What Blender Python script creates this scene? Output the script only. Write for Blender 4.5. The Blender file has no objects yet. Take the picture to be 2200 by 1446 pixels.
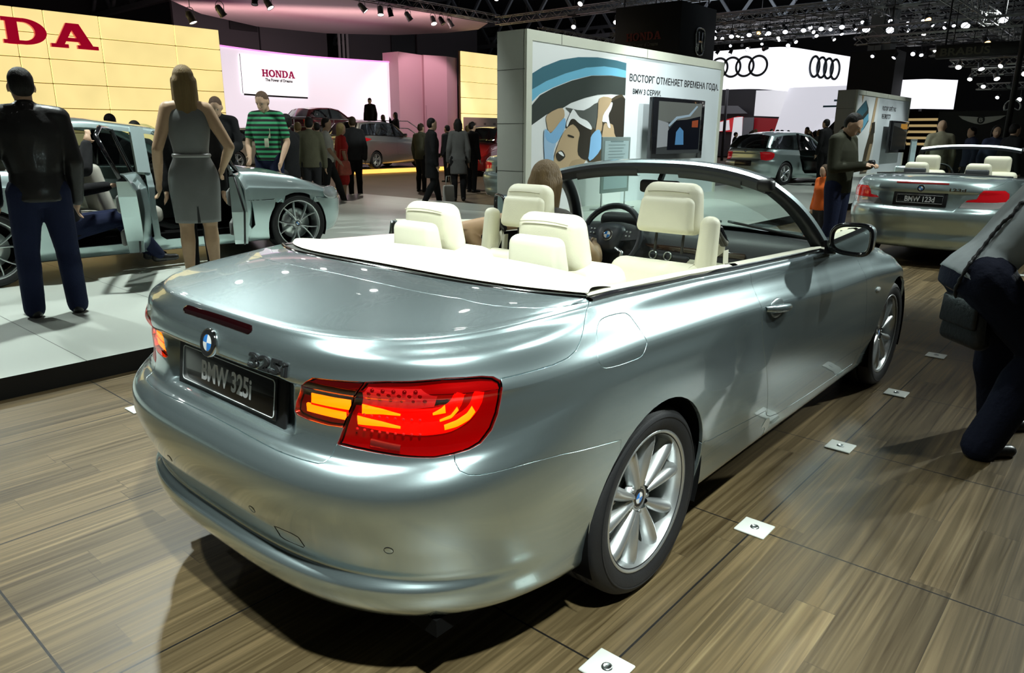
import bpy, bmesh, math, random
import numpy as np
from mathutils import Vector, Matrix, Euler
from mathutils.geometry import delaunay_2d_cdt
random.seed(7)
SC = bpy.context.scene
COL = SC.collection
D2R = math.pi / 180
# ---------------------------------------------------------------- camera, world, exposure, lights
# frame: x runs along the silver convertible to its nose, y to its left side, z up; origin on the floor under its rear axle
CAMP = Vector((-1.899, -1.9124, 1.4578)); YAW, PITCH, ROLL, FPX = .7122, .2710, .0061, 1561.35
_d = Vector((math.cos(YAW) * math.cos(PITCH), math.sin(YAW) * math.cos(PITCH), -math.sin(PITCH)))
_r = Vector((math.sin(YAW), -math.cos(YAW), 0)); _u = _r.cross(_d)
_r, _u = math.cos(ROLL) * _r + math.sin(ROLL) * _u, -math.sin(ROLL) * _r + math.cos(ROLL) * _u
cam = bpy.data.cameras.new('camera'); camo = bpy.data.objects.new('camera', cam); COL.objects.link(camo)
camo.matrix_world = Matrix(((_r.x, _u.x, -_d.x, CAMP.x), (_r.y, _u.y, -_d.y, CAMP.y), (_r.z, _u.z, -_d.z, CAMP.z), (0, 0, 0, 1)))
cam.sensor_width = 36; cam.lens = FPX / 2200 * 36; cam.clip_start = .05; cam.clip_end = 300
SC.camera = camo
SC.view_settings.view_transform = 'Standard'; SC.view_settings.look = 'None'
SC.view_settings.exposure = 0.0; SC.view_settings.gamma = 1.0; SC.view_settings.use_curve_mapping = False
W = bpy.data.worlds.new('hall'); SC.world = W; W.use_nodes = True
W.node_tree.nodes['Background'].inputs[0].default_value = (.75, .86, .80, 1)
W.node_tree.nodes['Background'].inputs[1].default_value = .035

def spot(name, loc, tgt, power, angle, rad=.06, col=(1, .97, .90), blend=.35):
    l = bpy.data.lights.new(name, 'SPOT'); l.energy = power; l.spot_size = angle * D2R; l.spot_blend = blend
    l.shadow_soft_size = rad; l.color = col
    o = bpy.data.objects.new(name, l); COL.objects.link(o); o.location = loc
    o.rotation_euler = (Vector(tgt) - Vector(loc)).to_track_quat('-Z', 'Y').to_euler()
    return o
def area(name, loc, tgt, power, sx, sy, col=(1, 1, 1)):
    l = bpy.data.lights.new(name, 'AREA'); l.energy = power; l.shape = 'RECTANGLE'; l.size = sx; l.size_y = sy; l.color = col
    o = bpy.data.objects.new(name, l); COL.objects.link(o); o.location = loc
    o.rotation_euler = (Vector(tgt) - Vector(loc)).to_track_quat('-Z', 'Y').to_euler()
    return o
# lamps on the trusses over the stand (fixtures are built with the trusses): (place, target, watts, cone)
COOL = (.90, 1.0, .96); WARM = (1, .90, .74)
STAND = [((2.6, -3.0, 5.75), (.9, -.40, .85), 620, 36), ((-1.9, -3.0, 5.75), (-.75, -.60, .80), 1900, 36), ((9.6, -4.6, 5.4), (.9, -.7, .85), 2200, 22), ((5.0, -3.0, 5.75), (2.5, -.45, .85), 300, 36), ((4.6, 1.5, 5.75), (-.4, .2, .9), 400, 46),  # the strongest spot is added, out of view, to brighten the car's right flank
         ((-2.4, 1.5, 5.75), (-1.1, .35, .4), 620, 60), ((1.0, 1.5, 5.75), (.6, .1, .9), 190, 60), ((1.0, 5.2, 5.75), (-.2, 3.9, .1), 1150, 85), ((5.2, 5.2, 5.75), (3.4, 6.0, .6), 700, 75),
         ((8.2, 1.5, 5.75), (8.2, .3, .6), 800, 70), ((7.2, -3.0, 5.75), (7.6, -.3, .8), 900, 54), ((9.4, 1.5, 5.75), (9.3, 6.3, 1.7), 900, 62), ((13.2, 1.5, 5.75), (13.0, 6.3, 1.7), 900, 62),
         ((11.5, 5.2, 5.75), (12, 4.0, .1), 700, 100), ((5.8, 9.4, 5.75), (9.8, 8.4, .6), 500, 60), ((-.4, 9.4, 5.75), (1.5, 6.5, .8), 900, 75)]
for i, (p, t, w, a_) in enumerate(STAND): spot('stand_spot', (p[0], p[1], p[2] - .52), t, w, a_, .10, COOL, .5)
# the other stands' own lamps, then an added ceiling fill
spot('far_spot', (19.5, 3.2, 6.0), (19.5, 6.5, .8), 1100, 70, .12, COOL); spot('far_spot', (29, 2.5, 6.0), (29, 6.3, 1.6), 1500, 70, .12, COOL)
spot('far_spot', (24, 18, 6.6), (22, 24.0, .5), 900, 80, .12, WARM); spot('far_spot', (14, 17, 6.6), (12, 17, .0), 1100, 110, .12, WARM)
area('canopy_uplight', (19, 29.4, 5.6), (20, 30.6, 7), 220, 14, .5, (1, .62, .62)); spot('pink_wash', (26, 25.4, 6.6), (26.5, 29, 2.5), 900, 80, .12, (1, .66, .74))
area('ceiling_fill', (34, 8, 7.7), (34, 8, 11), 2600, 20, 24, (.85, .92, 1))  # unseen fill light, added to lift the dark ceiling and girders
# ---------------------------------------------------------------- materials
MATS = {}
def nd(nt, t, **k):
    n = nt.nodes.new(t)
    for a, b in k.items(): setattr(n, a, b)
    return n
def mat(name, col=(.5, .5, .5), rough=.5, metal=0.0, coat=0.0, emit=None, es=0.0, alpha=None, trans=0.0, spec=.5, sheen=0.0, ior=1.45, coat_rough=.03):
    if name in MATS: return MATS[name]
    m = bpy.data.materials.new(name); m.use_nodes = True
    b = m.node_tree.nodes['Principled BSDF']
    b.inputs['Base Color'].default_value = (*col, 1); b.inputs['Roughness'].default_value = rough
    b.inputs['Metallic'].default_value = metal; b.inputs['Coat Weight'].default_value = coat
    b.inputs['Coat Roughness'].default_value = coat_rough
    b.inputs['Specular IOR Level'].default_value = spec; b.inputs['IOR'].default_value = ior
    b.inputs['Transmission Weight'].default_value = trans; b.inputs['Sheen Weight'].default_value = sheen
    if emit: b.inputs['Emission Color'].default_value = (*emit, 1); b.inputs['Emission Strength'].default_value = es
    MATS[name] = m
    return m
def bsdf(m): return m.node_tree.nodes['Principled BSDF']
def noisy(m, scale=8.0, amt=.25, bump=0.0, bscale=60.0, stretch=(1, 1, 1), detail=4.0):
    """small tone variation and grain that belong to the material itself"""
    nt = m.node_tree; b = bsdf(m); c = tuple(b.inputs['Base Color'].default_value)
    tc = nd(nt, 'ShaderNodeTexCoord'); mp = nd(nt, 'ShaderNodeMapping'); mp.inputs['Scale'].default_value = stretch
    nt.links.new(tc.outputs['Object'], mp.inputs[0])
    n = nd(nt, 'ShaderNodeTexNoise'); n.inputs['Scale'].default_value = scale; n.inputs['Detail'].default_value = detail
    nt.links.new(mp.outputs[0], n.inputs['Vector'])
    mx = nd(nt, 'ShaderNodeMixRGB'); mx.inputs[1].default_value = tuple(x * (1 - amt) for x in c[:3]) + (1,); mx.inputs[2].default_value = tuple(min(1, x * (1 + amt)) for x in c[:3]) + (1,)
    nt.links.new(n.outputs['Fac'], mx.inputs[0]); nt.links.new(mx.outputs[0], b.inputs['Base Color'])
    if bump:
        n2 = nd(nt, 'ShaderNodeTexNoise'); n2.inputs['Scale'].default_value = bscale; n2.inputs['Detail'].default_value = 3
        nt.links.new(mp.outputs[0], n2.inputs['Vector'])
        bp = nd(nt, 'ShaderNodeBump'); bp.inputs['Strength'].default_value = bump; bp.inputs['Distance'].default_value = .01
        nt.links.new(n2.outputs['Fac'], bp.inputs['Height']); nt.links.new(bp.outputs[0], b.inputs['Normal'])
    return m
def glassy(name, tint=(.8, .9, .87), refl=.12, rough=.02, gcol=(1, 1, 1)):
    """thin pane: tinted see-through plus a clear reflection"""
    if name in MATS: return MATS[name]
    m = bpy.data.materials.new(name); m.use_nodes = True; nt = m.node_tree; nt.nodes.clear()
    o = nd(nt, 'ShaderNodeOutputMaterial'); t = nd(nt, 'ShaderNodeBsdfTransparent'); g = nd(nt, 'ShaderNodeBsdfGlossy')
    t.inputs[0].default_value = (*tint, 1); g.inputs['Color'].default_value = (*gcol, 1); g.inputs['Roughness'].default_value = rough
    lw = nd(nt, 'ShaderNodeLayerWeight'); lw.inputs['Blend'].default_value = .35
    mp = nd(nt, 'ShaderNodeMapRange'); mp.inputs['To Min'].default_value = refl * .35; mp.inputs['To Max'].default_value = min(1, refl * 4)
    mx = nd(nt, 'ShaderNodeMixShader')
    nt.links.new(lw.outputs['Facing'], mp.inputs['Value']); nt.links.new(mp.outputs[0], mx.inputs[0])
    nt.links.new(t.outputs[0], mx.inputs[1]); nt.links.new(g.outputs[0], mx.inputs[2]); nt.links.new(mx.outputs[0], o.inputs[0])
    MATS[name] = m
    return m
# ---------------------------------------------------------------- mesh building
class MB:
    def __init__(s): s.v = []; s.f = []; s.mi = []; s.sm = []
    def add(s, V, F, mi=0, sm=False):
        o = len(s.v); s.v += [tuple(map(float, p)) for p in V]
        for f in F: s.f.append(tuple(i + o for i in f)); s.mi.append(mi); s.sm.append(sm)
        return s
    def box(s, c, d, rz=0, mi=0, R=None):
        x, y, z = d[0] / 2, d[1] / 2, d[2] / 2
        P = [Vector((a * x, b * y, e * z)) for e in (-1, 1) for b in (-1, 1) for a in (-1, 1)]
        R = R or Matrix.Rotation(rz, 3, 'Z')
        P = [R @ p + Vector(c) for p in P]
        return s.add(P, [(0, 2, 3, 1), (4, 5, 7, 6), (0, 1, 5, 4), (2, 6, 7, 3), (0, 4, 6, 2), (1, 3, 7, 5)], mi)
    def rbox(s, c, d, r=.02, n=3, rz=0, mi=0, R=None, taper=None):
        """box with rounded edges; taper=(tx,ty) scales the top"""
        bm = bmesh.new(); bmesh.ops.create_cube(bm, size=1)
        for v in bm.verts:
            k = (1, 1)
            if taper and v.co.z > 0: k = taper
            v.co = Vector((v.co.x * d[0] * k[0], v.co.y * d[1] * k[1], v.co.z * d[2]))
        r = min(r, min(d) * .49)
        bmesh.ops.bevel(bm, geom=bm.edges[:] + bm.verts[:], offset=r, segments=n, profile=.5, affect='EDGES')
        R = R or Matrix.Rotation(rz, 3, 'Z')
        bm.verts.index_update()
        s.add([R @ v.co + Vector(c) for v in bm.verts], [[v.index for v in f.verts] for f in bm.faces], mi, True)
        bm.free(); return s
    def bar(s, a, b, w, h=None, mi=0, up=(0, 0, 1)):
        a, b = Vector(a), Vector(b); d = b - a; L = d.length
        if L < 1e-6: return s
        z = d.normalized(); x = Vector(up).cross(z)
        if x.length < 1e-4: x = Vector((1, 0, 0)).cross(z)
        x.normalize(); y = z.cross(x)
        R = Matrix((x, y, z)).transposed()
        return s.box((a + b) / 2, (w, h or w, L), mi=mi, R=R)
    def tube(s, pts, r, n=8, mi=0, cap=True, closed=False):
        pts = [Vector(p) for p in pts]; m = len(pts)
        rr = r if hasattr(r, '__len__') else [r] * m
        V = []; t0 = None
        for i, p in enumerate(pts):
            if closed: t = (pts[(i + 1) % m] - pts[i - 1])
            else: t = pts[min(i + 1, m - 1)] - pts[max(i - 1, 0)]
            t.normalize()
            if t0 is None:
                u = Vector((0, 0, 1)).cross(t)
                if u.length < .1: u = Vector((1, 0, 0)).cross(t)
                u.normalize()
            else:
                u = u - t * u.dot(t)
                if u.length < 1e-5: u = Vector((0, 0, 1)).cross(t)
                u.normalize()
            t0 = t; w = t.cross(u)
            for k in range(n):
                a = 2 * math.pi * k / n
                V.append(p + (u * math.cos(a) + w * math.sin(a)) * rr[i])
        F = []
        for i in range(m if closed else m - 1):
            j = (i + 1) % m
            for k in range(n): F.append((i * n + k, i * n + (k + 1) % n, j * n + (k + 1) % n, j * n + k))
        s.add(V, F, mi, True)
        if cap and not closed:
            o = len(s.v) - len(V)
            s.f.append(tuple(o + k for k in range(n))[::-1]); s.mi.append(mi); s.sm.append(False)
            s.f.append(tuple(o + (m - 1) * n + k for k in range(n))); s.mi.append(mi); s.sm.append(False)
        return s
    def lathe(s, prof, n=48, c=(0, 0, 0), R=None, mi=0, sm=True, a0=0, a1=2 * math.pi):
        """prof: (radius, height) pairs, axis = local z"""
        R = R or Matrix.Identity(3); full = abs(a1 - a0 - 2 * math.pi) < 1e-6
        m = n if full else n + 1; V = []
        for (r, h) in prof:
            for k in range(m):
                a = a0 + (a1 - a0) * k / n
                V.append(R @ Vector((r * math.cos(a), r * math.sin(a), h)) + Vector(c))
        F = []
        for i in range(len(prof) - 1):
            for k in range(n):
                k2 = (k + 1) % m
                F.append((i * m + k, i * m + k2, (i + 1) * m + k2, (i + 1) * m + k))
        return s.add(V, F, mi, sm)
    def prism(s, poly, h0, h1, R=None, c=(0, 0, 0), mi=0, sm=False):
        """poly in local xy, extruded along local z from h0 to h1"""
        R = R or Matrix.Identity(3); n = len(poly)
        V = [R @ Vector((p[0], p[1], h)) + Vector(c) for h in (h0, h1) for p in poly]
        F = [tuple(range(n))[::-1], tuple(range(n, 2 * n))] + [(i, (i + 1) % n, n + (i + 1) % n, n + i) for i in range(n)]
        return s.add(V, F, mi, sm)
    def grid(s, G, mi=0, sm=True, cu=False, cv=False, flip=False):
        """G[i][j] points"""
        a = len(G); b = len(G[0]); V = [p for row in G for p in row]; F = []
        for i in range(a if cu else a - 1):
            for j in range(b if cv else b - 1):
                q = (i * b + j, i * b + (j + 1) % b, ((i + 1) % a) * b + (j + 1) % b, ((i + 1) % a) * b + j)
                F.append(q[::-1] if flip else q)
        return s.add(V, F, mi, sm)
    def ball(s, c, r, n=12, mi=0, R=None):
        r = r if hasattr(r, '__len__') else (r, r, r); R = R or Matrix.Identity(3)
        G = []
        for i in range(n // 2 + 1):
            t = math.pi * i / (n // 2)
            G.append([R @ Vector((r[0] * math.sin(t) * math.cos(2 * math.pi * j / n), r[1] * math.sin(t) * math.sin(2 * math.pi * j / n), -r[2] * math.cos(t))) + Vector(c) for j in range(n)])
        return s.grid(G, mi, True, cv=True)
    def build(s, name, mats, parent=None, bevel=0, weld=False, subsurf=0, autosmooth=None):
        me = bpy.data.meshes.new(name); me.from_pydata(s.v, [], s.f)
        mats = mats if isinstance(mats, (list, tuple)) else [mats]
        for m in mats: me.materials.append(m)
        me.polygons.foreach_set('material_index', s.mi); me.polygons.foreach_set('use_smooth', s.sm)
        if weld:
            bm = bmesh.new(); bm.from_mesh(me); bmesh.ops.remove_doubles(bm, verts=bm.verts[:], dist=1e-5); bm.to_mesh(me); bm.free()
        me.update()
        o = bpy.data.objects.new(name, me); COL.objects.link(o)
        if parent: o.parent = parent
        if bevel:
            b = o.modifiers.new('bevel', 'BEVEL'); b.width = bevel; b.segments = 2; b.limit_method = 'ANGLE'; b.angle_limit = 40 * D2R
        if subsurf:
            b = o.modifiers.new('sub', 'SUBSURF'); b.levels = subsurf; b.render_levels = subsurf
        return o
def RZ(a): return Matrix.Rotation(a, 3, 'Z')
def RX(a): return Matrix.Rotation(a, 3, 'X')
def RY(a): return Matrix.Rotation(a, 3, 'Y')
def axisR(d, up=(0, 0, 1)):
    """matrix whose local z looks along d and local y stays near up"""
    z = Vector(d).normalized(); x = Vector(up).cross(z)
    if x.length < 1e-4: x = Vector((1, 0, 0))
    x.normalize(); return Matrix((x, z.cross(x), z)).transposed()
def tag(o, label=None, cat=None, group=None, kind=None):
    if label: o['label'] = label
    if cat: o['category'] = cat
    if group: o['group'] = group
    if kind: o['kind'] = kind
    return o
def thing(name, label, cat, loc=(0, 0, 0), rz=0, group=None):
    o = bpy.data.objects.new(name, None); COL.objects.link(o); o.empty_display_size = .1
    o.location = loc; o.rotation_euler = (0, 0, rz)
    return tag(o, label, cat, group)
def copy_tree(o, parent=None):
    c = o.copy(); COL.objects.link(c)
    if parent: c.parent = parent
    for ch in list(o.children): copy_tree(ch, c)
    return c
def structure(o, name=None):
    o['kind'] = 'structure'
    return o
def text_mesh(body, size=1.0, extrude=.002, offset=0.0, ax='CENTER', ay='BOTTOM', sx=1.0, space=1.0, shear=0.0):
    """built-in font outlines as plain mesh data (local xy plane)"""
    cu = bpy.data.curves.new('txt', 'FONT'); cu.body = body; cu.size = size; cu.extrude = extrude; cu.offset = offset
    cu.align_x = ax; cu.space_character = space; cu.shear = shear; cu.resolution_u = 4
    if ay: cu.align_y = ay
    o = bpy.data.objects.new('txt', cu); COL.objects.link(o)
    dg = bpy.context.evaluated_depsgraph_get(); dg.update()
    me = bpy.data.meshes.new_from_object(o.evaluated_get(dg))
    V = [(v.co.x * sx, v.co.y, v.co.z) for v in me.vertices]; F = [tuple(p.vertices) for p in me.polygons]
    bpy.data.objects.remove(o); bpy.data.curves.remove(cu); bpy.data.meshes.remove(me)
    return V, F
def text_obj(name, body, size, m, parent=None, c=(0, 0, 0), R=None, width=None, height=None, **k):
    V, F = text_mesh(body, size, **k); R = R or Matrix.Identity(3)
    xs = [v[0] for v in V]; ys = [v[1] for v in V]
    fx = width / (max(xs) - min(xs)) if width else 1; fy = height / (max(ys) - min(ys)) if height else 1
    y0 = min(ys)
    mb = MB().add([R @ Vector((v[0] * fx, (v[1] - y0) * fy if height else v[1], v[2])) + Vector(c) for v in V], F)
    return mb.build(name, m, parent)
def inpoly(P, poly):
    """vectorised point-in-polygon"""
    x, y = P[:, 0], P[:, 1]; r = np.zeros(len(P), bool); n = len(poly)
    for i in range(n):
        x1, y1 = poly[i]; x2, y2 = poly[(i + 1) % n]
        if y1 == y2: continue
        c = ((y1 > y) != (y2 > y)) & (x < (x2 - x1) * (y - y1) / (y2 - y1) + x1)
        r ^= c
    return r
# ---------------------------------------------------------------- car body surface
def catmull(P, m, K0=None):
    """P: (K,N,3) control rows -> ((K-1)*m+1, N, 3) centripetal-ish Catmull-Rom rows"""
    K = P.shape[0]
    out = []
    for k in range(K - 1):
        p1, p2 = P[k], P[k + 1]
        d12 = np.maximum(np.linalg.norm(p2 - p1, axis=-1, keepdims=True), 1e-6)
        if k > 0:
            p0 = P[k - 1]; d01 = np.maximum(np.linalg.norm(p1 - p0, axis=-1, keepdims=True), 1e-6)
            m1 = ((p2 - p1) / d12 * d01 + (p1 - p0) / d01 * d12) / (d01 + d12) * d12
        else:
            m1 = p2 - p1
        if k < K - 2:
            p3 = P[k + 2]; d23 = np.maximum(np.linalg.norm(p3 - p2, axis=-1, keepdims=True), 1e-6)
            m2 = ((p2 - p1) / d12 * d23 + (p3 - p2) / d23 * d12) / (d12 + d23) * d12
        else:
            m2 = p2 - p1
        for i in range(m):
            t = i / m
            out.append((2*t**3-3*t*t+1)*p1 + (t**3-2*t*t+t)*m1 + (-2*t**3+3*t*t)*p2 + (t**3-t*t)*m2)
    out.append(P[-1])
    return np.array(out)

def resample(C, n):
    d = np.r_[0, np.cumsum(np.linalg.norm(np.diff(C, axis=0), axis=1))]
    s = np.linspace(0, d[-1], n)
    return np.stack([np.interp(s, d, C[:, i]) for i in range(C.shape[1])], 1)

def sstep(a, b, x):
    t = np.clip((x - a) / (b - a), 0, 1)
    return t * t * (3 - 2 * t)

class Shell:
    """lower body of a car as one sheet: u runs rear centre -> side -> front centre, v from the sill up over the rim onto the deck"""
    NA, NM, NF, M = 150, 150, 90, 5
    def __init__(s, levels, xa, xb, belt, crease, deck=None, hood=None, flare=None, n_rear=2.6, a_rear=.75, n_front=2.5, a_front=.8, bumpedge=None):
        s.levels = levels
        cols = []
        for k, L in enumerate(levels):
            zr, xr, zs, w, zf, xf = L[:6]
            nr = L[6] if len(L) > 6 else n_rear
            zside = (lambda x, zs=zs: zs(x)) if callable(zs) else (lambda x, zs=zs: np.full_like(np.asarray(x, float), zs))
            wf = w if callable(w) else (lambda x, w=w: np.full_like(np.asarray(x, float), w))
            def fl(x, k=k):
                return wf(x) + (flare(x, k) if flare else 0)
            th = np.linspace(0, np.pi / 2, 400)
            x0 = xr + a_rear; b = 1.0
            r = ((np.abs(np.cos(th)) / a_rear) ** nr + (np.abs(np.sin(th)) / b) ** nr) ** (-1 / nr)
            x = x0 - r * np.cos(th); q = r * np.sin(th)
            x = np.r_[x, np.linspace(x0, xa, 60)[1:]]; q = np.r_[q, np.ones(59)]
            def zz(x, xr=xr, zr=zr, zside=zside):
                t = sstep(xr + .02, xr + .62, x)
                return zr * (1 - t) + zside(x) * t
            A = resample(np.stack([x, q * fl(x), zz(x)], 1), s.NA)
            xm = np.linspace(xa, xb, s.NM)
            Mi = np.stack([xm, fl(xm), zside(xm)], 1)
            x0 = xf - a_front
            r = ((np.abs(np.cos(th)) / a_front) ** n_front + np.abs(np.sin(th)) ** n_front) ** (-1 / n_front)
            x = (x0 + r * np.cos(th))[::-1]; q = (r * np.sin(th))[::-1]
            x = np.r_[np.linspace(xb, x0, 60)[:-1], x]; q = np.r_[np.ones(59), q]
            t = sstep(xf - .75, xf - .03, x)
            Fr = resample(np.stack([x, q * fl(x), zside(x) * (1 - t) + zf * t], 1), s.NF)
            cols.append(np.r_[A, Mi[1:], Fr[1:]])
        P = np.array(cols)
        s.P = P
        G = catmull(P, s.M)                       # (nv, nu, 3)
        s.nvs = G.shape[0]
        s.G = G
        s.nu = G.shape[1]
        s.deckfn = None
        if deck: s._deck(deck)
        s._norm()
    def _deck(s, d):
        rim = s.G[-1]; n = s.NDK = 26
        if True:
            iu = int(np.argmin(np.abs(rim[:s.NA + s.NM, 0] - d['x_end']) + 10 * (np.arange(s.NA + s.NM) < 20)))
        s.iu_end = iu
        L = np.r_[0, np.cumsum(np.linalg.norm(np.diff(rim[:iu + 1], axis=0), axis=1))]; sg = L / L[-1]
        ys = d['yw'] * (1 - (1 - sg) ** 1.6)
        S = np.stack([d['xs'](ys), ys, d['zs'](ys)], 1)
        S[-1] = rim[iu]
        R0 = rim[:iu + 1]
        rows = []
        tan0 = s.G[-1, :iu + 1] - s.G[-2, :iu + 1]
        sl = np.clip(tan0[:, 2] / np.maximum(np.hypot(tan0[:, 0], tan0[:, 1]), 1e-5), 0.02, .5)
        dl = np.hypot(*(S - R0)[:, :2].T)
        for i in range(1, n + 1):
            t = i / n
            t = t ** 1.3
            p = R0 * (1 - t) + S * t
            h00, h10, h01, h11 = 2*t**3-3*t*t+1, t**3-2*t*t+t, -2*t**3+3*t*t, t**3-t*t
            p[:, 2] = h00 * R0[:, 2] + h10 * np.minimum(sl * dl, .09) + h01 * S[:, 2] + h11 * d.get('s1', 0.0) * dl
            rows.append(p)
        D = np.array(rows)
        full = np.full((n, s.nu, 3), np.nan)
        full[:, :iu + 1] = D
        s.G = np.concatenate([s.G, full], 0)
    def _norm(s):
        G = s.G
        du = np.gradient(G, axis=1); dv = np.gradient(G, axis=0)
        # one sided where the deck is missing
        k = s.nvs - 1
        if G.shape[0] > s.nvs:
            bad = np.isnan(dv[k, :, 0]); dv[k, bad] = (G[k] - G[k - 1])[bad]
            kk = s.iu_end
            du[s.nvs:, kk] = (G[:, kk] - G[:, kk - 1])[s.nvs:]
            deg = np.linalg.norm(du, axis=-1) < 1e-7
        # mirror condition at the centre line
        du[:, 0] = np.array([0, 1., 0]); du[:s.nvs, -1] = np.array([0, -1., 0])
        n = np.cross(dv, du)
        ln = np.linalg.norm(n, axis=-1, keepdims=True)
        s.N = n / np.maximum(ln, 1e-12)
        # metric chart
        wu = np.nanmean(np.linalg.norm(np.diff(G[:s.nvs], axis=1), axis=-1), axis=0)
        s.U = np.r_[0, np.cumsum(wu)]
        wv = np.nanmean(np.linalg.norm(np.diff(G, axis=0), axis=-1), axis=1)
        s.V = np.r_[0, np.cumsum(wv)]
    def _ij(s, uv):
        uv = np.atleast_2d(uv)
        fi = np.interp(uv[:, 0], s.U, np.arange(len(s.U))); fj = np.interp(uv[:, 1], s.V, np.arange(len(s.V)))
        i = np.minimum(fi.astype(int), len(s.U) - 2); j = np.minimum(fj.astype(int), len(s.V) - 2)
        return i, j, fi - i, fj - j
    def _bil(s, A, uv):
        i, j, a, b = s._ij(uv)
        a = a[:, None]; b = b[:, None]
        q = [A[j, i], A[j, i + 1], A[j + 1, i], A[j + 1, i + 1]]
        w = [(1-a)*(1-b), a*(1-b), (1-a)*b, a*b]
        r = 0; ws = 0
        for x, y in zip(q, w):
            ok = ~np.isnan(x[:, :1]); y = np.where(ok, np.maximum(y, 1e-9), 0)
            r = r + np.where(ok, x, 0) * y; ws = ws + y
        return r / np.maximum(ws, 1e-12)
    def pos(s, uv): return s._bil(s.G, uv)
    def nrm(s, uv):
        n = s._bil(s.N, uv); return n / np.maximum(np.linalg.norm(n, axis=1, keepdims=True), 1e-9)
# ---------------------------------------------------------------- cutting a sheet into panels
def invert(sh, target, fn, u0=None, side=None, it=14):
    """chart coordinates of the sheet point whose fn(point) is nearest target (fn: (n,3)->(n,2))"""
    G = sh.G; ok = ~np.isnan(G[..., 0])
    Q = np.full(G.shape[:2] + (2,), 1e9); Q[ok] = fn(G[ok])
    if side is not None: Q[~side(G, sh.N)] = 1e9
    out = []
    for p in np.atleast_2d(np.array(target, float)):
        d = np.hypot(*(Q - p).transpose(2, 0, 1)); j, i = np.unravel_index(d.argmin(), d.shape)
        uv = np.array([sh.U[i], sh.V[j]]); h = .002
        for k in range(it):
            e = fn(sh.pos(uv))[0] - p
            sx = h if uv[0] + h < sh.U[-1] else -h; sy = h if uv[1] + h < sh.V[-1] else -h
            J = np.stack([(fn(sh.pos(uv + [sx, 0]))[0] - e - p) / sx, (fn(sh.pos(uv + [0, sy]))[0] - e - p) / sy], 1)
            st = np.clip(np.linalg.lstsq(J, -e, rcond=None)[0], -.03, .03) * .8
            uv = np.clip(uv + st, [0, 0], [sh.U[-1], sh.V[-1]])
        out.append(uv)
    return np.array(out)
def side_uv(sh, xz):
    return invert(sh, xz, lambda P: P[:, [0, 2]], side=lambda G, N: (np.abs(N[..., 1]) > .3) & (np.arange(G.shape[0])[:, None] < sh.nvs))
def dense(poly, step=.012, closed=True):
    P = np.array(poly, float); out = []
    n = len(P)
    for i in range(n if closed else n - 1):
        a, b = P[i], P[(i + 1) % n]; k = max(1, int(math.ceil(np.linalg.norm(b - a) / step)))
        for j in range(k): out.append(a + (b - a) * j / k)
    if not closed: out.append(P[-1])
    return np.array(out)
def smooth_closed(poly, n=6):
    P = np.array(poly, float); m = len(P); out = []
    for i in range(m):
        p0, p1, p2, p3 = P[i - 1], P[i], P[(i + 1) % m], P[(i + 2) % m]
        for j in range(n):
            t = j / n
            out.append(.5 * (2*p1 + (p2-p0)*t + (2*p0-5*p1+4*p2-p3)*t*t + (3*p1-p0-3*p2+p3)*t**3))
    return np.array(out)
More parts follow.
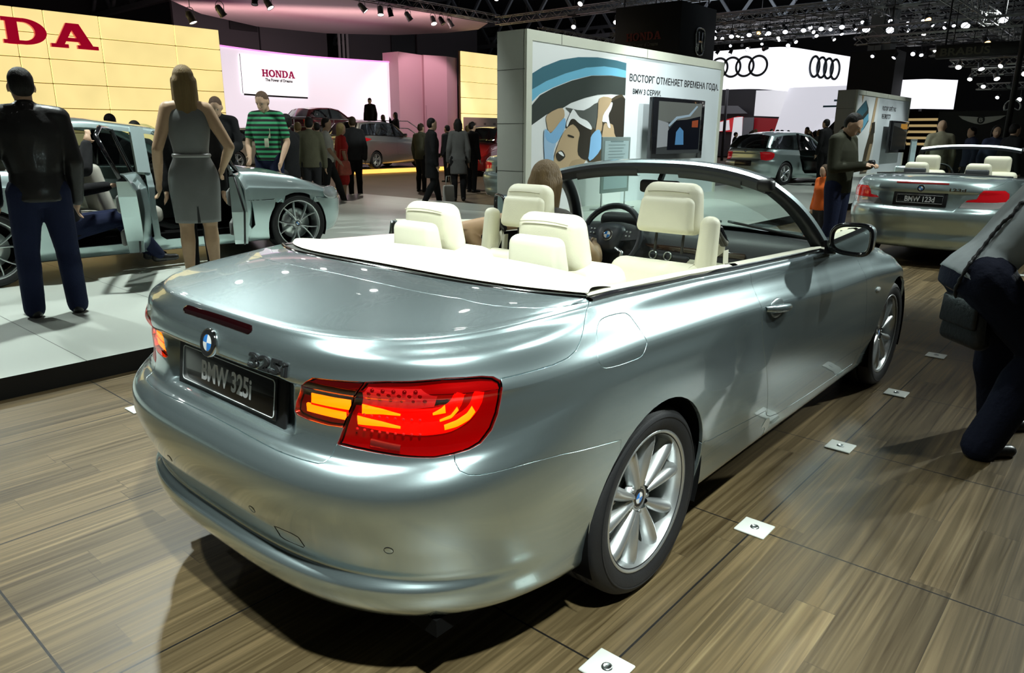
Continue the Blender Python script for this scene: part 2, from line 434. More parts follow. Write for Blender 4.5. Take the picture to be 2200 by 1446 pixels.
class Panels:
    """regions: list of (name, chart polygon); first match wins, the rest is 'body'"""
    def __init__(s, sh, regions, du=.024, dv_skip=2, keep=.005):
        s.sh = sh
        top = sh.V[sh.nvs - 1]; ue = sh.U[sh.iu_end] if sh.G.shape[0] > sh.nvs else 0
        if sh.G.shape[0] > sh.nvs: dom = [(0, 0), (sh.U[-1], 0), (sh.U[-1], top), (ue, top), (ue, sh.V[-1]), (0, sh.V[-1])]
        else: dom = [(0, 0), (sh.U[-1], 0), (sh.U[-1], top), (0, top)]
        s.dom = np.array(dom)
        ck = .0115; NV = np.arange(len(sh.V))
        fw = lambda P: np.stack([np.asarray(P)[:, 0], np.where(np.asarray(P)[:, 1] < 0, np.asarray(P)[:, 1], np.interp(np.asarray(P)[:, 1], sh.V, NV) * ck + np.maximum(0, np.asarray(P)[:, 1] - sh.V[-1]))], 1)
        bk = lambda P: np.stack([P[:, 0], np.where(P[:, 1] < 0, P[:, 1], np.interp(P[:, 1] / ck, NV, sh.V) + np.maximum(0, P[:, 1] - NV[-1] * ck))], 1)
        pts = []; edges = []
        def loop(P):
            o = len(pts); pts.extend([tuple(p) for p in P]); n = len(P)
            edges.extend([(o + i, o + (i + 1) % n) for i in range(n)])
        loop(dense(fw(dense(dom, .02)), .02))
        for nm, poly in regions: loop(dense(fw(dense(poly, .012)), .012))
        vs = list(range(0, sh.nvs, dv_skip)); 
        if sh.G.shape[0] > sh.nvs: vs += list(range(sh.nvs + 1, len(sh.V) - 1, 2))
        E = np.array(pts)
        gp = []
        for r, j in enumerate(vs):
            n = int(sh.U[-1] / du); us = np.arange(1, n) * sh.U[-1] / n
            gp.append(np.stack([us, np.full(len(us), sh.V[j])], 1))
        gp = np.concatenate(gp); gp = gp[inpoly(gp, dom)]; gp = fw(gp)
        # keep clear of the cut lines
        cell = {}
        for p in E: cell.setdefault((int(p[0] / .02), int(p[1] / .02)), []).append(p)
        ok = []
        for p in gp:
            a, b = int(p[0] / .02), int(p[1] / .02); good = True
            for i in (-1, 0, 1):
                for j in (-1, 0, 1):
                    for q in cell.get((a + i, b + j), ()):
                        if (q[0] - p[0]) ** 2 + (q[1] - p[1]) ** 2 < keep * keep: good = False
            ok.append(good)
        gp = gp[np.array(ok)]
        allp = [Vector(p) for p in pts] + [Vector(p) for p in gp]
        r = delaunay_2d_cdt(allp, edges, [], 0, 1e-6)
        s.uv = bk(np.array([tuple(v) for v in r[0]])); T = np.array([f for f in r[2] if len(f) == 3])
        cen = s.uv[T].mean(1)
        T = T[inpoly(cen, dom)]; cen = s.uv[T].mean(1)
        lab = np.full(len(T), len(regions)); free = np.ones(len(T), bool)
        for k, (nm, poly) in enumerate(regions):
            m = free & inpoly(cen, np.array(poly)); lab[m] = k; free &= ~m
        s.T = T; s.lab = lab; s.names = [n for n, _ in regions] + ['body']
        uvc = np.clip(s.uv, [0, 0], [sh.U[-1], sh.V[-1]])
        s.X = sh.pos(uvc); s.N = sh.nrm(uvc)
        s.X[np.abs(s.uv[:, 0]) < 1e-6, 1] = 0; s.X[np.abs(s.uv[:, 0] - sh.U[-1]) < 1e-6, 1] = 0
    def make(s, name, sides, m, parent, objname, gap=.0016, lip=.012, offset=0.0, seam_free=True, inset=0.0, label=None):
        """mesh of one region on side(s) +1 (left, y>0), -1 (right) or (1,-1) joined; edges turn in towards the dark"""
        ks = [i for i, n in enumerate(s.names) if n in (name if isinstance(name, (list, tuple)) else [name])]
        T = s.T[np.isin(s.lab, ks)]
        if len(T) == 0: return None
        ids, inv = np.unique(T, return_inverse=True); T = inv.reshape(T.shape)
        X = s.X[ids].copy(); N = s.N[ids].copy(); uv = s.uv[ids]
        cr = np.cross(X[T[:, 1]] - X[T[:, 0]], X[T[:, 2]] - X[T[:, 0]])
        if (cr * N[T[:, 0]]).sum() < 0: T = T[:, ::-1]
        ec = {}
        for a, b, c in T:
            for e in ((a, b), (b, c), (c, a)): ec[e] = 1
        bd = [(a, b) for (a, b) in ec if (b, a) not in ec]
        cl = np.abs(X[:, 1]) < 1e-5
        bd = [(a, b) for a, b in bd if not (cl[a] and cl[b])]
        out = np.zeros_like(X)
        for a, b in bd:
            t = X[b] - X[a]
            for q in (a, b):
                o = np.cross(t, N[q]); l = np.linalg.norm(o)
                if l > 1e-9: out[q] += o / l
        l = np.linalg.norm(out, axis=1); isb = l > 1e-6
        out[isb] /= l[isb][:, None]
        out[isb & cl, 1] = 0
        if offset: X += N * offset
        X[isb] -= out[isb] * (gap + inset)
        V = [X]; NN = [N]; F = [tuple(t) for t in T]
        bi = np.where(isb)[0]; mp = {q: i for i, q in enumerate(bi)}
        n0 = len(X); nb = len(bi)
        if nb and lip:
            r1 = X[bi] + out[bi] * gap * .8 - N[bi] * gap * .8; r2 = r1 - N[bi] * lip
            n1 = out[bi] + N[bi] * .2; n1 /= np.linalg.norm(n1, axis=1, keepdims=True)
            V += [r1, r2]; NN += [n1, n1]
            for a, b in bd:
                if a not in mp or b not in mp: continue
                i, j = mp[a], mp[b]
                F.append((b, a, n0 + i, n0 + j)); F.append((n0 + j, n0 + i, n0 + nb + i, n0 + nb + j))
        V = np.concatenate(V); NN = np.concatenate(NN)
        if isinstance(sides, int): sides = (sides,)
        VV = []; FF = []; NL = []
        for sd in sides:
            o = len(VV); W = V.copy(); M_ = NN.copy(); W[:, 1] *= sd; M_[:, 1] *= sd
            VV += W.tolist(); NL += M_.tolist()
            FF += [tuple(i + o for i in (f if sd > 0 else f[::-1])) for f in F]
        if len(sides) == 2:
            # weld on the centre line
            n = len(V); rep = {}
            for i in range(n0):
                if cl[i]: rep[n + i] = i
            FF = [tuple(rep.get(i, i) for i in f) for f in FF]
            used = sorted({i for f in FF for i in f}); mm = {i: k for k, i in enumerate(used)}
            VV = [VV[i] for i in used]; NL = [NL[i] for i in used]; FF = [tuple(mm[i] for i in f) for f in FF]
        me = bpy.data.meshes.new(objname); me.from_pydata(VV, [], FF); me.materials.append(m)
        me.polygons.foreach_set('use_smooth', [True] * len(FF)); me.update()
        me.normals_split_custom_set_from_vertices(NL)
        o = bpy.data.objects.new(objname, me); COL.objects.link(o); o.parent = parent
        if label: o['label'] = label
        return o
# ---------------------------------------------------------------- shared looks
def paint(name, col, metal=.9, rough=.26, coat=1.0):
    m = mat(name, col, rough, metal, coat)
    nt = m.node_tree; b = bsdf(m)
    tc = nd(nt, 'ShaderNodeTexCoord'); v = nd(nt, 'ShaderNodeTexVoronoi'); v.inputs['Scale'].default_value = 900
    nt.links.new(tc.outputs['Object'], v.inputs['Vector'])
    mx = nd(nt, 'ShaderNodeMixRGB'); mx.inputs[1].default_value = tuple(x * .93 for x in col) + (1,); mx.inputs[2].default_value = tuple(min(1, x * 1.07) for x in col) + (1,)
    nt.links.new(v.outputs['Color'], mx.inputs[0]); nt.links.new(mx.outputs[0], b.inputs['Base Color'])
    return m
PAINT = paint('silver_blue_paint', (.55, .675, .69))
PAINT2 = paint('pale_silver_paint', (.56, .70, .70), .8, .30)
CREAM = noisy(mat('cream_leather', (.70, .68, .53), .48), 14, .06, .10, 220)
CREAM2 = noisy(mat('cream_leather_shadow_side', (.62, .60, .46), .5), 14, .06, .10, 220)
CREAMV = noisy(mat('cream_vinyl', (.62, .61, .50), .55), 10, .04, .06, 300)
BLACK = mat('black_plastic', (.012, .012, .013), .42)
GLOSSB = mat('gloss_black', (.008, .008, .01), .12, 0, .6)
RUBBER = noisy(mat('tyre_rubber', (.014, .014, .015), .62), 30, .25, .08, 200)
DARK = mat('underside_black', (.004, .004, .004), .9, spec=.1)
CHROME = mat('chrome', (.82, .84, .84), .08, 1.0)
SATIN = mat('satin_metal', (.62, .65, .64), .28, 1.0)
ALLOY = noisy(mat('alloy_silver', (.66, .69, .69), .30, .85, .5), 20, .04)
WHITE = mat('white_enamel', (.82, .84, .84), .3)
BLUE = mat('roundel_blue', (.03, .22, .66), .25, 0, .5)
RUBY = mat('red_lens_plastic', (.55, .004, .01), .12, 0, .8)
REDDARK = mat('dark_red_lens', (.10, .003, .006), .10, 0, .8)
MIRROR = mat('mirror_glass', (.85, .88, .86), .01, 1.0)
GLASS = glassy('windscreen_glass', (.80, .93, .87), .10)
DGLASS = glassy('dark_window_glass', (.16, .19, .18), .16)
SKIN = noisy(mat('skin', (.56, .36, .24), .5), 20, .08)
def roundel(mb, R, c, r, h=.004, ring=None):
    """blue and white quartered disc in a dark ring with a bright rim; material slots: 0 chrome, 1 black, 2 blue, 3 white"""
    mb.lathe([(r, -.004), (r, h * .5), (r * .95, h), (r * .90, h * .8)], 36, c, R, 0)
    mb.lathe([(r * .90, h * .8), (r * .64, h * .85)], 36, c, R, 1)
    mb.lathe([(r * .64, h * .85), (r * .60, h * 1.05), (r * .57, h * .9)], 36, c, R, 0)
    for q in range(4):
        a0 = q * math.pi / 2; mi = 2 if q % 2 else 3
        mb.lathe([(r * .57, h * .9), (r * .3, h * 1.05), (.0001, h * 1.15)], 9, c, R, mi, True, a0, a0 + math.pi / 2)
    return mb
RND = [CHROME, BLACK, BLUE, WHITE]
def make_wheel(parent, c, side, r=.317, w=.225, rim=.232, style='vspoke', dish=.035, a0=0.0, steer=0.0, lite=False):
    """wheel at hub centre c (outer face plane), axis along y, side -1 = faces -y"""
    # local frame: z = outwards
    R0 = Matrix(((1, 0, 0), (0, 0, side), (0, 1, 0)))   # local x->x, y->z, z->side*y
    R0 = Matrix(((-side, 0, 0), (0, 0, side), (0, 1, 0)))
    if steer: R0 = RZ(steer) @ R0
    n = 40 if lite else 72
    cc = Vector(c)
    spokes = MB()
    # rim barrel
    spokes.lathe([(rim, -.004), (rim + .004, .002), (rim + .003, .006), (rim - .004, .006), (rim - .012, -.004), (rim - .018, -.03), (rim - .026, -.11), (rim - .02, -.17)], n, cc, R0)
    nsp = {'vspoke': 5, 'star': 5, 'fine': 5, 'multi': 7}[style]
    rr = rim - .014
    def spoke(ah, ar, wh, wr, rh=.045, ridge=.012, sink=.012):
        K = 9; prof = []
        for i in range(K):
            t = i / (K - 1); rad = rh + (rr - rh) * t; an = ah + (ar - ah) * (t ** .9)
            ww = wh + (wr - wh) * t + (.004 * math.sin(math.pi * t) if style == 'vspoke' else 0)
            z = -sink - dish * (1 - t) ** 2 * .55 - .004 * t
            if t > .9: z -= .006
            ca, sa = math.cos(an), math.sin(an)
            row = []
            for (o, dz) in ((-1.0, -.035), (-.92, -.006), (-.45, ridge * .55), (.08, ridge), (.5, ridge * .45), (.94, -.008), (1.0, -.035)):
                x = rad * ca - o * ww / 2 * sa; y = rad * sa + o * ww / 2 * ca
                row.append(R0 @ Vector((x, y, z + dz)) + cc)
            prof.append(row)
        spokes.grid(prof, 0, True)
    for k in range(nsp):
        b = a0 + 2 * math.pi * k / nsp
        if style == 'vspoke':
            for s_ in (-1, 1): spoke(b + s_ * .215, b + s_ * .30, .030, .050, ridge=.010)
        elif style == 'fine':
            for s_ in (-1, 1): spoke(b + s_ * .05, b + s_ * .30, .022, .017, ridge=.005)
        else:
            for s_ in (-1, 1): spoke(b + s_ * .13, b + s_ * .20, .022, .028, ridge=.008)
    spokes.lathe([(.062, -.06), (.060, -.03 - dish * .3), (.045, -.016 - dish * .45), (.036, -.016 - dish * .45), (.034, -.022 - dish * .45)], 30, cc, R0)
    for k in range(5):
        a = a0 + 2 * math.pi * (k + .5) / 5; p = R0 @ Vector((.052 * math.cos(a), .052 * math.sin(a), -.02 - dish * .45)) + cc
        spokes.lathe([(.0075, -.006), (.0075, .006), (.0001, .006)], 8, p, R0)
    wo = spokes.build('wheel', ALLOY, parent)
    # tyre
    t = MB(); wd = w
    prof = [(rim - .012, .0), (rim + .004, .004), (rim + .012, .010), (rim + .04, .016), (r - .028, .014), (r - .012, .004), (r - .003, -.012), (r, -.03)]
    for g in (-.065, -.11, -.155): prof += [(r, g + .02), (r, g + .006), (r - .006, g + .005), (r - .006, g - .003), (r, g - .004)]
    prof += [(r, -wd + .03 + .01), (r - .004, -wd + .015), (r - .03, -wd), (rim, -wd + .004)]
    t.lathe(prof, n, cc, R0)
    t.lathe([(rim + .046, .0165), (rim + .049, .018), (rim + .052, .0165)], n, cc, R0)
    t.build('tyre', RUBBER, wo)
    cap = MB(); roundel(cap, R0, R0 @ Vector((0, 0, -.020 - dish * .45)) + cc, .034, .005)
    cap.build('hub_cap', RND, wo)
    d = MB(); d.lathe([(.05, -.085), (rim * .66, -.085), (rim * .66, -.105), (.05, -.105)], 40, cc, R0); d.lathe([(.05, -.08), (.075, -.08), (.08, -.1)], 24, cc, R0)
    d.build('brake_disc', SATIN, wo)
    k = MB(); k.lathe([(.001, -.135), (rim - .03, -.135), (rim - .025, -.15)], 32, cc, R0)
    k.build('wheel_back', DARK, wo)
    return wo
def mirrored(f):
    for s in (1, -1): f(s)
# ================================================================ the hall: floor, stages, walls, ceiling
def floor_mat():
    m = mat('plank_floor', (.3, .24, .15), .42); nt = m.node_tree; b = bsdf(m); L = nt.links.new
    tc = nd(nt, 'ShaderNodeTexCoord'); sx = nd(nt, 'ShaderNodeSeparateXYZ'); L(tc.outputs['Object'], sx.inputs[0])
    def math_(op, a, c=None):
        n = nd(nt, 'ShaderNodeMath', operation=op)
        for i, v in enumerate((a, c)):
            if v is None: continue
            if isinstance(v, (int, float)): n.inputs[i].default_value = v
            else: L(v, n.inputs[i])
        return n.outputs[0]
    pw = .127
    row = math_('FLOOR', math_('DIVIDE', sx.outputs['Y'], pw))
    wn = nd(nt, 'ShaderNodeTexWhiteNoise', noise_dimensions='1D'); L(row, wn.inputs['W'])
    xo = math_('ADD', math_('DIVIDE', sx.outputs['X'], 1.15), math_('MULTIPLY', wn.outputs['Value'], 7.3))
    brd = math_('FLOOR', xo)
    cb = nd(nt, 'ShaderNodeCombineXYZ'); L(row, cb.inputs[0]); L(brd, cb.inputs[1])
    w2 = nd(nt, 'ShaderNodeTexWhiteNoise', noise_dimensions='3D'); L(cb.outputs[0], w2.inputs['Vector'])
    # streaky grain along the plank, shifted per board
    mp = nd(nt, 'ShaderNodeCombineXYZ'); L(math_('ADD', math_('MULTIPLY', sx.outputs['X'], .62), math_('MULTIPLY', w2.outputs['Value'], 31)), mp.inputs[0]); L(math_('MULTIPLY', sx.outputs['Y'], 26), mp.inputs[1]); L(math_('MULTIPLY', w2.outputs['Value'], 9), mp.inputs[2])
    n1 = nd(nt, 'ShaderNodeTexNoise'); n1.inputs['Scale'].default_value = 1.6; n1.inputs['Detail'].default_value = 6; n1.inputs['Distortion'].default_value = 1.1; L(mp.outputs[0], n1.inputs['Vector'])
    r1 = nd(nt, 'ShaderNodeValToRGB'); cr = r1.color_ramp
    cr.elements[0].position = .22; cr.elements[0].color = (.046, .030, .012, 1); cr.elements[1].position = .80; cr.elements[1].color = (.225, .170, .084, 1)
    e = cr.elements.new(.48); e.color = (.108, .077, .036, 1); e = cr.elements.new(.62); e.color = (.155, .108, .051, 1)
    t = math_('ADD', math_('MULTIPLY', n1.outputs['Fac'], .95), math_('MULTIPLY', math_('SUBTRACT', w2.outputs['Value'], .5), .22)); L(t, r1.inputs[0])
    def line(v, period, off, wdt):
        f = math_('FRACT', math_('ADD', math_('DIVIDE', math_('SUBTRACT', v, off), period), .5)); d = math_('ABSOLUTE', math_('SUBTRACT', f, .5)); return math_('LESS_THAN', d, wdt / period / 2)
    seam = math_('MAXIMUM', line(sx.outputs['X'], 1.016, -.409, .007), line(sx.outputs['Y'], 1.016, -.9885, .007))
    fx = math_('FRACT', xo); end = math_('LESS_THAN', fx, .003); ed = math_('LESS_THAN', math_('FRACT', math_('DIVIDE', sx.outputs['Y'], pw)), .014)
    fine = math_('MULTIPLY', math_('MAXIMUM', end, ed), .35)
    k = math_('MAXIMUM', seam, fine)
    mx = nd(nt, 'ShaderNodeMixRGB'); mx.inputs[2].default_value = (.008, .007, .006, 1); L(k, mx.inputs[0]); L(r1.outputs[0], mx.inputs[1]); L(mx.outputs[0], b.inputs['Base Color'])
    rr = nd(nt, 'ShaderNodeMapRange'); rr.inputs['To Min'].default_value = .30; rr.inputs['To Max'].default_value = .55; L(n1.outputs['Fac'], rr.inputs['Value']); L(rr.outputs[0], b.inputs['Roughness'])
    bp = nd(nt, 'ShaderNodeBump'); bp.inputs['Strength'].default_value = .25; bp.inputs['Distance'].default_value = .002; L(math_('SUBTRACT', n1.outputs['Fac'], math_('MULTIPLY', k, 2)), bp.inputs['Height']); L(bp.outputs[0], b.inputs['Normal'])
    return m
m = MB(); m.box((26, 20, -.05), (76, 60, .1)); structure(m.build('floor', floor_mat()))
CARPETD = noisy(mat('hall_carpet', (.10, .075, .045), .55), 1.2, .3)
m = MB(); m.box((30, 26, .004), (60, 30, .006)); structure(m.build('floor_carpet', CARPETD))
ST = .127   # top of the low white stage
# white stage with its black front, joints as in the wooden floor
def stage_mat():
    m = mat('stage_white', (.56, .60, .54), .36, coat=.06); nt = m.node_tree; b = bsdf(m); L = nt.links.new
    tc = nd(nt, 'ShaderNodeTexCoord'); sx = nd(nt, 'ShaderNodeSeparateXYZ'); L(tc.outputs['Object'], sx.inputs[0]); ks = []
    for ax, off in (('X', -.409), ('Y', 2.76)):
        f = nd(nt, 'ShaderNodeMath', operation='MULTIPLY_ADD'); L(sx.outputs[ax], f.inputs[0]); f.inputs[1].default_value = 1 / 1.016; f.inputs[2].default_value = -off / 1.016 + .5
        g = nd(nt, 'ShaderNodeMath', operation='FRACT'); L(f.outputs[0], g.inputs[0]); h = nd(nt, 'ShaderNodeMath', operation='SUBTRACT'); L(g.outputs[0], h.inputs[0]); h.inputs[1].default_value = .5
        a = nd(nt, 'ShaderNodeMath', operation='ABSOLUTE'); L(h.outputs[0], a.inputs[0]); l = nd(nt, 'ShaderNodeMath', operation='LESS_THAN'); L(a.outputs[0], l.inputs[0]); l.inputs[1].default_value = .003; ks.append(l)
    mx = nd(nt, 'ShaderNodeMixRGB'); mx.inputs[1].default_value = (.56, .60, .54, 1); mx.inputs[2].default_value = (.12, .13, .12, 1)
    L(ks[0].outputs[0], mx.inputs[0]); L(mx.outputs[0], b.inputs['Base Color'])
    return m
STG = stage_mat()
SB = mat('stage_front_black', (.006, .006, .006), .6)
m = MB()
def slab(mb, x0, x1, y0, y1, z1):
    mb.box(((x0 + x1) / 2, (y0 + y1) / 2, z1 / 2), (x1 - x0, y1 - y0, z1))
m = MB(); slab(m, -9, 8.7, 2.765, 11.9, ST); s = m.build('stage', [STG, SB]); s.data.polygons.foreach_set('material_index', [0 if i == 1 else 1 for i in range(6)]); structure(s)
m = MB(); slab(m, 8.7, 44, 2.765, 7.2, ST); s = m.build('stage', [STG, SB]); s.data.polygons.foreach_set('material_index', [0 if i == 1 else 1 for i in range(6)]); structure(s)
m = MB(); m.box((26, 20, 11.6), (80, 64, .2)); structure(m.build('ceiling', mat('hall_ceiling', (.03, .033, .036), .9)))
DW = mat('hall_wall_dark', (.035, .035, .036), .9)
m = MB(); m.box((26, 50, 5.7), (80, .3, 11.6)); structure(m.build('wall_back', DW))
m = MB(); m.box((66, 20, 5.7), (.3, 64, 11.6)); structure(m.build('wall_right', DW))
# upper hall wall with its grey panels behind the car maker's stand on the left
GP = mat('upper_wall_panel', (.075, .078, .085), .7)
# ---- floor plates at the panel corners
PLT = mat('plate_pale', (.66, .68, .63), .35); 
proto = None
for i, (x, y) in enumerate([(-.409 + 1.016 * k, -.9885) for k in range(0, 9)] + [(-.409, 2.0595)]):
    if proto is None:
        m = MB(); m.rbox((0, 0, .004), (.118, .118, .008), .008, 2); proto = m.build('floor_plate', PLT)
        m = MB(); m.lathe([(.017, .008), (.015, .012), (.010, .013), (.009, .010), (.0001, .010)], 20); m.build('plate_screw', SATIN, proto); o = proto
    else: o = copy_tree(proto)
    o.location = (x, y, 0)
    w_ = ['nearest to the camera', 'second from the camera', 'third from the camera', 'fourth from the camera', 'fifth from the camera', 'sixth from the camera', 'seventh from the camera', 'eighth from the camera', 'farthest from the camera'][i] if i < 9 else ''
    tag(o, 'pale square floor plate right of the big convertible, ' + w_ if i < 9 else 'pale square floor plate half hidden behind the left corner of the big convertible', 'floor plate', 'pale plates at the floor panel corners')
# ---- picture walls of the stand
FRAME = noisy(mat('wall_frame_cream', (.66, .67, .57), .5), 5, .04); ENDG = noisy(mat('wall_end_grey', (.50, .51, .46), .5), 5, .04); PANEL = mat('wall_panel_white', (.74, .80, .84), .4)
SHP = [('teal', [(8.024, 2.437),(8.435, 2.577),(8.938, 2.728),(9.473, 2.815),(10.084, 2.858),(10.741, 2.85),(11.09, 2.828),(11.102, 2.685),(10.753, 2.71),(10.308, 2.715),(9.723, 2.653),(9.098, 2.514),(8.548, 2.354),(8.028, 2.182)]),('sky', [(8.028, 2.182),(8.548, 2.354),(9.098, 2.514),(9.723, 2.653),(10.308, 2.715),(10.753, 2.71),(11.102, 2.685),(11.114, 2.554),(10.539, 2.567),(9.895, 2.529),(9.296, 2.416),(8.733, 2.257),(8.376, 2.135),(8.025, 1.975)]),('dark', [(8.019, 1.912),(8.376, 2.113),(8.734, 2.246),(9.296, 2.405),(9.895, 2.522),(10.539, 2.561),(11.1, 2.548),(11.12, 2.227),(10.565, 2.228),(10.128, 2.197),(9.712, 2.123),(9.275, 2.017),(8.971, 1.897),(8.565, 1.799),(8.025, 1.598)]),('slate', [(9.123, 1.935),(9.683, 1.899),(10.137, 2.058),(10.131, 1.812),(10.258, 1.553),(9.959, 1.48),(9.532, 1.662),(9.283, 1.838)]),('brown', [(10.572, 2.133),(11.111, 2.158),(11.169, 1.131),(10.441, 0.844),(9.817, 1.006),(9.911, 1.573),(10.17, 1.552),(10.372, 1.817)]),('skin', [(10.403, 1.698),(10.771, 1.631),(10.801, 1.26),(10.283, 1.191),(10.197, 1.144),(10.31, 1.433)]),('hair', [(10.51, 2.059),(11.111, 2.158),(11.142, 1.435),(10.787, 1.434),(10.677, 1.654),(10.403, 1.686),(10.355, 1.745),(10.452, 1.938)]),('white', [(10.29, 1.72),(10.386, 1.937),(10.533, 2.06),(10.632, 2.063),(10.587, 1.942),(10.506, 1.82),(10.59, 1.604),(10.498, 1.615),(10.447, 1.699)]),('skin', [(8.583, 1.8),(9.008, 1.925),(9.055, 1.722),(8.685, 1.496),(8.569, 1.648)]),('skin', [(10.175, 2.134),(10.571, 2.149),(10.514, 2.012),(10.306, 1.816),(10.28, 1.553),(10.07, 1.433),(10.131, 1.812)]),('blue', [(8.5, 1.538),(8.685, 1.474),(8.841, 1.318),(8.772, 1.117),(8.868, 0.553),(8.602, 0.566),(8.512, 1.121)]),('blue2', [(8.535, 1.56),(8.685, 1.485),(9.053, 1.755),(9.099, 1.588),(8.841, 1.318),(8.559, 1.375)]),('blue2', [(9.96, 1.468),(10.214, 1.552),(10.281, 1.215),(9.904, 0.98),(9.846, 1.243)]),('skin2', [(8.94, 0.703),(9.322, 1.016),(9.814, 1.065),(9.656, 0.89),(9.183, 0.539),(8.907, 0.551)]),('skin', [(9.139, 1.566),(9.331, 1.67),(9.617, 1.617),(9.73, 1.432),(9.576, 1.222),(9.647, 1.045),(9.323, 0.992),(9.171, 0.81),(9.02, 0.653),(8.921, 0.703),(8.772, 0.891),(8.81, 1.117),(8.989, 1.43)]),('hair', [(9.138, 1.589),(9.244, 1.838),(9.36, 1.885),(9.528, 1.753),(9.863, 1.667),(9.911, 1.573),(9.888, 1.243),(9.817, 1.006),(9.521, 1.094),(9.508, 1.339),(9.541, 1.501),(9.332, 1.648)]),('white', [(9.134, 1.678),(9.281, 1.883),(9.36, 1.897),(9.526, 1.776),(9.777, 1.712),(9.922, 1.609),(9.891, 1.557),(9.532, 1.662),(9.368, 1.739),(9.249, 1.721),(9.157, 1.6)]),('hair', [(9.19, 1.465),(9.362, 1.431),(9.344, 1.404),(9.184, 1.435)]),('hair', [(8.84, 1.134),(8.999, 1.186),(9.112, 1.077),(8.948, 0.996),(8.851, 1.044)]),('white', [(8.893, 1.151),(8.992, 1.164),(9.073, 1.085),(9.003, 1.095)])]
PCOL = dict(white=(.82, .84, .84), teal=(.055, .16, .21), sky=(.17, .47, .66), dark=(.045, .055, .05), slate=(.10, .11, .10), brown=(.075, .058, .035), skin=(.52, .38, .23), skin2=(.40, .29, .17), hair=(.035, .030, .022), blue=(.36, .54, .74), blue2=(.24, .48, .75))
def screen_mat(n, col, es=.6): return mat(n, tuple(c * .3 for c in col), .2, emit=col, es=es)
def picture_wall(label, x0, x1, y, h, xp, big):
    root = thing('picture_wall', label, 'display wall', ((x0 + x1) / 2, y, ST)); ox, oy = (x0 + x1) / 2, y
    P = lambda x, yy, z: (x - ox, yy - oy, z - ST)
    fw = .165 if big else .15
    m = MB(); m.box(P((x0 + x1) / 2, y + .34, (h + ST) / 2), (x1 - x0, .60, h - ST)); m.build('wall_core', ENDG, root)
    m = MB()
    for a, b in (((x0, x1), (h - fw, h)), ((x0, x0 + fw * .9), (ST, h - fw)), ((x1 - fw * .6, x1), (ST, h - fw))): m.box(P(sum(a) / 2, y + .015, sum(b) / 2), (a[1] - a[0], .07, b[1] - b[0]))
    m.build('frame', FRAME, root)
    m = MB()
    for z in (h - .62, h - 1.5, h - 2.3): m.box(P(x0 - .001, y + .33, z), (.006, .62, .008))
    for x in (x0 + .95, x0 + (x1 - x0) * .52): m.box(P(x, y - .021, h - fw / 2), (.008, .006, fw))
    m.build('panel_joint', mat('joint_dark', (.06, .06, .055), .7), root)
    m = MB(); m.box(P((xp + x1 - fw * .6) / 2, y + .025, (ST + h - fw) / 2), (x1 - fw * .6 - xp, .03, h - fw - ST)); m.build('white_panel', PANEL, root)
    return root, P
root, P = picture_wall('large cream framed picture wall with a photo print and a long Russian slogan', 7.98, 15.34, 6.35, 3.14, 11.08, True)
m = MB(); mats_ = [mat('print_' + k, v, .45) for k, v in PCOL.items()]; kx = list(PCOL)
m.add([P(8.12, 6.362, ST), P(11.08, 6.362, ST), P(11.08, 6.362, 2.975), P(8.12, 6.362, 2.975)], [(0, 1, 2, 3)], 0)
def print_shapes(m, shapes, tr):
    for i, (n_, pts) in enumerate(shapes):
        Q = [tr(x, z) for x, z in pts]
        A = sum(Q[j][0] * Q[(j + 1) % len(Q)][1] - Q[(j + 1) % len(Q)][0] * Q[j][1] for j in range(len(Q)))
        if A < 0: Q = Q[::-1]
        m.add([P(x, 6.360 - .0016 * (i + 1), z) for x, z in Q], [tuple(range(len(Q)))], kx.index(n_))
print_shapes(m, [(n_, [(min(max(x, 8.12), 11.08), min(z, 2.975)) for x, z in (smooth_closed(p, 3) if n_ not in ('sky', 'teal', 'dark') else p)]) for n_, p in SHP], lambda x, z: (x, z))
m.build('photo_print', mats_, root)
TXT = mat('slogan_dark', (.03, .03, .035), .6); RW = Matrix(((1, 0, 0), (0, 0, -1), (0, 1, 0)))
text_obj('slogan_line', 'ВОСТОРГ ОТМЕНЯЕТ ВРЕМЕНА ГОДА.', .2, TXT, root, P(13.19, 6.3575, 2.47), RW, width=3.95, height=.175, extrude=.001, offset=.004)
text_obj('series_line', 'BMW 3 СЕРИИ.', .15, TXT, root, P(11.92, 6.3575, 2.26), RW, width=1.12, height=.115, extrude=.001, offset=.003)
# flat screen standing off the wall
def tv(label, x0, x1, y, z0, z1, shapes):
    t = thing('flat_screen', label, 'screen', ((x0 + x1) / 2, y, z0)); c = Vector((0, 0, (z1 - z0) / 2)); w, h = x1 - x0, z1 - z0
    m = MB(); m.rbox(c + Vector((0, .06, 0)), (w, .12, h), .02, 2); m.box(c + Vector((0, .20, 0)), (.3, .20, .3)); m.build('housing', GLOSSB, t)
    m = MB(); m.box(c + Vector((0, -.004, .02)), (w * .84, .01, h * .84)); s = m.build('screen', screen_mat('screen_dusk', (.030, .035, .035), .9), t)
    cols = {}
    m = MB(); mts = []
    for i, (col, pts) in enumerate(shapes):
        mt = screen_mat('screen_tone_%s' % '_'.join('%02d' % int(k * 99) for k in col), col, .8); mts.append(mt)
        Q = [(x * w * .42, z * h * .42) for x, z in pts]
        if sum(Q[j][0] * Q[(j + 1) % len(Q)][1] - Q[(j + 1) % len(Q)][0] * Q[j][1] for j in range(len(Q))) < 0: Q = Q[::-1]
        m.add([c + Vector((x, -.011 - .001 * i, z + .02)) for x, z in Q], [tuple(range(len(Q)))], i)
    if shapes: m.build('screen_image', mts, t)
    return t
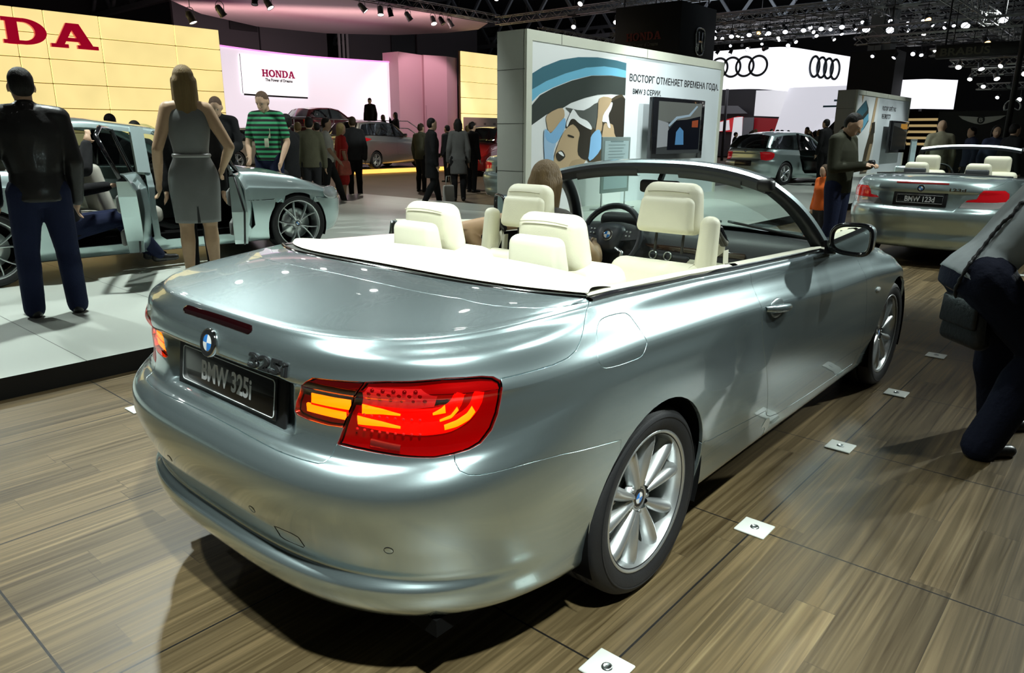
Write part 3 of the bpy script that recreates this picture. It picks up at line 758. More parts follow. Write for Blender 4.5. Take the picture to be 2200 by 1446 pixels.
tv('black flat screen on the large picture wall showing a dim film scene', 11.70, 13.95, 6.05, .96, 2.22, [((.10, .11, .10), [(-1, .2), (1, .35), (1, 1), (-1, 1)]), ((.20, .22, .23), [(-1, -.75), (-.45, -.7), (-.55, .2), (-1, .3)]), ((.004, .005, .008), [(-.55, -.85), (.95, -.85), (.95, .5), (.3, .35), (-.2, .3), (-.55, -.1)]), ((.22, .30, .36), [(-.5, .05), (-.15, .36), (.45, .48), (.80, .88), (.74, .92), (.38, .55), (-.2, .45), (-.55, .12)]), ((.06, .17, .32), [(-.20, -.65), (.20, -.65), (.16, -.1), (-.02, .05), (-.18, -.15)]), ((.22, .05, .02), [(.55, .05), (.85, .05), (.85, .35), (.55, .3)])])
def info_sign(label, x, y, h, w, zb, m_, rz=0):
    t = thing('info_sign', label, 'sign', (x, y, ST), rz)
    m = MB(); m.rbox((0, 0, (zb + h) / 2), (w, .03, h - zb), .008, 2); b = m.build('sign_board', m_, t)
    m = MB(); m.box((0, -.018, (zb + h) / 2 + .0), (w * .84, .006, (h - zb) * .86)); s = m.build('printed_sheet', mat('printed_sheet', (.42, .55, .57), .5), b)
    m = MB()
    for k in range(7): m.box((-.02 * (k % 3), -.0225, h - .14 - k * .055), (w * (.6 - .06 * (k % 3)), .002, .010))
    m.box((0, -.0225, h - .08), (w * .45, .002, .02)); m.build('text_lines', mat('sheet_text', (.20, .28, .29), .6), b)
    m = MB()
    for s_ in (-1, 1): m.tube([(s_ * w * .42, .02, .02), (s_ * w * .42, .02, h - .02)], .014, 8)
    m.rbox((0, .03, .012), (w * 1.05, .36, .02), .008, 2); m.build('stand', SATIN, t)
    return t
info_sign('grey-green information board on a stand before the large picture wall', 9.82, 5.70, 1.30, .94, .30, mat('sign_grey_green', (.30, .38, .37), .35, .3))
# second, smaller picture wall
root, P = picture_wall('second picture wall, far right, with a small Russian text and a dark screen', 25.75, 32.95, 6.35, 3.02, 28.6, False)
m = MB(); m.add([P(25.9, 6.362, ST), P(28.6, 6.362, ST), P(28.6, 6.362, 2.86), P(25.9, 6.362, 2.86)], [(0, 1, 2, 3)], 0)
print_shapes(m, [('dark', [(25.95, 2.30), (26.9, 2.72), (27.3, 2.45), (27.5, 2.0), (27.1, 1.75), (26.5, 1.5), (25.95, 1.5)]), ('sky', [(26.5, 1.9), (27.4, 2.3), (27.45, 2.05), (26.8, 1.6)]), ('teal', [(26.0, 2.3), (26.9, 2.7), (27.2, 2.4), (26.3, 2.0)]), ('skin', [(26.35, 2.86), (26.6, 2.86), (26.5, 2.6)]), ('skin', [(28.05, 2.86), (28.3, 2.86), (28.1, 1.7), (27.75, 1.6)]), ('brown', [(27.9, 1.75), (28.3, 1.9), (28.4, 1.3), (28.0, -.0), (27.2, .0), (27.5, 1.0)]), ('skin2', [(28.0, 1.2), (28.3, 1.2), (28.1, .2), (27.6, .2)]), ('hair', [(27.9, 1.95), (28.3, 2.0), (28.42, 1.6), (28.0, 1.5)])], lambda x, z: (x, z))
m.build('photo_print', mats_, root)
text_obj('slogan_line', 'ВОСТОРГ БЕРЁТ ВАС', .2, TXT, root, P(30.0, 6.3575, 2.42), RW, width=1.9, height=.20, extrude=.001, offset=.006)
text_obj('series_line', 'ВНЕ ПРИСУТСТВ', .2, TXT, root, P(29.7, 6.3575, 2.12), RW, width=1.2, height=.18, extrude=.001, offset=.006)
tv('dark flat screen with an orange glow on the second picture wall', 29.5, 32.0, 6.05, .85, 2.06, [((.35, .17, .03), [(.0, .55), (.95, .55), (.95, .95), (.0, .95)]), ((.01, .012, .012), [(-1, -1), (.9, -1), (.9, .3), (.2, .6), (-1, .8)])])
info_sign('grey information board on a stand before the second picture wall', 29.9, 5.3, 1.25, .9, .2, mat('sign_grey', (.16, .19, .19), .4, .2))
# ================================================================ other makers' stands
LIT = mat('lit_panel_yellow', (.8, .7, .4), .5, emit=(1.0, .80, .33), es=.95); LITN = LIT.node_tree
_tc = nd(LITN, 'ShaderNodeTexCoord'); _no = nd(LITN, 'ShaderNodeTexNoise'); _no.inputs['Scale'].default_value = .8; _mr = nd(LITN, 'ShaderNodeMapRange'); _mr.inputs['To Min'].default_value = .80; _mr.inputs['To Max'].default_value = 1.15
LITN.links.new(_tc.outputs['Object'], _no.inputs['Vector']); LITN.links.new(_no.outputs['Fac'], _mr.inputs['Value']); LITN.links.new(_mr.outputs[0], bsdf(LIT).inputs['Emission Strength'])
JO = mat('panel_joint_brown', (.10, .07, .03), .7); REDS = mat('sign_red', (.55, .01, .045), .3, 0, .4, emit=(.8, .0, .04), es=.35)
def lit_wall(label, xs, zs, y):
    t = thing('light_wall', label, 'lit wall', (xs[0], y, 0))
    for i in range(len(xs) - 1):
        for j in range(len(zs) - 1):
            m = MB(); m.rbox(((xs[i] + xs[i + 1]) / 2 - xs[0], 0, (zs[j] + zs[j + 1]) / 2), (xs[i + 1] - xs[i] - .035, .08, zs[j + 1] - zs[j] - .03), .012, 2); m.build('light_panel', LIT, t)
    m = MB(); m.box(((xs[-1] - xs[0]) / 2, .10, zs[-1] / 2), (xs[-1] - xs[0] + .06, .1, zs[-1])); m.build('wall_back_board', JO, t)
    return t
lit_wall('long wall of glowing yellow panels with a big red sign, upper left', [-1.0, 1.55, 4.2, 6.75, 7.62, 9.35, 12.0, 13.78], [.6, 1.42, 2.24, 3.04, 3.83, 4.62, 5.36], 27.0)
# slab-serif letters, unit height 1
def glyph(ch):
    """list of solids (outline, holes as second loop) for wide slab-serif capitals"""
    def box(x0, x1, y0, y1): return [(x0, y0), (x1, y0), (x1, y1), (x0, y1)]
    def ring(cx, cy, ax, ay, bx, by, a0, a1, n=28):
        o = [(cx + ax * math.cos(a), cy + ay * math.sin(a)) for a in np.linspace(a0, a1, n)]; i = [(cx + bx * math.cos(a), cy + by * math.sin(a)) for a in np.linspace(a0, a1, n)]
        return [[o[k], o[k + 1], i[k + 1], i[k]] for k in range(n - 1)]
    s = .15
    if ch == 'H': return [box(.12, .47, 0, 1), box(.93, 1.28, 0, 1), box(.3, 1.1, .40, .60), box(0, .6, 0, s), box(0, .6, 1 - s, 1), box(.8, 1.4, 0, s), box(.8, 1.4, 1 - s, 1)], 1.4
    if ch == 'O': return ring(.72, .5, .72, .52, .36, .34, 0, 2 * math.pi), 1.44
    if ch == 'N': return [box(.12, .36, 0, 1), box(1.04, 1.28, 0, 1), [(.12, 1), (.52, 1), (1.28, 0), (.92, 0)], box(0, .52, 0, s), box(0, .4, 1 - s, 1), box(.86, 1.42, 1 - s, 1)], 1.42
    if ch == 'D': return [box(.12, .47, 0, 1), box(0, .7, 0, s), box(0, .7, 1 - s, 1)] + ring(.62, .5, .72, .5, .36, .35, -math.pi / 2, math.pi / 2), 1.36
    if ch == 'A': return [[(.16, s), (.44, s), (.86, 1), (.56, 1)], [(.98, s), (1.38, s), (.98, 1), (.60, 1)], box(.4, 1.1, .27, .42), box(0, .56, 0, s), box(.86, 1.56, 0, s)], 1.56
def slab_word(root, word, R, c, h, width, m_, depth, gap=.08, name='sign_letter'):
    tot = sum(glyph(q)[1] for q in word) + gap * (len(word) - 1); f = width / tot; x = -width / 2
    for q in word:
        sol, w = glyph(q); m = MB()
        for k, poly in enumerate(sol): m.prism([(x + px * f, py * h) for px, py in poly], 0, depth + .001 * k, R, c)
        m.build(name, m_, root); x += (w + gap) * f
t = thing('maker_sign', 'big red HONDA letters on the glowing yellow wall', 'sign', (5.6, 26.9, 4.2))
slab_word(t, 'HONDA', RW, Vector((0, -.02, 0)), .80, 7.1, REDS, .12)
# screen wall with the small sign
LED = mat('led_wall_pink_white', (.7, .66, .7), .5, emit=(.83, .72, .80), es=.92); LEDW = mat('led_screen_white', (.8, .8, .8), .5, emit=(.96, .93, .95), es=1.0)
def cur(x): return 30.0 + .9 * math.sin(math.pi * min(1, max(0, (x - 15.2) / 9.5)))
t = thing('screen_wall', 'curved pinkish white screen wall with a small HONDA logo', 'screen wall', (20, 30, 0))
xs = np.linspace(15.2, 24.9, 31)
m = MB(); m.grid([[(x - 20, cur(x) - 30, z) for x in xs] for z in (.5, 5.12)], flip=True); m.grid([[(x - 20, cur(x) - 30 + .25, z) for x in xs] for z in (.5, 5.12)]); m.build('led_surface', LED, t)
m = MB(); m.grid([[(x - 20, cur(x) - 30 + a, z) for x in xs] for a, z in ((-.04, 5.10), (-.04, 5.17), (.3, 5.17))], flip=True); m.build('top_light_line', mat('magenta_line', (.5, .1, .4), .5, emit=(1, .35, .85), es=1.1), t)
xs2 = np.linspace(16.5, 20.25, 11)
m = MB(); m.grid([[(x - 20, cur(x) - 30 - .10, z) for x in xs2] for z in (3.20, 4.86)], flip=True); m.build('white_screen', LEDW, t)
m = MB(); m.grid([[(x - 20, cur(x) - 30 - .13, z) for x in xs2] for z in (3.12, 3.20)], flip=True); m.grid([[(x - 20, cur(x) - 30 - .09, z) for x in (16.46, 16.5)] for z in (3.2, 4.9)], flip=True); m.build('screen_edge', BLACK, t)
t2 = thing('logo_sign', 'small dark red HONDA logo with its slogan on the white screen', 'logo', (18.38, cur(16.5) - .12, 3.85))
slab_word(t2, 'HONDA', RW, Vector((0, 0, .14)), .32, 1.75, mat('logo_crimson', (.35, .0, .06), .5, emit=(.45, .0, .09), es=.5), .01)
text_obj('slogan_line', 'The Power of Dreams', .2, mat('logo_black', (.02, .02, .02), .6), t2, (0, 0, -.06), RW, width=1.45, height=.14, extrude=.004, offset=.006)
# pink lit side panels and the second glowing wall
PINK = mat('pink_panel', (.50, .32, .36), .55)
t = thing('panel_wall', 'folded pinkish panel wall right of the screen wall', 'panel wall', (26.5, 29, 0)); zt = 5.62
fold = [(24.9, 30.2), (24.95, 29.3), (26.9, 29.6), (26.9, 29.45), (28.2, 29.0), (29.26, 29.25)]
m = MB(); m.grid([[(x - 26.5, y - 29, z) for x, y in fold] for z in (.4, zt)], sm=False, flip=True); m.grid([[(x - 26.5, y - 28.7, z) for x, y in fold] for z in (.4, zt)], sm=False); m.build('panel', PINK, t)
m = MB(); m.box((.9, .42, 1.75), (.9, .03, 2.5)); m.build('door_leaf', mat('pink_door', (.45, .28, .32), .55), t)
lit_wall('tall narrow glowing yellow wall beside the pinkish panels', [29.3, 32.4], [.9, 1.75, 2.62, 3.5, 4.36, 5.22, 6.0], 29.0)
# dark walls above, with a glimpse of grey panels and an opening
t = thing('upper_wall', 'dark grey upper wall with an opening above the screen wall', 'wall panel', (24, 37, 0))
for x0, x1, c in ((16.8, 21.5, .055), (21.6, 26, .07), (27.5, 33, .085), (33.2, 39, .07)):
    m = MB(); m.box(((x0 + x1) / 2 - 24, 0, 7.0), (x1 - x0, .2, 4.4)); m.build('panel', mat('upper_panel_%d' % int(c * 1000), (c, c, c * 1.08), .7), t)
m = MB(); m.box((4.9 + 3, -.14, 7.2), (2.0, .1, 1.5)); m.box((-3.4, -.14, 7.3), (1.6, .1, 1.0)); m.build('opening', BLACK, t)
m = MB(); m.box((1.6 + 1.2, -.2, 6.9), (.12, .1, 2.0)); m.box((3.1, -.2, 6.9), (.12, .1, 2.0)); m.box((3.4, -.2, 6.9), (.12, .1, 2.0)); m.build('pipe', mat('grey_pipe', (.35, .36, .36), .5), t)
# flat pinkish canopy
t = thing('canopy', 'large flat pinkish canopy under the lighting truss, top centre left', 'canopy', (20, 30, 7.0))
out = [(6.5, 25.6), (27.9, 25.6), (29.3, 27.6), (29.2, 30), (28, 33), (25, 35.6), (21, 36.2), (17, 34.4), (14, 31.5), (11, 29.2), (6.5, 28.2)]
O2 = smooth_closed(out, 3); m = MB(); m.prism([(x - 20, y - 30) for x, y in out], 0, .18); m.build('canopy_sheet', mat('canopy_cloth', (.62, .50, .50), .8), t)
# low stage with orange light line, stairs, podium
m = MB(); m.box((24, 25.7, .10), (34, 10.7, .20)); structure(m.build('stage', mat('far_stage_dark', (.05, .045, .04), .35)))
t = thing('light_strip', 'orange glowing light strip along the foot of the far stage', 'light strip', (17.3, 20.27, .0))
m = MB(); m.rbox((0, 0, .10), (6.3, .14, .15), .03, 2); m.build('strip_cover', mat('orange_strip', (.9, .5, .1), .5, emit=(1, .50, .10), es=1.6), t)
t = thing('podium', 'dark raised podium carrying the dark red car in front of the screen wall', 'podium', (18.2, 27.4, .1))
m = MB(); m.rbox((0, .3, .52), (8.4, 3.4, 1.04), .05, 2); m.build('podium_block', mat('podium_dark', (.06, .05, .05), .35), t)
t = thing('stairs', 'dark stairs up to the podium with two people in black on them', 'stairs', (20.6, 24.6, .2))
for k in range(5):
    m = MB(); m.box((0, .32 * k, .085 * (k + 1)), (3.6, .32, .17 * (k + 1))); m.build('stair_step', mat('stair_dark', (.05, .05, .05), .5), t)
t = thing('hand_rail', 'steel hand rail along the podium with the dark red car and down its stairs', 'rail', (18.2, 27.4, .1))
m = MB()
for z in (1.62, 1.95): m.tube([(-4.0, -1.5, z), (1.8, -1.5, z), (4.3, -1.5, z), (6.3, -1.5, z - 1.0)], .022, 6)
for x in (-4, -2, 0, 1.8, 3.4): m.tube([(x, -1.5, 1.0), (x, -1.5, 1.95)], .02, 6)
m.build('hand_rail', SATIN, t)
t = thing('hand_rail', 'second steel hand rail beside the stairs before the glowing narrow wall', 'rail', (26.5, 26, .1))
m = MB(); m.tube([(-1.6, 0, .9), (.6, 0, 1.75), (5.0, 0, 1.7)], .025, 6)
for x in (-1.2, .6, 3, 5): m.tube([(x, 0, .0), (x, 0, 1.7 if x > 0 else 1.05)], .02, 6)
m.build('rail_tube', SATIN, t)
t = thing('notice_board', 'pale board with small notices below the narrow glowing wall', 'board', (30.3, 28.4, .1)); m = MB(); m.rbox((0, 0, 1.7), (2.8, .1, 1.2), .02, 2); m.box((-1.2, .06, .6), (.08, .04, 1.2)); m.box((1.2, .06, .6), (.08, .04, 1.2)); m.build('board', mat('notice_pale', (.42, .36, .27), .6), t)
m = MB()
for k in range(9): m.box((-1.1 + .28 * k, -.06, 1.75 + .2 * (k % 3 - 1)), (.18, .01, .12))
m.build('notice', mat('notice_dark', (.16, .13, .10), .6), t)
# hanging black cube
t = thing('hanging_cube', 'black hanging cube with dim red HONDA letters and a chrome H emblem', 'hanging sign', (21.2, 11.34, 3.1))
m = MB(); m.rbox((0, 0, 1.20), (2.4, 2.42, 2.40), .01, 1); m.build('cube_body', mat('cube_black', (.010, .010, .011), .6), t)
RL = Matrix(((0, 0, -1), (-1, 0, 0), (0, 1, 0)))
slab_word(t, 'HONDA', RL, Vector((-1.205, .10, 1.33)), .24, 1.30, mat('dim_red', (.14, .006, .01), .5), .01)
text_obj('slogan_line', 'The Power of Dreams', .2, mat('dim_grey', (.10, .10, .09), .6), t, Vector((-1.21, .10, 1.14)), RL, width=1.1, height=.12, extrude=.003, offset=.004)
m = MB(); E8 = [(.62 * a, b) for a, b in ((-.40, .46), (-.44, .0), (-.30, -.46), (.30, -.46), (.44, .0), (.40, .46))]
m.tube([RW @ Vector((x * 1.0, y * .8, .02)) + Vector((.10, -1.22, 1.30)) for x, y in smooth_closed(E8, 5)], .035, 6, closed=True)
for s_ in (-1, 1): m.tube([RW @ Vector((s_ * .13, .30, .02)) + Vector((.10, -1.22, 1.30)), RW @ Vector((s_ * .10, 0, .02)) + Vector((.10, -1.22, 1.30)), RW @ Vector((s_ * .15, -.30, .02)) + Vector((.10, -1.22, 1.30))], .035, 6)
m.bar(RW @ Vector((-.12, 0, .02)) + Vector((.10, -1.22, 1.30)), RW @ Vector((.12, 0, .02)) + Vector((.10, -1.22, 1.30)), .06)
m.build('emblem', CHROME, t)
m = MB()
for sx in (-1, 1):
    for sy in (-1, 1): m.tube([(sx, sy, 2.4), (sx, sy, 5.0)], .02, 5)
m.build('hanger', BLACK, t)
# white stand with four rings
WL = mat('lit_white', (.8, .8, .85), .5, emit=(.93, .93, 1.0), es=1.25)
t = thing('lit_fascia', 'bright white curved fascia with two sets of four dark rings', 'lit sign', (40, 14.6, 0))
pth = [(40, 24), (40, 15.6), (40.15, 15.0), (40.6, 14.6), (41.4, 14.42), (48.9, 13.45)]
m = MB(); m.grid([[(x - 40, y - 14.6, z) for x, y in pth] for z in (4.12, 6.2)], sm=False); m.grid([[(x - 40 + 1, y - 14.6 + 2, z) for x, y in pth] for z in (4.12, 6.2)], sm=False); m.grid([[(x - 40, y - 14.6, 4.12) for x, y in pth], [(x - 39, y - 12.6, 4.12) for x, y in pth]]); m.build('fascia_sheet', WL, t)
RG = mat('ring_dark', (.05, .06, .07), .3, .6)
def rings(c, R, r, dx):
    for k in range(4):
        m = MB(); m.tube([Vector(c) + R @ Vector(((k - 1.5) * dx + r * math.cos(a), r * math.sin(a), .03)) for a in np.linspace(0, 2 * math.pi, 32, endpoint=False)], r * .13, 6, closed=True); m.build('ring', RG, t)
rings((-.02, 17.25 - 14.6, 5.27), RL, .52, .78)
d_ = Vector((7.5, -.97, 0)).normalized(); RF = Matrix((d_, Vector((0, 0, 1)), d_.cross(Vector((0, 0, 1))))).transposed()
rings((44.6 - 40, 14.0 - 14.6, 5.35), RF, .56, .85)
t = thing('arch_wall', 'white sloping arch structure under the fascia', 'arch', (42, 13, 0)); WS = mat('stand_white_glow', (.78, .79, .82), .45, emit=(.9, .9, 1), es=.62)  # arch white is given emission so that it looks brightly lit
Y = lambda y: (y - 13)
def prism_yz(mb, pts, x0, x1): mb.prism([(-(y - 13), z) for y, z in pts], 0, x1 - x0, Matrix(((0, 0, 1), (-1, 0, 0), (0, 1, 0))), (x0 - 42, 0, 0))
m = MB(); prism_yz(m, [(15.6, .1), (14.6, 4.1), (9.7, 4.1), (9.7, 2.55), (11.6, 2.55), (12.5, 2.35), (13.1, 1.7), (13.6, .1)], 41, 43); m.build('arch_body', WS, t)
m = MB(); prism_yz(m, [(13.4, .1), (12.9, 1.6), (12.2, 2.0), (9.7, 2.05), (9.7, .1)], 44.5, 44.7); m.build('inner_wall', mat('stand_grey', (.34, .35, .35), .5, emit=(.8, .8, .8), es=.12), t)
m = MB(); prism_yz(m, [(12.9, 1.9), (12.2, 2.35), (9.7, 2.4), (9.7, 2.0), (12.2, 1.97)], 44.3, 44.45); m.build('dark_opening', DARK, t)
for y, z, w in ((11.6, 3.35, .9), (12.0, 3.05, 1.2)):
    m = MB(); m.box((-1.02, y - 13, z), (.02, w, .10)); m.build('small_lettering', mat('sign_blue_grey', (.12, .25, .32), .5), t)
t = thing('graphic_wall', 'red and white graphic wall with white screens behind the hatchback', 'graphic wall', (47, 19, 0))
def pyz(mb, pts, x, mi): mb.prism([(-(y - 19), z) for y, z in pts], 0, .06, Matrix(((0, 0, 1), (-1, 0, 0), (0, 1, 0))), (x - 47, 0, 0), mi)
cols = [mat('graphic_red', (.55, .03, .04), .4, emit=(.9, .03, .04), es=.22), mat('graphic_darkred', (.20, .015, .02), .4, emit=(.5, .01, .02), es=.15), mat('graphic_white', (.75, .75, .77), .4, emit=(.9, .9, .95), es=.45), mat('graphic_grey', (.20, .21, .23), .4), mat('graphic_dark', (.03, .03, .035), .5)]
for mi, nm, x, pts in ((4, 'dark_backing', 47.3, [(24, .1), (24, 5), (15, 5), (15, .1)]), (0, 'red_panel', 47, [(22.4, 2.2), (20.2, 2.75), (19.8, 2.7), (19.8, 1.7), (21.6, 1.75)]), (1, 'dark_red_panel', 46.9, [(19.0, 2.65), (15.4, 2.45), (16.0, .9), (18.9, .9)]), (0, 'red_stripe', 46.8, [(18.9, 1.35), (15.6, 1.95), (15.6, 2.15), (18.9, 1.6)]), (2, 'white_screen', 46.7, [(18.95, 2.75), (18.95, 4.35), (16.8, 4.3), (16.8, 2.65)]), (2, 'white_screen', 46.7, [(16.65, 2.65), (16.65, 4.3), (15.0, 4.25), (15.2, 2.6)]), (2, 'white_rib', 46.6, [(20.4, .5), (20.3, 2.65), (19.7, 2.7), (19.6, .5)]), (3, 'grey_rib', 46.6, [(19.6, .5), (19.65, 2.65), (18.9, 2.65), (18.9, .5)]), (2, 'white_slash', 46.5, [(23.2, 2.1), (22.6, 2.6), (21.3, 2.75), (21.3, 2.6), (22.4, 2.3)]), (2, 'white_block', 46.5, [(21.3, 1.75), (21.3, 2.35), (20.6, 2.5), (20.5, 1.85)]), (2, 'white_leg', 46.5, [(23.0, .3), (23.2, 1.9), (22.7, 1.9), (22.1, .3)]), (3, 'grey_slab', 46.4, [(23.6, 2.9), (23.6, 3.5), (20.0, 3.4), (19.3, 2.9)])):
    m = MB(); pyz(m, pts, x, 0); m.build(nm, cols[mi], t)
def post(label, x, y, h, r=.09):
    o = thing('stand_post', label, 'post', (x, y, 0)); m = MB(); m.tube([(0, 0, 0), (0, 0, h)], r, 8); m.build('pole', mat('post_dark', (.03, .03, .035), .5), o); return o
post('dark post under the white fascia before the red graphics', 40.6, 18.1, 4.12)
# second white sign with timber slats below
t = thing('lit_box_sign', 'second bright white lit box sign right of the black column', 'lit sign', (38, 7.1, 0))
pth = [(38.6, 9.0), (38, 8.2), (38, 7.1), (38.6, 6.0)]
m = MB(); m.grid([[(x - 38, y - 7.1, z) for x, y in [(38, 9.2), (38, 7.0), (39.6, 6.0)]] for z in (2.75, 4.08)], sm=False); m.build('sign_sheet', WL, t)
m = MB(); m.tube([(.1, 0, .1), (.1, 0, 2.75)], .06, 8); m.build('pole', BLACK, t)
t = thing('slat_wall', 'stand of warm lit horizontal timber slats below the second white sign', 'slat wall', (36.5, 6.2, 0)); WD = mat('lit_slat', (.55, .40, .18), .6, emit=(1, .72, .32), es=.35)
for k in range(5):
    m = MB(); m.box((0, 0, 1.15 + .27 * k), (.12, 2.3, .11)); m.build('slat', WD, t)
m = MB(); m.box((.4, 0, 1.3), (.1, 2.4, 2.6)); m.build('backing', DARK, t)
t = thing('column_cladding', 'tall square column with black cladding right of the rings sign', 'column', (36, 8.7, 0))
m = MB(); m.box((0, 0, 2.6), (1.6, 1.95, 5.2)); m.build('black_cladding', mat('cladding_black', (.012, .012, .012), .7), t)
m = MB(); m.box((0, -.1, 8.3), (.9, .95, 6.2)); m.box((-.5, -.1, 8.3), (.1, .25, 6.2)); m.build('steel_column', mat('column_grey', (.22, .23, .22), .6), t)
# black stand with winged emblem, far right
t = thing('dark_stand_wall', 'black stand wall with a silver winged B emblem at the far right', 'stand wall', (25, .6, 0)); BW = mat('stand_black', (.010, .010, .010), .55)
m = MB(); m.box((.1, -.6, 1.12), (.2, 7.2, 2.24)); m.build('wall_sheet', BW, t)
m = MB(); EM = mat('emblem_silver', (.38, .37, .33), .35, .6)
Q = lambda y, z: Vector((-.03, y - .6, z))
for s_ in (1, -1):
    pl = [(0, 1.98), (.10, 2.06), (.62, 2.10), (.50, 2.00), (.34, 1.93), (.16, 1.87), (0, 1.84)]
    m.prism([(s_ * a * (1), z) for a, z in (pl if s_ > 0 else pl[::-1])][::1], 0, .03, RL, Q(2.42, 0) + Vector((0, 0, 0)))
m.build('wings', EM, t)
m = MB(); m.tube([Q(2.42 + .085 * math.cos(a), 1.975 + .10 * math.sin(a)) + Vector((-.03, 0, 0)) for a in np.linspace(0, 2 * math.pi, 20, endpoint=False)], .016, 6, closed=True); m.lathe([(.08, 0), (.0001, .004)], 20, Q(2.42, 1.975) + Vector((-.03, 0, 0)), axisR((-1, 0, 0))); m.build('emblem_disc', BLACK, t)
text_obj('emblem_letter', 'B', .2, EM, t, Q(2.42, 1.915) + Vector((-.05, 0, 0)), RL, height=.12, extrude=.004, offset=.004)
t = thing('hanging_board', 'black hanging board with dim BRABUS letters, upper right', 'hanging sign', (22, 1.6, 3.55))
m = MB(); m.rbox((.1, 0, .17), (.2, 3.4, .34), .01, 1); m.build('board', BW, t)
text_obj('board_lettering', 'BRABUS', .3, mat('bronze_grey', (.10, .095, .07), .5, .4), t, Vector((-.01, 1.0, .06)), RL, width=1.18, height=.20, extrude=.006, offset=.008)
m = MB()
for y in (1.5, -.5): m.tube([(.1, y, .34), (.1, y, 4.4)], .025, 6)
m.build('hanger', BLACK, t)
t = thing('stand_post', 'dark vertical pole at the far right below the hanging board', 'post', (21.6, 1.25, 0)); m = MB(); m.tube([(0, 0, 0), (0, 0, 7)], .07, 8); m.build('pole', BW, t)
t = thing('bright_panel', 'pale grey lit panel at the right edge behind the pole', 'lit panel', (30, .3, 0)); m = MB(); m.rbox((0, 0, 2.75), (.15, 1.7, 1.3), .03, 2); m.build('panel_sheet', mat('pale_lit', (.45, .5, .5), .3, emit=(.75, .85, .85), es=.45), t)
t = thing('star_sign', 'small silver ringed star above the black stand wall', 'emblem', (27, 1.95, 2.3)); m = MB(); m.tube([(0, .22 * math.cos(a), .10 + .22 * math.sin(a)) for a in np.linspace(0, 2 * math.pi, 28, endpoint=False)], .022, 6, closed=True)
for a in (90, 210, 330): m.bar((0, 0, .10), (0, .21 * math.cos(a * D2R), .10 + .21 * math.sin(a * D2R)), .03)
m.tube([(.02, 0, -.12), (.02, 0, -2.3)], .02, 6); m.build('star_ring', SATIN, t)
# ================================================================ lighting trusses and lamps under the roof
TRM = mat('truss_metal', (.40, .40, .38), .35, .8); TRD = mat('truss_dark', (.05, .05, .05), .5, .5)
def truss(a, b, sz, label, m_=None, step=None, n=4, r=.026):
    a, b = Vector(a), Vector(b); d = (b - a); L = d.length; d.normalize(); up = Vector((0, 0, 1)); sd = d.cross(up).normalized()
    t = thing('lighting_truss', label, 'truss', a, 0, 'lighting trusses under the hall roof')
    cs = [(sd * x + up * z) * sz / 2 for x, z in ((-1, -1), (1, -1), (1, 1), (-1, 1))]
    m = MB()
    for c in cs: m.tube([c, c + d * L], r, 5)
    m.build('truss_chord', m_ or TRM, t)
    step = step or sz * 1.1; k = max(2, int(L / step)); m = MB()
    for i in range(k):
        p, q = d * L * i / k, d * L * (i + 1) / k
        for u in range(4):
            c0, c1 = cs[u], cs[(u + 1) % 4]
            if i % 2: c0, c1 = c1, c0
            m.tube([p + c0, q + c1], r * .55, 4)
    m.build('truss_lacing', m_ or TRM, t)
    for q in (.12, .88):
        h = MB(); h.tube([d * L * q + Vector((0, 0, sz / 2)), d * L * q + Vector((0, 0, 11.55 - a.z))], .014, 5); h.build('hanger_cable', TRD, t)
    return t
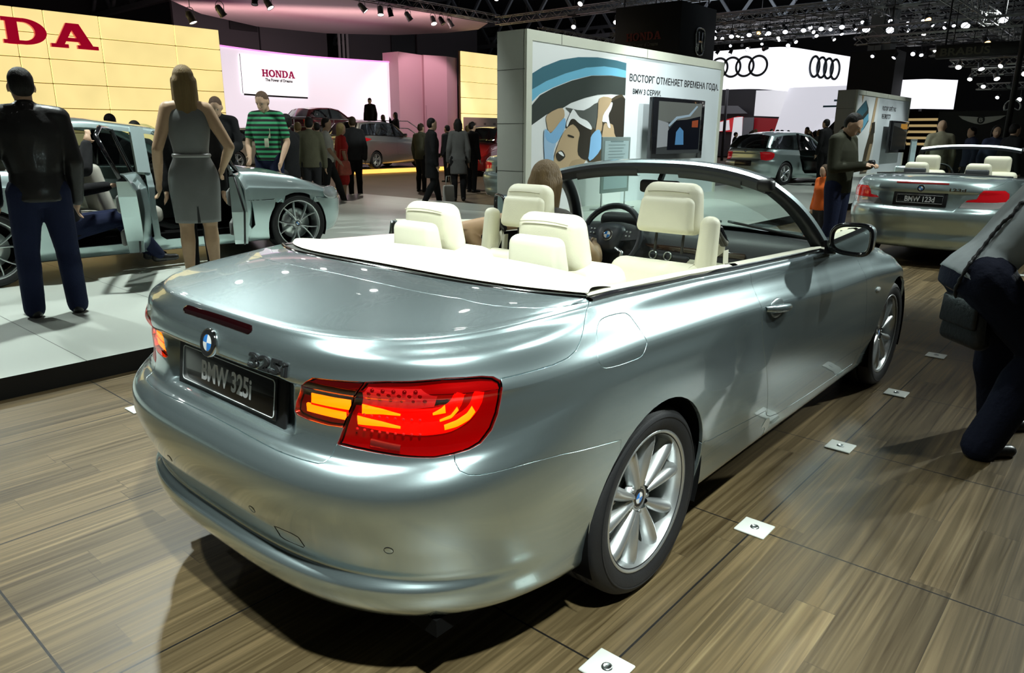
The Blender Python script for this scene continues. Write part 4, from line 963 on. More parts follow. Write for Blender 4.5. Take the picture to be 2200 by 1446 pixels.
TRUSS = [((5, 25.2, 7.2), (28.2, 25.2, 7.2), .34, 'steel lighting truss along the near edge of the pinkish canopy'),
         ((28.2, 25.2, 7.1), (28.2, 9.0, 7.1), .36, 'steel lighting truss running from the canopy corner behind the black cube'),
         ((16.0, 17.2, 7.4), (46, 17.2, 7.4), .46, 'thick steel lighting truss crossing top centre before the black cube'),
         ((28.5, 22.6, 6.45), (52, 22.6, 6.45), .34, 'low steel lighting truss just above the large picture wall'),
         ((16, 8.0, 6.6), (35.1, 8.0, 6.6), .42, 'thick steel lighting truss slanting across the upper right'),
         ((30, 2.0, 6.4), (30, 16.5, 6.4), .36, 'steel lighting truss above the white ringed fascia carrying a row of lamps'),
         ((34, -1, 6.9), (34, 22, 6.9), .36, 'steel lighting truss behind the lamp row over the white fascia'), ((37, -1, 7.08), (37, 24, 7.08), .36, 'second steel lighting truss behind the lamp row'), ((43, -1, 7.5), (43, 26, 7.5), .40, 'steel lighting truss far behind the lamp row'), ((32, 10.5, 5.9), (32, 16.5, 5.9), .30, 'short low truss below the lamp row'),
         ((33.5, 0, 5.45), (33.5, 9, 5.45), .30, 'low truss above the second white box sign, nearest one'), ((37.5, 0, 5.75), (37.5, 9, 5.75), .30, 'low truss above the second white box sign, middle one'), ((42, 0, 6.15), (42, 9, 6.15), .30, 'low truss above the second white box sign, farthest one'), ((24.5, -1, 3.95), (24.5, 4, 3.95), .20, 'slim lighting bar below the BRABUS board'), ((27.4, -1, 3.85), (27.4, 4, 3.85), .20, 'slim lighting bar behind the BRABUS board'), ((29, -2.4, 3.65), (29, 3.6, 3.65), .20, 'slim lighting bar over the black stand'), ((31.5, -2.4, 3.3), (31.5, 3.8, 3.3), .20, 'slim lighting bar far over the black stand'),
         ((1, 17.5, 6.9), (22, 17.5, 6.9), .34, 'steel lighting truss over the aisle between the white stage and the yellow wall'), ((6, -4.6, 6.3), (14, -4.6, 6.3), .34, 'stand truss at the right front of the big convertible'), ((-6, -3.0, 6.3), (14, -3.0, 6.3), .34, 'stand truss above the right side of the big convertible'), ((-6, 1.5, 6.3), (15, 1.5, 6.3), .34, 'stand truss above the left side of the big convertible'), ((-6, 5.2, 6.3), (15, 5.2, 6.3), .34, 'stand truss above the white stage'), ((-6, 9.4, 6.3), (12, 9.4, 6.3), .34, 'stand truss above the back of the white stage'),
         ((40, -2, 7.3), (40, 26, 7.3), .40, 'distant steel lighting truss above the ringed fascia'),
         ((15, 3.3, 5.35), (40, 3.3, 5.35), .40, 'steel lighting truss at the upper right above the black stand'),
         ((27, -2.5, 5.0), (27, 7.0, 5.0), .32, 'low steel lighting truss behind the hanging BRABUS board'),
         ((48, -4, 7.8), (48, 30, 7.8), .45, 'farthest steel lighting truss under the roof')]
for a, b, s_, lb in TRUSS: truss(a, b, s_, lb)
LAMPC = mat('lamp_housing', (.30, .30, .29), .35, .7); LAMPB = mat('lamp_housing_black', (.012, .012, .013), .4)
GLOW = mat('lamp_glow', (1, 1, 1), .3, emit=(1, .97, .92), es=9.0); GLOWB = mat('lamp_glow_cool', (1, 1, 1), .3, emit=(.86, .90, 1), es=6.0); GLOWO = mat('lamp_glow_warm', (1, .8, .5), .3, emit=(1, .55, .2), es=5.0)
PROTO = {}
def lamp(loc, aim, s_, kind, label, group, top):
    """round spotlight on a yoke and stem; loc = can centre, top = height of the truss it hangs from"""
    if kind not in PROTO:
        hm, gm = dict(steel=(LAMPC, GLOW), black=(LAMPB, GLOWB), warm=(LAMPB, GLOWO), dark=(LAMPB, mat('lamp_off', (.02, .02, .02), .2)), bright=(LAMPB, mat('lamp_glow_bright', (1, 1, 1), .3, emit=(1, .98, .93), es=22.0)))[kind]
        t = thing('spot_lamp', label, 'spotlight')
        m = MB(); m.lathe([(.0001, .33), (.10, .32), (.17, .25), (.20, .0), (.21, -.30), (.24, -.32), (.24, -.36), (.215, -.36), (.20, -.28)], 14); cn = m.build('lamp_can', hm, t)
        m = MB(); m.lathe([(.205, -.33), (.12, -.345), (.0001, -.35)], 14); m.build('lens', gm, cn)
        m = MB(); m.tube([(-.25, 0, -.05), (-.25, 0, .32), (-.12, 0, .5), (.12, 0, .5), (.25, 0, .32), (.25, 0, -.05)], .022, 5); m.build('yoke', hm, t)
        m = MB(); m.tube([(0, 0, 0), (0, 0, 1)], .025, 6); m.build('stem', hm, t)
        m = MB(); m.box((0, 0, 0), (.46, .46, .04)); m.build('clamp_plate', TRD, t)
        PROTO[kind] = t; o = t
    else: o = copy_tree(PROTO[kind])
    tag(o, label, None, group); o.location = loc; o.scale = (s_,) * 3
    if not group and 'group' in o: del o['group']
    for ch in o.children:
        n_ = ch.name.split('.')[0]
        if n_ == 'lamp_can': ch.rotation_euler = (-Vector(aim)).to_track_quat('Z', 'Y').to_euler()
        if n_ == 'stem': ch.location = (0, 0, .5); ch.scale = (1, 1, max(.05, (top - loc[2]) / s_ - .5))
        if n_ == 'clamp_plate': ch.location = (0, 0, (top - loc[2]) / s_ - .02 / s_); ch.scale = (1 / s_, 1 / s_, 1 / s_)
    return o
w_ = ['first', 'second', 'third', 'fourth', 'fifth', 'sixth', 'seventh', 'eighth', 'ninth', 'tenth', 'eleventh']
for i, (x, z) in enumerate([(11.8, 5.45), (12.95, 5.8), (14.4, 6.35), (14.95, 6.3), (19.5, 6.7), (20.5, 6.7), (21.05, 6.7), (22.1, 6.65), (23.65, 6.65), (24.2, 6.7), (24.75, 6.65)]):
    lamp((x, 25.2, z), (.25 + .5 * math.sin(i * 2.1), -.35 + .3 * math.sin(i * 1.3), -1), .62 if i not in (2, 6, 9) else .55, 'dark' if i in (2, 6, 9) else 'steel', '%s spotlight from the left under the pinkish canopy' % w_[i], 'spotlights below the canopy edge', 7.05)
for i, (y, dx) in enumerate([(13.9, 0), (13.1, 0), (12.3, 0), (11.45, 0), (10.75, 0), (10.0, 0), (9.3, 0), (8.5, 0)]):
    lamp((30, y, 5.72), (-.9, -.25, -.9), .48, 'black', '%s bright spotlight from the left in the row above the white ringed fascia' % w_[i], 'row of bright spotlights above the fascia', 6.24)
for i, (x, y, z, k, top) in enumerate([(30, 7.6, 5.6, 'black', 6.24), (30, 6.7, 5.5, 'black', 6.24), (30, 4.2, 5.45, 'black', 6.24), (30, 3.1, 5.55, 'black', 6.24), (30, 5.5, 5.7, 'warm', 6.24), (27, 3.0, 4.45, 'warm', 4.86), (34, 15.0, 6.3, 'warm', 6.74), (34, 13.6, 6.3, 'warm', 6.74), (24.5, 17.2, 6.75, 'steel', 7.2), (28.2, 17.9, 6.5, 'steel', 6.94), (28.2, 20.3, 6.5, 'steel', 6.94), (22, 8.0, 6.0, 'dark', 6.42)]):
    lamp((x, y, z), (-1, -.4 + .3 * math.sin(i), -.9), (.68 if k == 'black' else .5), k, ['large black spotlight beside the grey column, lens lit', 'large black spotlight in front of the grey column', 'large black spotlight left of the top right corner', 'large black spotlight at the top right corner', 'small warm spotlight under the upper right truss', 'small warm spotlight above the BRABUS board', 'warm spotlight hanging over the lamp row, left one', 'warm spotlight hanging over the lamp row, right one', 'steel spotlight under the truss at the top centre left', 'steel spotlight left of the black cube', 'steel spotlight between canopy and black cube', 'unlit black spotlight right of the black cube'][i], None, top)
rs = random.Random(11)
def hang(x, y0, y1, zt, n, sc, label, group, kinds=('black', 'black', 'steel', 'dark'), along='y'):
    """lamps clamped under a truss that runs along y (or x) at bottom height zt"""
    for i in range(n):
        v = y0 + (y1 - y0) * (i + .5 + rs.uniform(-.2, .2)) / n; s_ = sc * rs.uniform(.85, 1.2)
        p = (x, v) if along == 'y' else (v, x)
        lamp((p[0], p[1], zt - s_ * rs.uniform(.7, 1.3)), (-rs.uniform(.3, 1.2), rs.uniform(-.9, .5), -rs.uniform(.25, 1)), s_, rs.choice(kinds), label, group, zt)
A_ = 'small distant spotlight in the cluster above the white ringed fascia'; GA = 'distant spotlights above the ringed fascia'
for x, zt, n in ((34, 6.72, 13), (37, 6.9, 13), (40, 7.1, 14), (43, 7.3, 14), (32, 5.75, 6)): hang(x, 6 if x > 33 else 11, 21 if x > 33 else 16, zt, n, .40, A_, GA)
B_ = 'small distant spotlight in the cluster above the second white box sign'; GB = 'distant spotlights above the box sign'
for x, zt, n in ((33.5, 5.3, 10), (37.5, 5.6, 11), (42, 6.0, 12)): hang(x, .5, 8.5, zt, n, .36, B_, GB)
for x, zt in ((24.5, 3.85), (27.4, 3.75)):
    hang(x, -.4, 3.6, zt, 6, .34, 'small downlight hanging below the BRABUS board', 'downlights below the hanging board', ('steel',))
hang(29, -2, 3.4, 3.55, 8, .34, 'small spotlight in the dark right of the box sign', 'small spotlights above the black stand'); hang(31.5, -2, 3.6, 3.2, 7, .34, 'small spotlight in the dark right of the box sign', 'small spotlights above the black stand')
for i in range(11):
    x = 2 + 1.75 * i; lamp((x, 17.5, 6.3), (-.5 + .3 * math.sin(i * 2.3), -1.2 - .5 * math.cos(i * 1.9), -.5), .55, 'bright', 'bright spotlight on the truss over the aisle', 'spotlights over the aisle', 6.73)
for i, (p, t, w, a_) in enumerate(STAND):
    lamp(p, Vector(t) - Vector(p), .5, 'bright', 'black spotlight on the stand truss above the silver cars', 'spotlights above the stand', 6.13)
for i, (x, y) in enumerate([(x, y) for y in (1.5, 5.2, 9.4) for x in (-.6, 3.1, 6.4, 9.9, 11.6)]):
    lamp((x, y, 5.7), (-.3 * math.sin(i * 1.7), -.4 * math.cos(i), -1), .45, 'bright', 'black spotlight on the stand truss above the silver cars', 'spotlights above the stand', 6.13)
# roof girders
GIR = mat('roof_girder', (.20, .22, .24), .6)
for i, x in enumerate((18, 27, 36, 45, 54)):
    t = thing('roof_girder', 'grey lattice roof girder high under the hall ceiling', 'girder', (x, 20, 9.4), 0, 'roof girders'); m = MB()
    for z in (-1.0, 1.0): m.box((0, 0, z), (.30, 60, .26))
    m.build('girder_chord', GIR, t); m = MB()
    for k in range(20):
        y = -30 + 3 * k; m.bar((0, y, -1), (0, y + 1.5, 1), .16); m.bar((0, y + 1.5, 1), (0, y + 3, -1), .16)
    m.build('girder_web', GIR, t)
# ---------------------------------------------------------------- the silver convertible: its sheet
_zc = lambda x: np.interp(x, [-1.1, -.65, -.08, .42, .81, 1.59, 2.26, 2.9, 3.4], [.862, .868, .868, .848, .828, .772, .75, .70, .62])
_zb = lambda x: np.interp(x, [-1.1, -.6, -.3, -.12, .35, .76, 1.72, 2.1, 2.5, 2.9, 3.2, 3.6], [.996, 1.004, 1.008, 1.008, .992, .972, .933, .908, .865, .81, .755, .66])
_wt = lambda d: (lambda x: np.interp(x, [-1.1, -.5, -.25, 0, .4, 2.3, 3.0, 3.6], [.74, .755, .778, .785, .79, .79, .74, .70]) + d)
_fl = lambda x, k: np.where((k < 13), .007 * np.exp(-((x - .02) / .42) ** 2) + .006 * np.exp(-((x - 2.76) / .42) ** 2), 0) + (0 if k < 3 else 0)
def hero_shell():
    S = lambda z: (lambda x: np.interp(x, [-.5, 0.35, 2.3, 3.0], [z + .03, z, z, z + .02]) * (1 if z < .3 else 1 - (1 - np.clip(_zc(x) / .868, 0, 1)) * sstep(.28, .5, z)))
    lv = [
        # z rear, x rear, z side, half width, z front, x front
        (.215, -.88, S(.165), .72, .20, 3.36, 2.9),
        (.222, -.945, S(.175), .795, .21, 3.44, 3.0),
        (.255, -.985, S(.205), .825, .25, 3.50, 3.1),
        (.325, -1.020, S(.26), .840, .31, 3.52, 3.15),
        (.352, -1.016, S(.29), .846, .34, 3.53, 3.15),
        (.372, -.990, S(.32), .852, .37, 3.535, 3.15),
        (.405, -.998, S(.37), .860, .41, 3.54, 3.15),
        (.50, -1.034, S(.48), .874, .47, 3.545, 3.2),
        (.585, -1.050, S(.58), .882, .53, 3.545, 3.2),
        (.638, -1.042, S(.66), .884, .57, 3.54, 3.2),
        (.672, -1.014, S(.71), .884, .60, 3.53, 3.1),
        (.690, -.978, S(.75), .883, .62, 3.52, 3.2),
        (.715, -.966, lambda x: _zc(x) - .075, .882, .64, 3.51, 3.2),
        (.80, -.960, lambda x: _zc(x) - .03, .880, .66, 3.50, 3.2),
        (.848, -.962, lambda x: _zc(x) - .006, .877, .67, 3.49, 3.2),
        (.858, -.974, lambda x: _zc(x) + .006, .873, .675, 3.485, 3.2),
        (.900, -.972, lambda x: _zc(x) * .68 + _zb(x) * .32, .850, .685, 3.47, 3.2),
        (.938, -.962, lambda x: _zc(x) * .36 + _zb(x) * .64, .825, .695, 3.45, 3.3),
        (.966, -.946, lambda x: _zb(x) - .019, _wt(.026), .70, 3.42, 3.2),
        (.977, -.937, lambda x: _zb(x) - .009, _wt(.019), .703, 3.40, 3.15),
        (.982, -.918, lambda x: _zb(x) - .004, _wt(.010), .706, 3.38, 3.1),
        (.986, -.890, _zb, _wt(0.), .71, 3.35, 3.0),
    ]
    deck = dict(x_end=-.25, yw=.765, xs=lambda y: -.405 + .155 * (np.abs(y) / .775) ** 3.2, zs=lambda y: 1.036 - .02 * (y / .78) ** 2, s1=.02)
    return Shell(lv, .35, 2.3, _zb, _zc, deck=deck, flare=_fl)
# chart outlines of the convertible panels
O = {'lid_side': [(1.2386, 1.2581), (1.252, 0.8989), (1.2535, 0.8635), (1.2306, 0.8239), (1.2043, 0.7976), (1.1765, 0.78), (1.1401, 0.7688), (1.0866, 0.7641), (1.0093, 0.7636), (0.9238, 0.7644)],
    'lamp': [(0.4459, 0.7617), (0.4894, 0.7638), (0.5883, 0.7705), (0.6476, 0.7744), (0.7048, 0.7758), (0.7883, 0.7804), (0.8752, 0.7761), (0.9054, 0.7705), (0.9232, 0.7592), (0.9257, 0.7427), (0.9132, 0.7116), (0.9059, 0.6869), (0.8895, 0.6611), (0.8632, 0.6432), (0.834, 0.6322), (0.7973, 0.6284), (0.7501, 0.6265), (0.6928, 0.632), (0.6333, 0.6381), (0.5706, 0.6428), (0.4981, 0.645)],
    'lamp_div': [(0.498, 0.6457), (0.5162, 0.6721), (0.5943, 0.7696)],
    'lamp_in': [(0.5103, 0.6694), (0.4645, 0.6702), (0.4056, 0.671), (0.3676, 0.6738), (0.3531, 0.6786), (0.3632, 0.6913), (0.3822, 0.7125), (0.4224, 0.7471), (0.4459, 0.7617)],
    'lid_low': [(0.4981, 0.645), (0.4928, 0.6349), (0.4875, 0.6095), (0.4827, 0.5922), (0.4695, 0.586), (0.422, 0.5851), (0.3379, 0.5866), (0.2377, 0.5925), (0.1412, 0.5972)],
    'bump': [(0.7973, 0.6284), (0.8034, 0.6059), (0.8242, 0.5735), (0.8495, 0.5578), (0.8777, 0.5501), (0.9999, 0.5341), (1.1841, 0.5039), (1.3852, 0.4808)],
    'sill': [(1.9463, 0.3329), (1.9775, 0.3243), (2.0545, 0.3207), (2.543, 0.2873)],
    'door_low': [(2.5994, 0.2523), (2.6446, 0.2328), (2.8461, 0.2051), (4.0433, 0.1842)],
    'door_rear': [(2.3363, 0.8933), (2.3306, 0.8532), (2.3219, 0.7675), (2.303, 0.6751), (2.3607, 0.5648), (2.4447, 0.442), (2.5399, 0.2984), (2.5994, 0.2523)],
    'fuel': [(1.3071, 0.8305), (1.3363, 0.838), (1.3838, 0.8378), (1.4321, 0.833), (1.4587, 0.8204), (1.4731, 0.801), (1.4887, 0.7715), (1.4999, 0.7385), (1.4856, 0.7191), (1.4684, 0.7012), (1.4429, 0.6952), (1.3645, 0.6972), (1.295, 0.7037), (1.2688, 0.7107), (1.2547, 0.7256), (1.2572, 0.7479), (1.2654, 0.7787), (1.2837, 0.8066)],
    'brake3': [(0.0, 0.8374), (0.0, 0.8549), (0.0, 0.8677), (0.0, 0.8695), (0.1275, 0.8677), (0.1759, 0.8651), (0.1928, 0.8503), (0.1899, 0.8348), (0.1479, 0.827), (0.0161, 0.8292), (0.0, 0.8292)],
    'lid_front': [(1.237, 0.8786), (0.9432, 1.0697), (0.6179, 1.1477), (0.2637, 1.1626)],
    'recess': [(0.3207, 0.6605), (0.3198, 0.7292), (0.2482, 0.7349)],
    'b1': [(0.5669, 0.7017), (0.6204, 0.7016), (0.668, 0.6986)],
    'b1b': [(0.7475, 0.7), (0.778, 0.7057)],
    'b1c': [(0.764, 0.6886), (0.7923, 0.6942), (0.8084, 0.706)],
    'b2': [(0.5526, 0.6843), (0.6192, 0.6826), (0.6666, 0.6789)],
    'b2b': [(0.7744, 0.677), (0.8057, 0.6814), (0.8347, 0.6906), (0.8475, 0.7019)],
    'glow1': [(0.5669, 0.7017), (0.6355, 0.6999), (0.7082, 0.6966), (0.7727, 0.6979), (0.8062, 0.7099), (0.8258, 0.7408)],
    'glow2': [(0.5526, 0.6843), (0.6342, 0.6806), (0.7209, 0.6764), (0.7914, 0.6787), (0.8405, 0.6939), (0.8615, 0.7158), (0.871, 0.7374)],
    'cell': [(0.5995, 0.7605), (0.7299, 0.7612), (0.7641, 0.7278), (0.7503, 0.7101), (0.6938, 0.7074), (0.567, 0.7091)],
    'refl': [(0.5871, 0.6536), (0.6652, 0.6487)],
    'i1': [(0.4081, 0.703), (0.5352, 0.7042)],
    'i2': [(0.3901, 0.687), (0.5207, 0.6869)],
    'ig': [(0.4061, 0.6952), (0.5268, 0.6953)],
    'l1': [(0.5734, 0.6948), (0.7166, 0.6917)],
    'l2': [(0.5506, 0.6714), (0.7146, 0.669)]}
# ================================================================ the silver convertible in front
HERO = thing('car', 'large silver-blue convertible in front with open roof, cream seats and lit red tail lamp', 'car')
sh = hero_shell()
# plate pocket pressed into the boot lid, lower ledge of the bumper fading out at the corners
G = sh.G
_y = np.abs(G[..., 1]); _z = G[..., 2]; _rear = (G[..., 0] < -.6)
_m = (1 - sstep(.31, .36, _y)) * sstep(.692, .715, _z) * (1 - sstep(.850, .862, _z)) * _rear
_m[sh.nvs:] = 0; _m = np.nan_to_num(_m)
G[..., 0] += .034 * _m
sh._norm()
LAMP = O['lamp']; LDIV = [(LM[0], LM[1]) for LM in O['lamp_div']]
LAMPIN = O['lamp_in'][::-1][:1] + [LAMP[1]] + LDIV[:0:-1] + O['lamp_in'][1:-1]
LAMPOUT = LDIV[::-1] + [] ; LAMPOUT = [(LDIV[2][0] + .002, LDIV[2][1] + .0003)] + LAMP[3:] + [LDIV[1]]
E_, T_ = sh.U[sh.iu_end], sh.V[sh.nvs - 1]
LIDTOP = [(E_ - .002, T_), (E_ - .012, T_ + .022)] + [tuple(q) for q in O['lid_front'][1:]] + [(0, O['lid_front'][-1][1] + .004)]
LIDSIDE = O['lid_side'][2:-1] + [(LAMP[8][0] + .001, LAMP[8][1] + .004)]
LIDLOW = O['lid_low'] + [(0, O['lid_low'][-1][1] + .002)]
LID = LIDTOP[::-1] + [(E_ - .002, T_ - .02)] + LIDSIDE + LAMP[9:] + LIDLOW[1:]
BUMPTOP = O['bump']
BUMPER = [(O['bump'][-1][0], -.05)] + BUMPTOP[::-1] + LAMP[16:] + LIDLOW + [(0, -.05)]
def arc_xz(cx, r, a0, a1, n=26, cz=.317): return [(cx + r * math.cos(a), cz + r * math.sin(a)) for a in np.linspace(a0, a1, n)]
def arch(cx, r, cz=.325):
    a = math.asin((.19 - cz) / r)
    p = side_uv(sh, arc_xz(cx, r, a, math.pi - a, 30, cz))
    return [(p[0][0], -.05)] + [tuple(q) for q in p] + [(p[-1][0], -.05)]
ARCHR, ARCHF = arch(.01, .342), arch(2.765, .345)
FUEL = smooth_closed(O['fuel'], 3) #(1.2851,.8872),(1.3166,.8945),(1.3657,.8949),(1.4147,.891),(1.4413,.8792),(1.4562,.859),(1.4728,.8294),(1.4800,.7990),(1.466,.7781),(1.4443,.7620),(1.4177,.7570),(1.3363,.7585),(1.2657,.7640),(1.2427,.7720),(1.2314,.785),(1.2321,.8062),(1.2417,.8355),(1.2597,.8632)], 3)
_dr = side_uv(sh, [(.752,.945),(.746,.87),(.745,.79),(.785,.663),(.866,.52),(.945,.38),(.972,.325),(1.03,.300),(1.12,.284),(1.5,.268),(2.0,.258),(2.20,.258)])
_df = side_uv(sh, [(2.235,.32),(2.20,.45),(2.13,.65),(2.09,.80),(2.075,.88)])
DOOR = [(_dr[0][0] + .002, T_ + .02)] + [tuple(q) for q in _dr] + [tuple(q) for q in _df] + [(_df[-1][0], T_ + .02)]
_sl = side_uv(sh, [(.366,.410),(.397,.400),(.474,.394),(.945,.353),(.972,.325)])
_fs = side_uv(sh, [(2.235,.30),(2.43,.27)])
SILL = [(1.5, -.05)] + [tuple(side_uv(sh, [(.30,.41)])[0])] + [tuple(q) for q in _sl] + [tuple(q) for q in _dr[7:]] + [tuple(q) for q in _fs] + [(_fs[-1][0] + .1, -.05)]
_q = side_uv(sh, [(-.25, .80)])
REG = [('arch', ARCHR), ('arch', ARCHF), ('fuel', FUEL), ('lampin', LAMPIN), ('lampout', LAMPOUT), ('lid', LID), ('bumper', BUMPER), ('deckp', [(-.01, T_ + .001), (E_ + .001, T_ + .001), (E_ + .001, sh.V[-1] + .01), (-.01, sh.V[-1] + .01)]), ('door', DOOR), ('sill', SILL)]
PN = Panels(sh, REG, du=.019, dv_skip=1, keep=.0045)
bodyo = PN.make('body', (1, -1), PAINT, HERO, 'body')
PN.make('lid', (1, -1), PAINT, HERO, 'boot_lid', gap=.0022)
PN.make('bumper', (1, -1), PAINT, HERO, 'rear_bumper')
PN.make('deckp', (1, -1), PAINT, HERO, 'deck_panel')
doors = {}
for s_ in (1, -1):
    doors[s_] = PN.make('door', s_, PAINT, HERO, 'door', gap=.0020)
    PN.make('sill', s_, PAINT, HERO, 'side_sill')
PN.make('fuel', -1, PAINT, HERO, 'fuel_flap', gap=.0018)
# left side has no flap: its patch belongs to the body
PN.make('fuel', 1, PAINT, bodyo, 'flank_patch', gap=0, lip=0)
# ---- tail lamps: clear red cover over a dark red tray with light bars
LENS = glassy('tail_lamp_cover', (.92, .34, .30), .10, .02)
TRAY = mat('tail_lamp_tray', (.42, .004, .008), .22, .35, 0, emit=(1, .0, .004), es=.10)
TRAYD = mat('tail_lamp_dark', (.16, .002, .004), .25, .2, emit=(1, 0, .005), es=.07)
BAR = mat('tail_lamp_light_bar', (1, .55, .1), .4, emit=(1, .44, .0), es=3.2)
BARRED = mat('tail_lamp_red_glow', (.9, .01, .01), .4, emit=(1, .004, .0), es=1.1)
CELL = mat('tail_lamp_cell', (.75, .10, .12), .25, .3, emit=(1, .05, .07), es=.35)
def on_lamp(uv, lift): 
    uv = np.atleast_2d(uv); return sh.pos(uv) + sh.nrm(uv) * lift
def ribbon(mb, path, w0, w1, lift, s_, n=30, mi=0):
    """flat curved strip lying at a depth under the lamp cover"""
    P = np.array(path); d = np.r_[0, np.cumsum(np.hypot(*np.diff(P, axis=0).T))]; t = np.linspace(0, d[-1], n)
    Q = np.stack([np.interp(t, d, P[:, 0]), np.interp(t, d, P[:, 1])], 1)
    for _ in range(3): Q[1:-1] = (Q[:-2] + 2 * Q[1:-1] + Q[2:]) / 4
    T = np.gradient(Q, axis=0); T /= np.hypot(*T.T)[:, None]; Nn = np.stack([-T[:, 1], T[:, 0]], 1)
    ww = np.interp(t, [0, d[-1]], [w0, w1])[:, None] / 2
    rows = []
    for k, (o, dz) in enumerate(((-1, -.006), (-.8, 0), (.8, 0), (1, -.006))):
        X = on_lamp(Q + Nn * ww * o, lift + dz); X[:, 1] *= s_; rows.append([tuple(x) for x in X])
    mb.grid(rows, mi, True, flip=(s_ < 0))
for s_ in (1, -1):
    lit = True
    lo = PN.make('lampout', s_, LENS, HERO, 'tail_lamp', gap=.0025, lip=.02, offset=.001, label='red tail lamp cover')
    PN.make('lampout', s_, TRAY, lo, 'lamp_tray', gap=.003, lip=.0, offset=-.016)
    li = PN.make('lampin', s_, LENS, HERO, 'tail_lamp', gap=.0025, lip=.02, offset=.001, label='red lamp cover on the boot lid')
    PN.make('lampin', s_, TRAYD, li, 'lamp_tray', gap=.003, lip=.0, offset=-.016)
    m = MB(); ribbon(m, O['i1'], .016, .016, -.011, s_); m.build('light_bar', BAR, li)
    m = MB(); ribbon(m, O['i2'], .015, .015, -.011, s_); m.build('light_bar', BAR, li)
    m = MB(); ribbon(m, O['ig'], .010, .010, -.012, s_); m.build('red_glow_bar', BARRED, li)
    # outer lamp: two bars that start at the inner end and sweep up round the corner
    for nm, a, b in (('b1', .016, .003), ('b1b', .004, .012), ('b1c', .004, .008), ('b2', .016, .004), ('b2b', .010, .017)):
        m = MB(); ribbon(m, O[nm], a, b, -.010, s_); m.build('light_bar', BAR, lo)
    m = MB(); ribbon(m, O['glow1'], .020, .024, -.012, s_); m.build('red_glow_bar', BARRED, lo)
    m = MB(); ribbon(m, O['glow2'], .022, .026, -.012, s_); m.build('red_glow_bar', BARRED, lo)
    c_ = np.array(O['cell']); m = MB(); X = on_lamp(dense(c_, .01), -.0112); X[:, 1] *= s_; k_ = len(X); ctr = on_lamp(c_.mean(0), -.0112)[0]; ctr[1] *= s_
    m.add([tuple(x) for x in X] + [tuple(ctr)], [(i, (i + 1) % k_, k_) if s_ < 0 else ((i + 1) % k_, i, k_) for i in range(k_)]); m.build('indicator_cell', CELL, lo)
    m = MB()
    for rw, n in ((.16, 5), (.50, 6), (.84, 6)):
        for k in range(n):
            t = (k + .6) / (n + .2); top = c_[0] + (c_[1] - c_[0]) * t; bot = c_[5] + (c_[3] - c_[5]) * t
            uvp = np.array([top + (bot - top) * rw]); p = on_lamp(uvp, -.009)[0]; nn = sh.nrm(uvp)[0]
            p[1] *= s_; nn[1] *= s_; m.lathe([(.0055, 0), (.0035, .0025), (.0001, .003)], 8, p, axisR(nn))
    m.build('led_row', TRAYD, lo)
    for nm, n in (('l1', 8), ('l2', 9)):
        m = MB(); a_, b_ = np.array(O[nm][0]), np.array(O[nm][1])
        for k in range(n):
            p = on_lamp(a_ + (b_ - a_) * k / (n - 1), -.0095)[0]; p[1] *= s_; m.ball(p, (.0035, .0050, .0035), 6)
        m.build('led_row', CELL, lo)
    m = MB(); ribbon(m, O['refl'], .011, .009, -.008, s_, 10); m.build('reflector', mat('grey_reflector', (.45, .33, .35), .2, .6), lo)
# pale rim below the lamp is the body edge catching light; dark seal round the cover
# ---- dark inner body behind the gaps
ib = Panels(sh, [('arch', arch(.01, .36)), ('arch', arch(2.765, .36))], du=.06, dv_skip=6)
ib.make('body', (1, -1), DARK, HERO, 'inner_panel', gap=0, lip=0, offset=-.020)
m = MB(); m.box((1.25, 0, .215), (4.1, 1.42, .05)); m.box((1.3, 0, .30), (2.0, 1.5, .12)); m.rbox((-.55, 0, .33), (.55, 1.15, .18), .05)
m.build('underbody', DARK, HERO)
for cx in (.01, 2.765):
    for s_ in (1, -1):
        m = MB(); G_ = []
        for a in np.linspace(-.42, math.pi + .42, 28):
            G_.append([(cx + .352 * math.cos(a), s_ * yy, .325 + .352 * math.sin(a)) for yy in (.862, .80, .62, .50)])
        m.grid(G_); m.grid([[(cx + .352 * math.cos(a) * k, s_ * .50, .325 + .352 * math.sin(a) * k) for a in np.linspace(-.42, math.pi + .42, 28)] for k in (1, .02)])
        m.build('wheel_arch_liner', DARK, HERO)
for cx, cy, st in ((0, .858, 0), (2.76, .850, 0)):
    for s_ in (-1, 1): make_wheel(HERO, (cx, s_ * cy, .317), s_, a0=(math.pi / 2 + .12 if cx == 0 else math.pi / 2 + .3), rim=.2355, r=.317)
# ---- rear badge, lettering, third brake light, plate, sensors, exhaust
def rear_pt(y, z, lift=0.0):
    uv = invert(sh, [(abs(y), z)], lambda P: P[:, [1, 2]], side=lambda G, N: (N[..., 0] < -.25) & (np.arange(G.shape[0])[:, None] < sh.nvs))
    p = (sh.pos(uv) + sh.nrm(uv) * lift)[0]; n = sh.nrm(uv)[0]
    if y < 0: p[1] *= -1; n[1] *= -1
    return Vector(p), Vector(n)
p, n_ = rear_pt(.0, .893, .003)
m = MB(); roundel(m, axisR(n_), p, .041, .007); m.build('roundel_badge', RND, HERO)
p, n_ = rear_pt(-.285, .886, .002)
Rl = axisR(n_)
mbg = text_obj('model_badge', '325i', .05, CHROME, HERO, p + Rl @ Vector((0, -.016, .002)), Rl, width=.150, height=.036, extrude=.004, offset=.0006)
text_obj('badge_shade', '325i', .05, BLACK, mbg, p + Rl @ Vector((0, -.018, -.001)), Rl, width=.157, height=.041, extrude=.003, offset=.0022)  # black outline copy put behind the letters as their dark shade
m = MB(); G_ = []
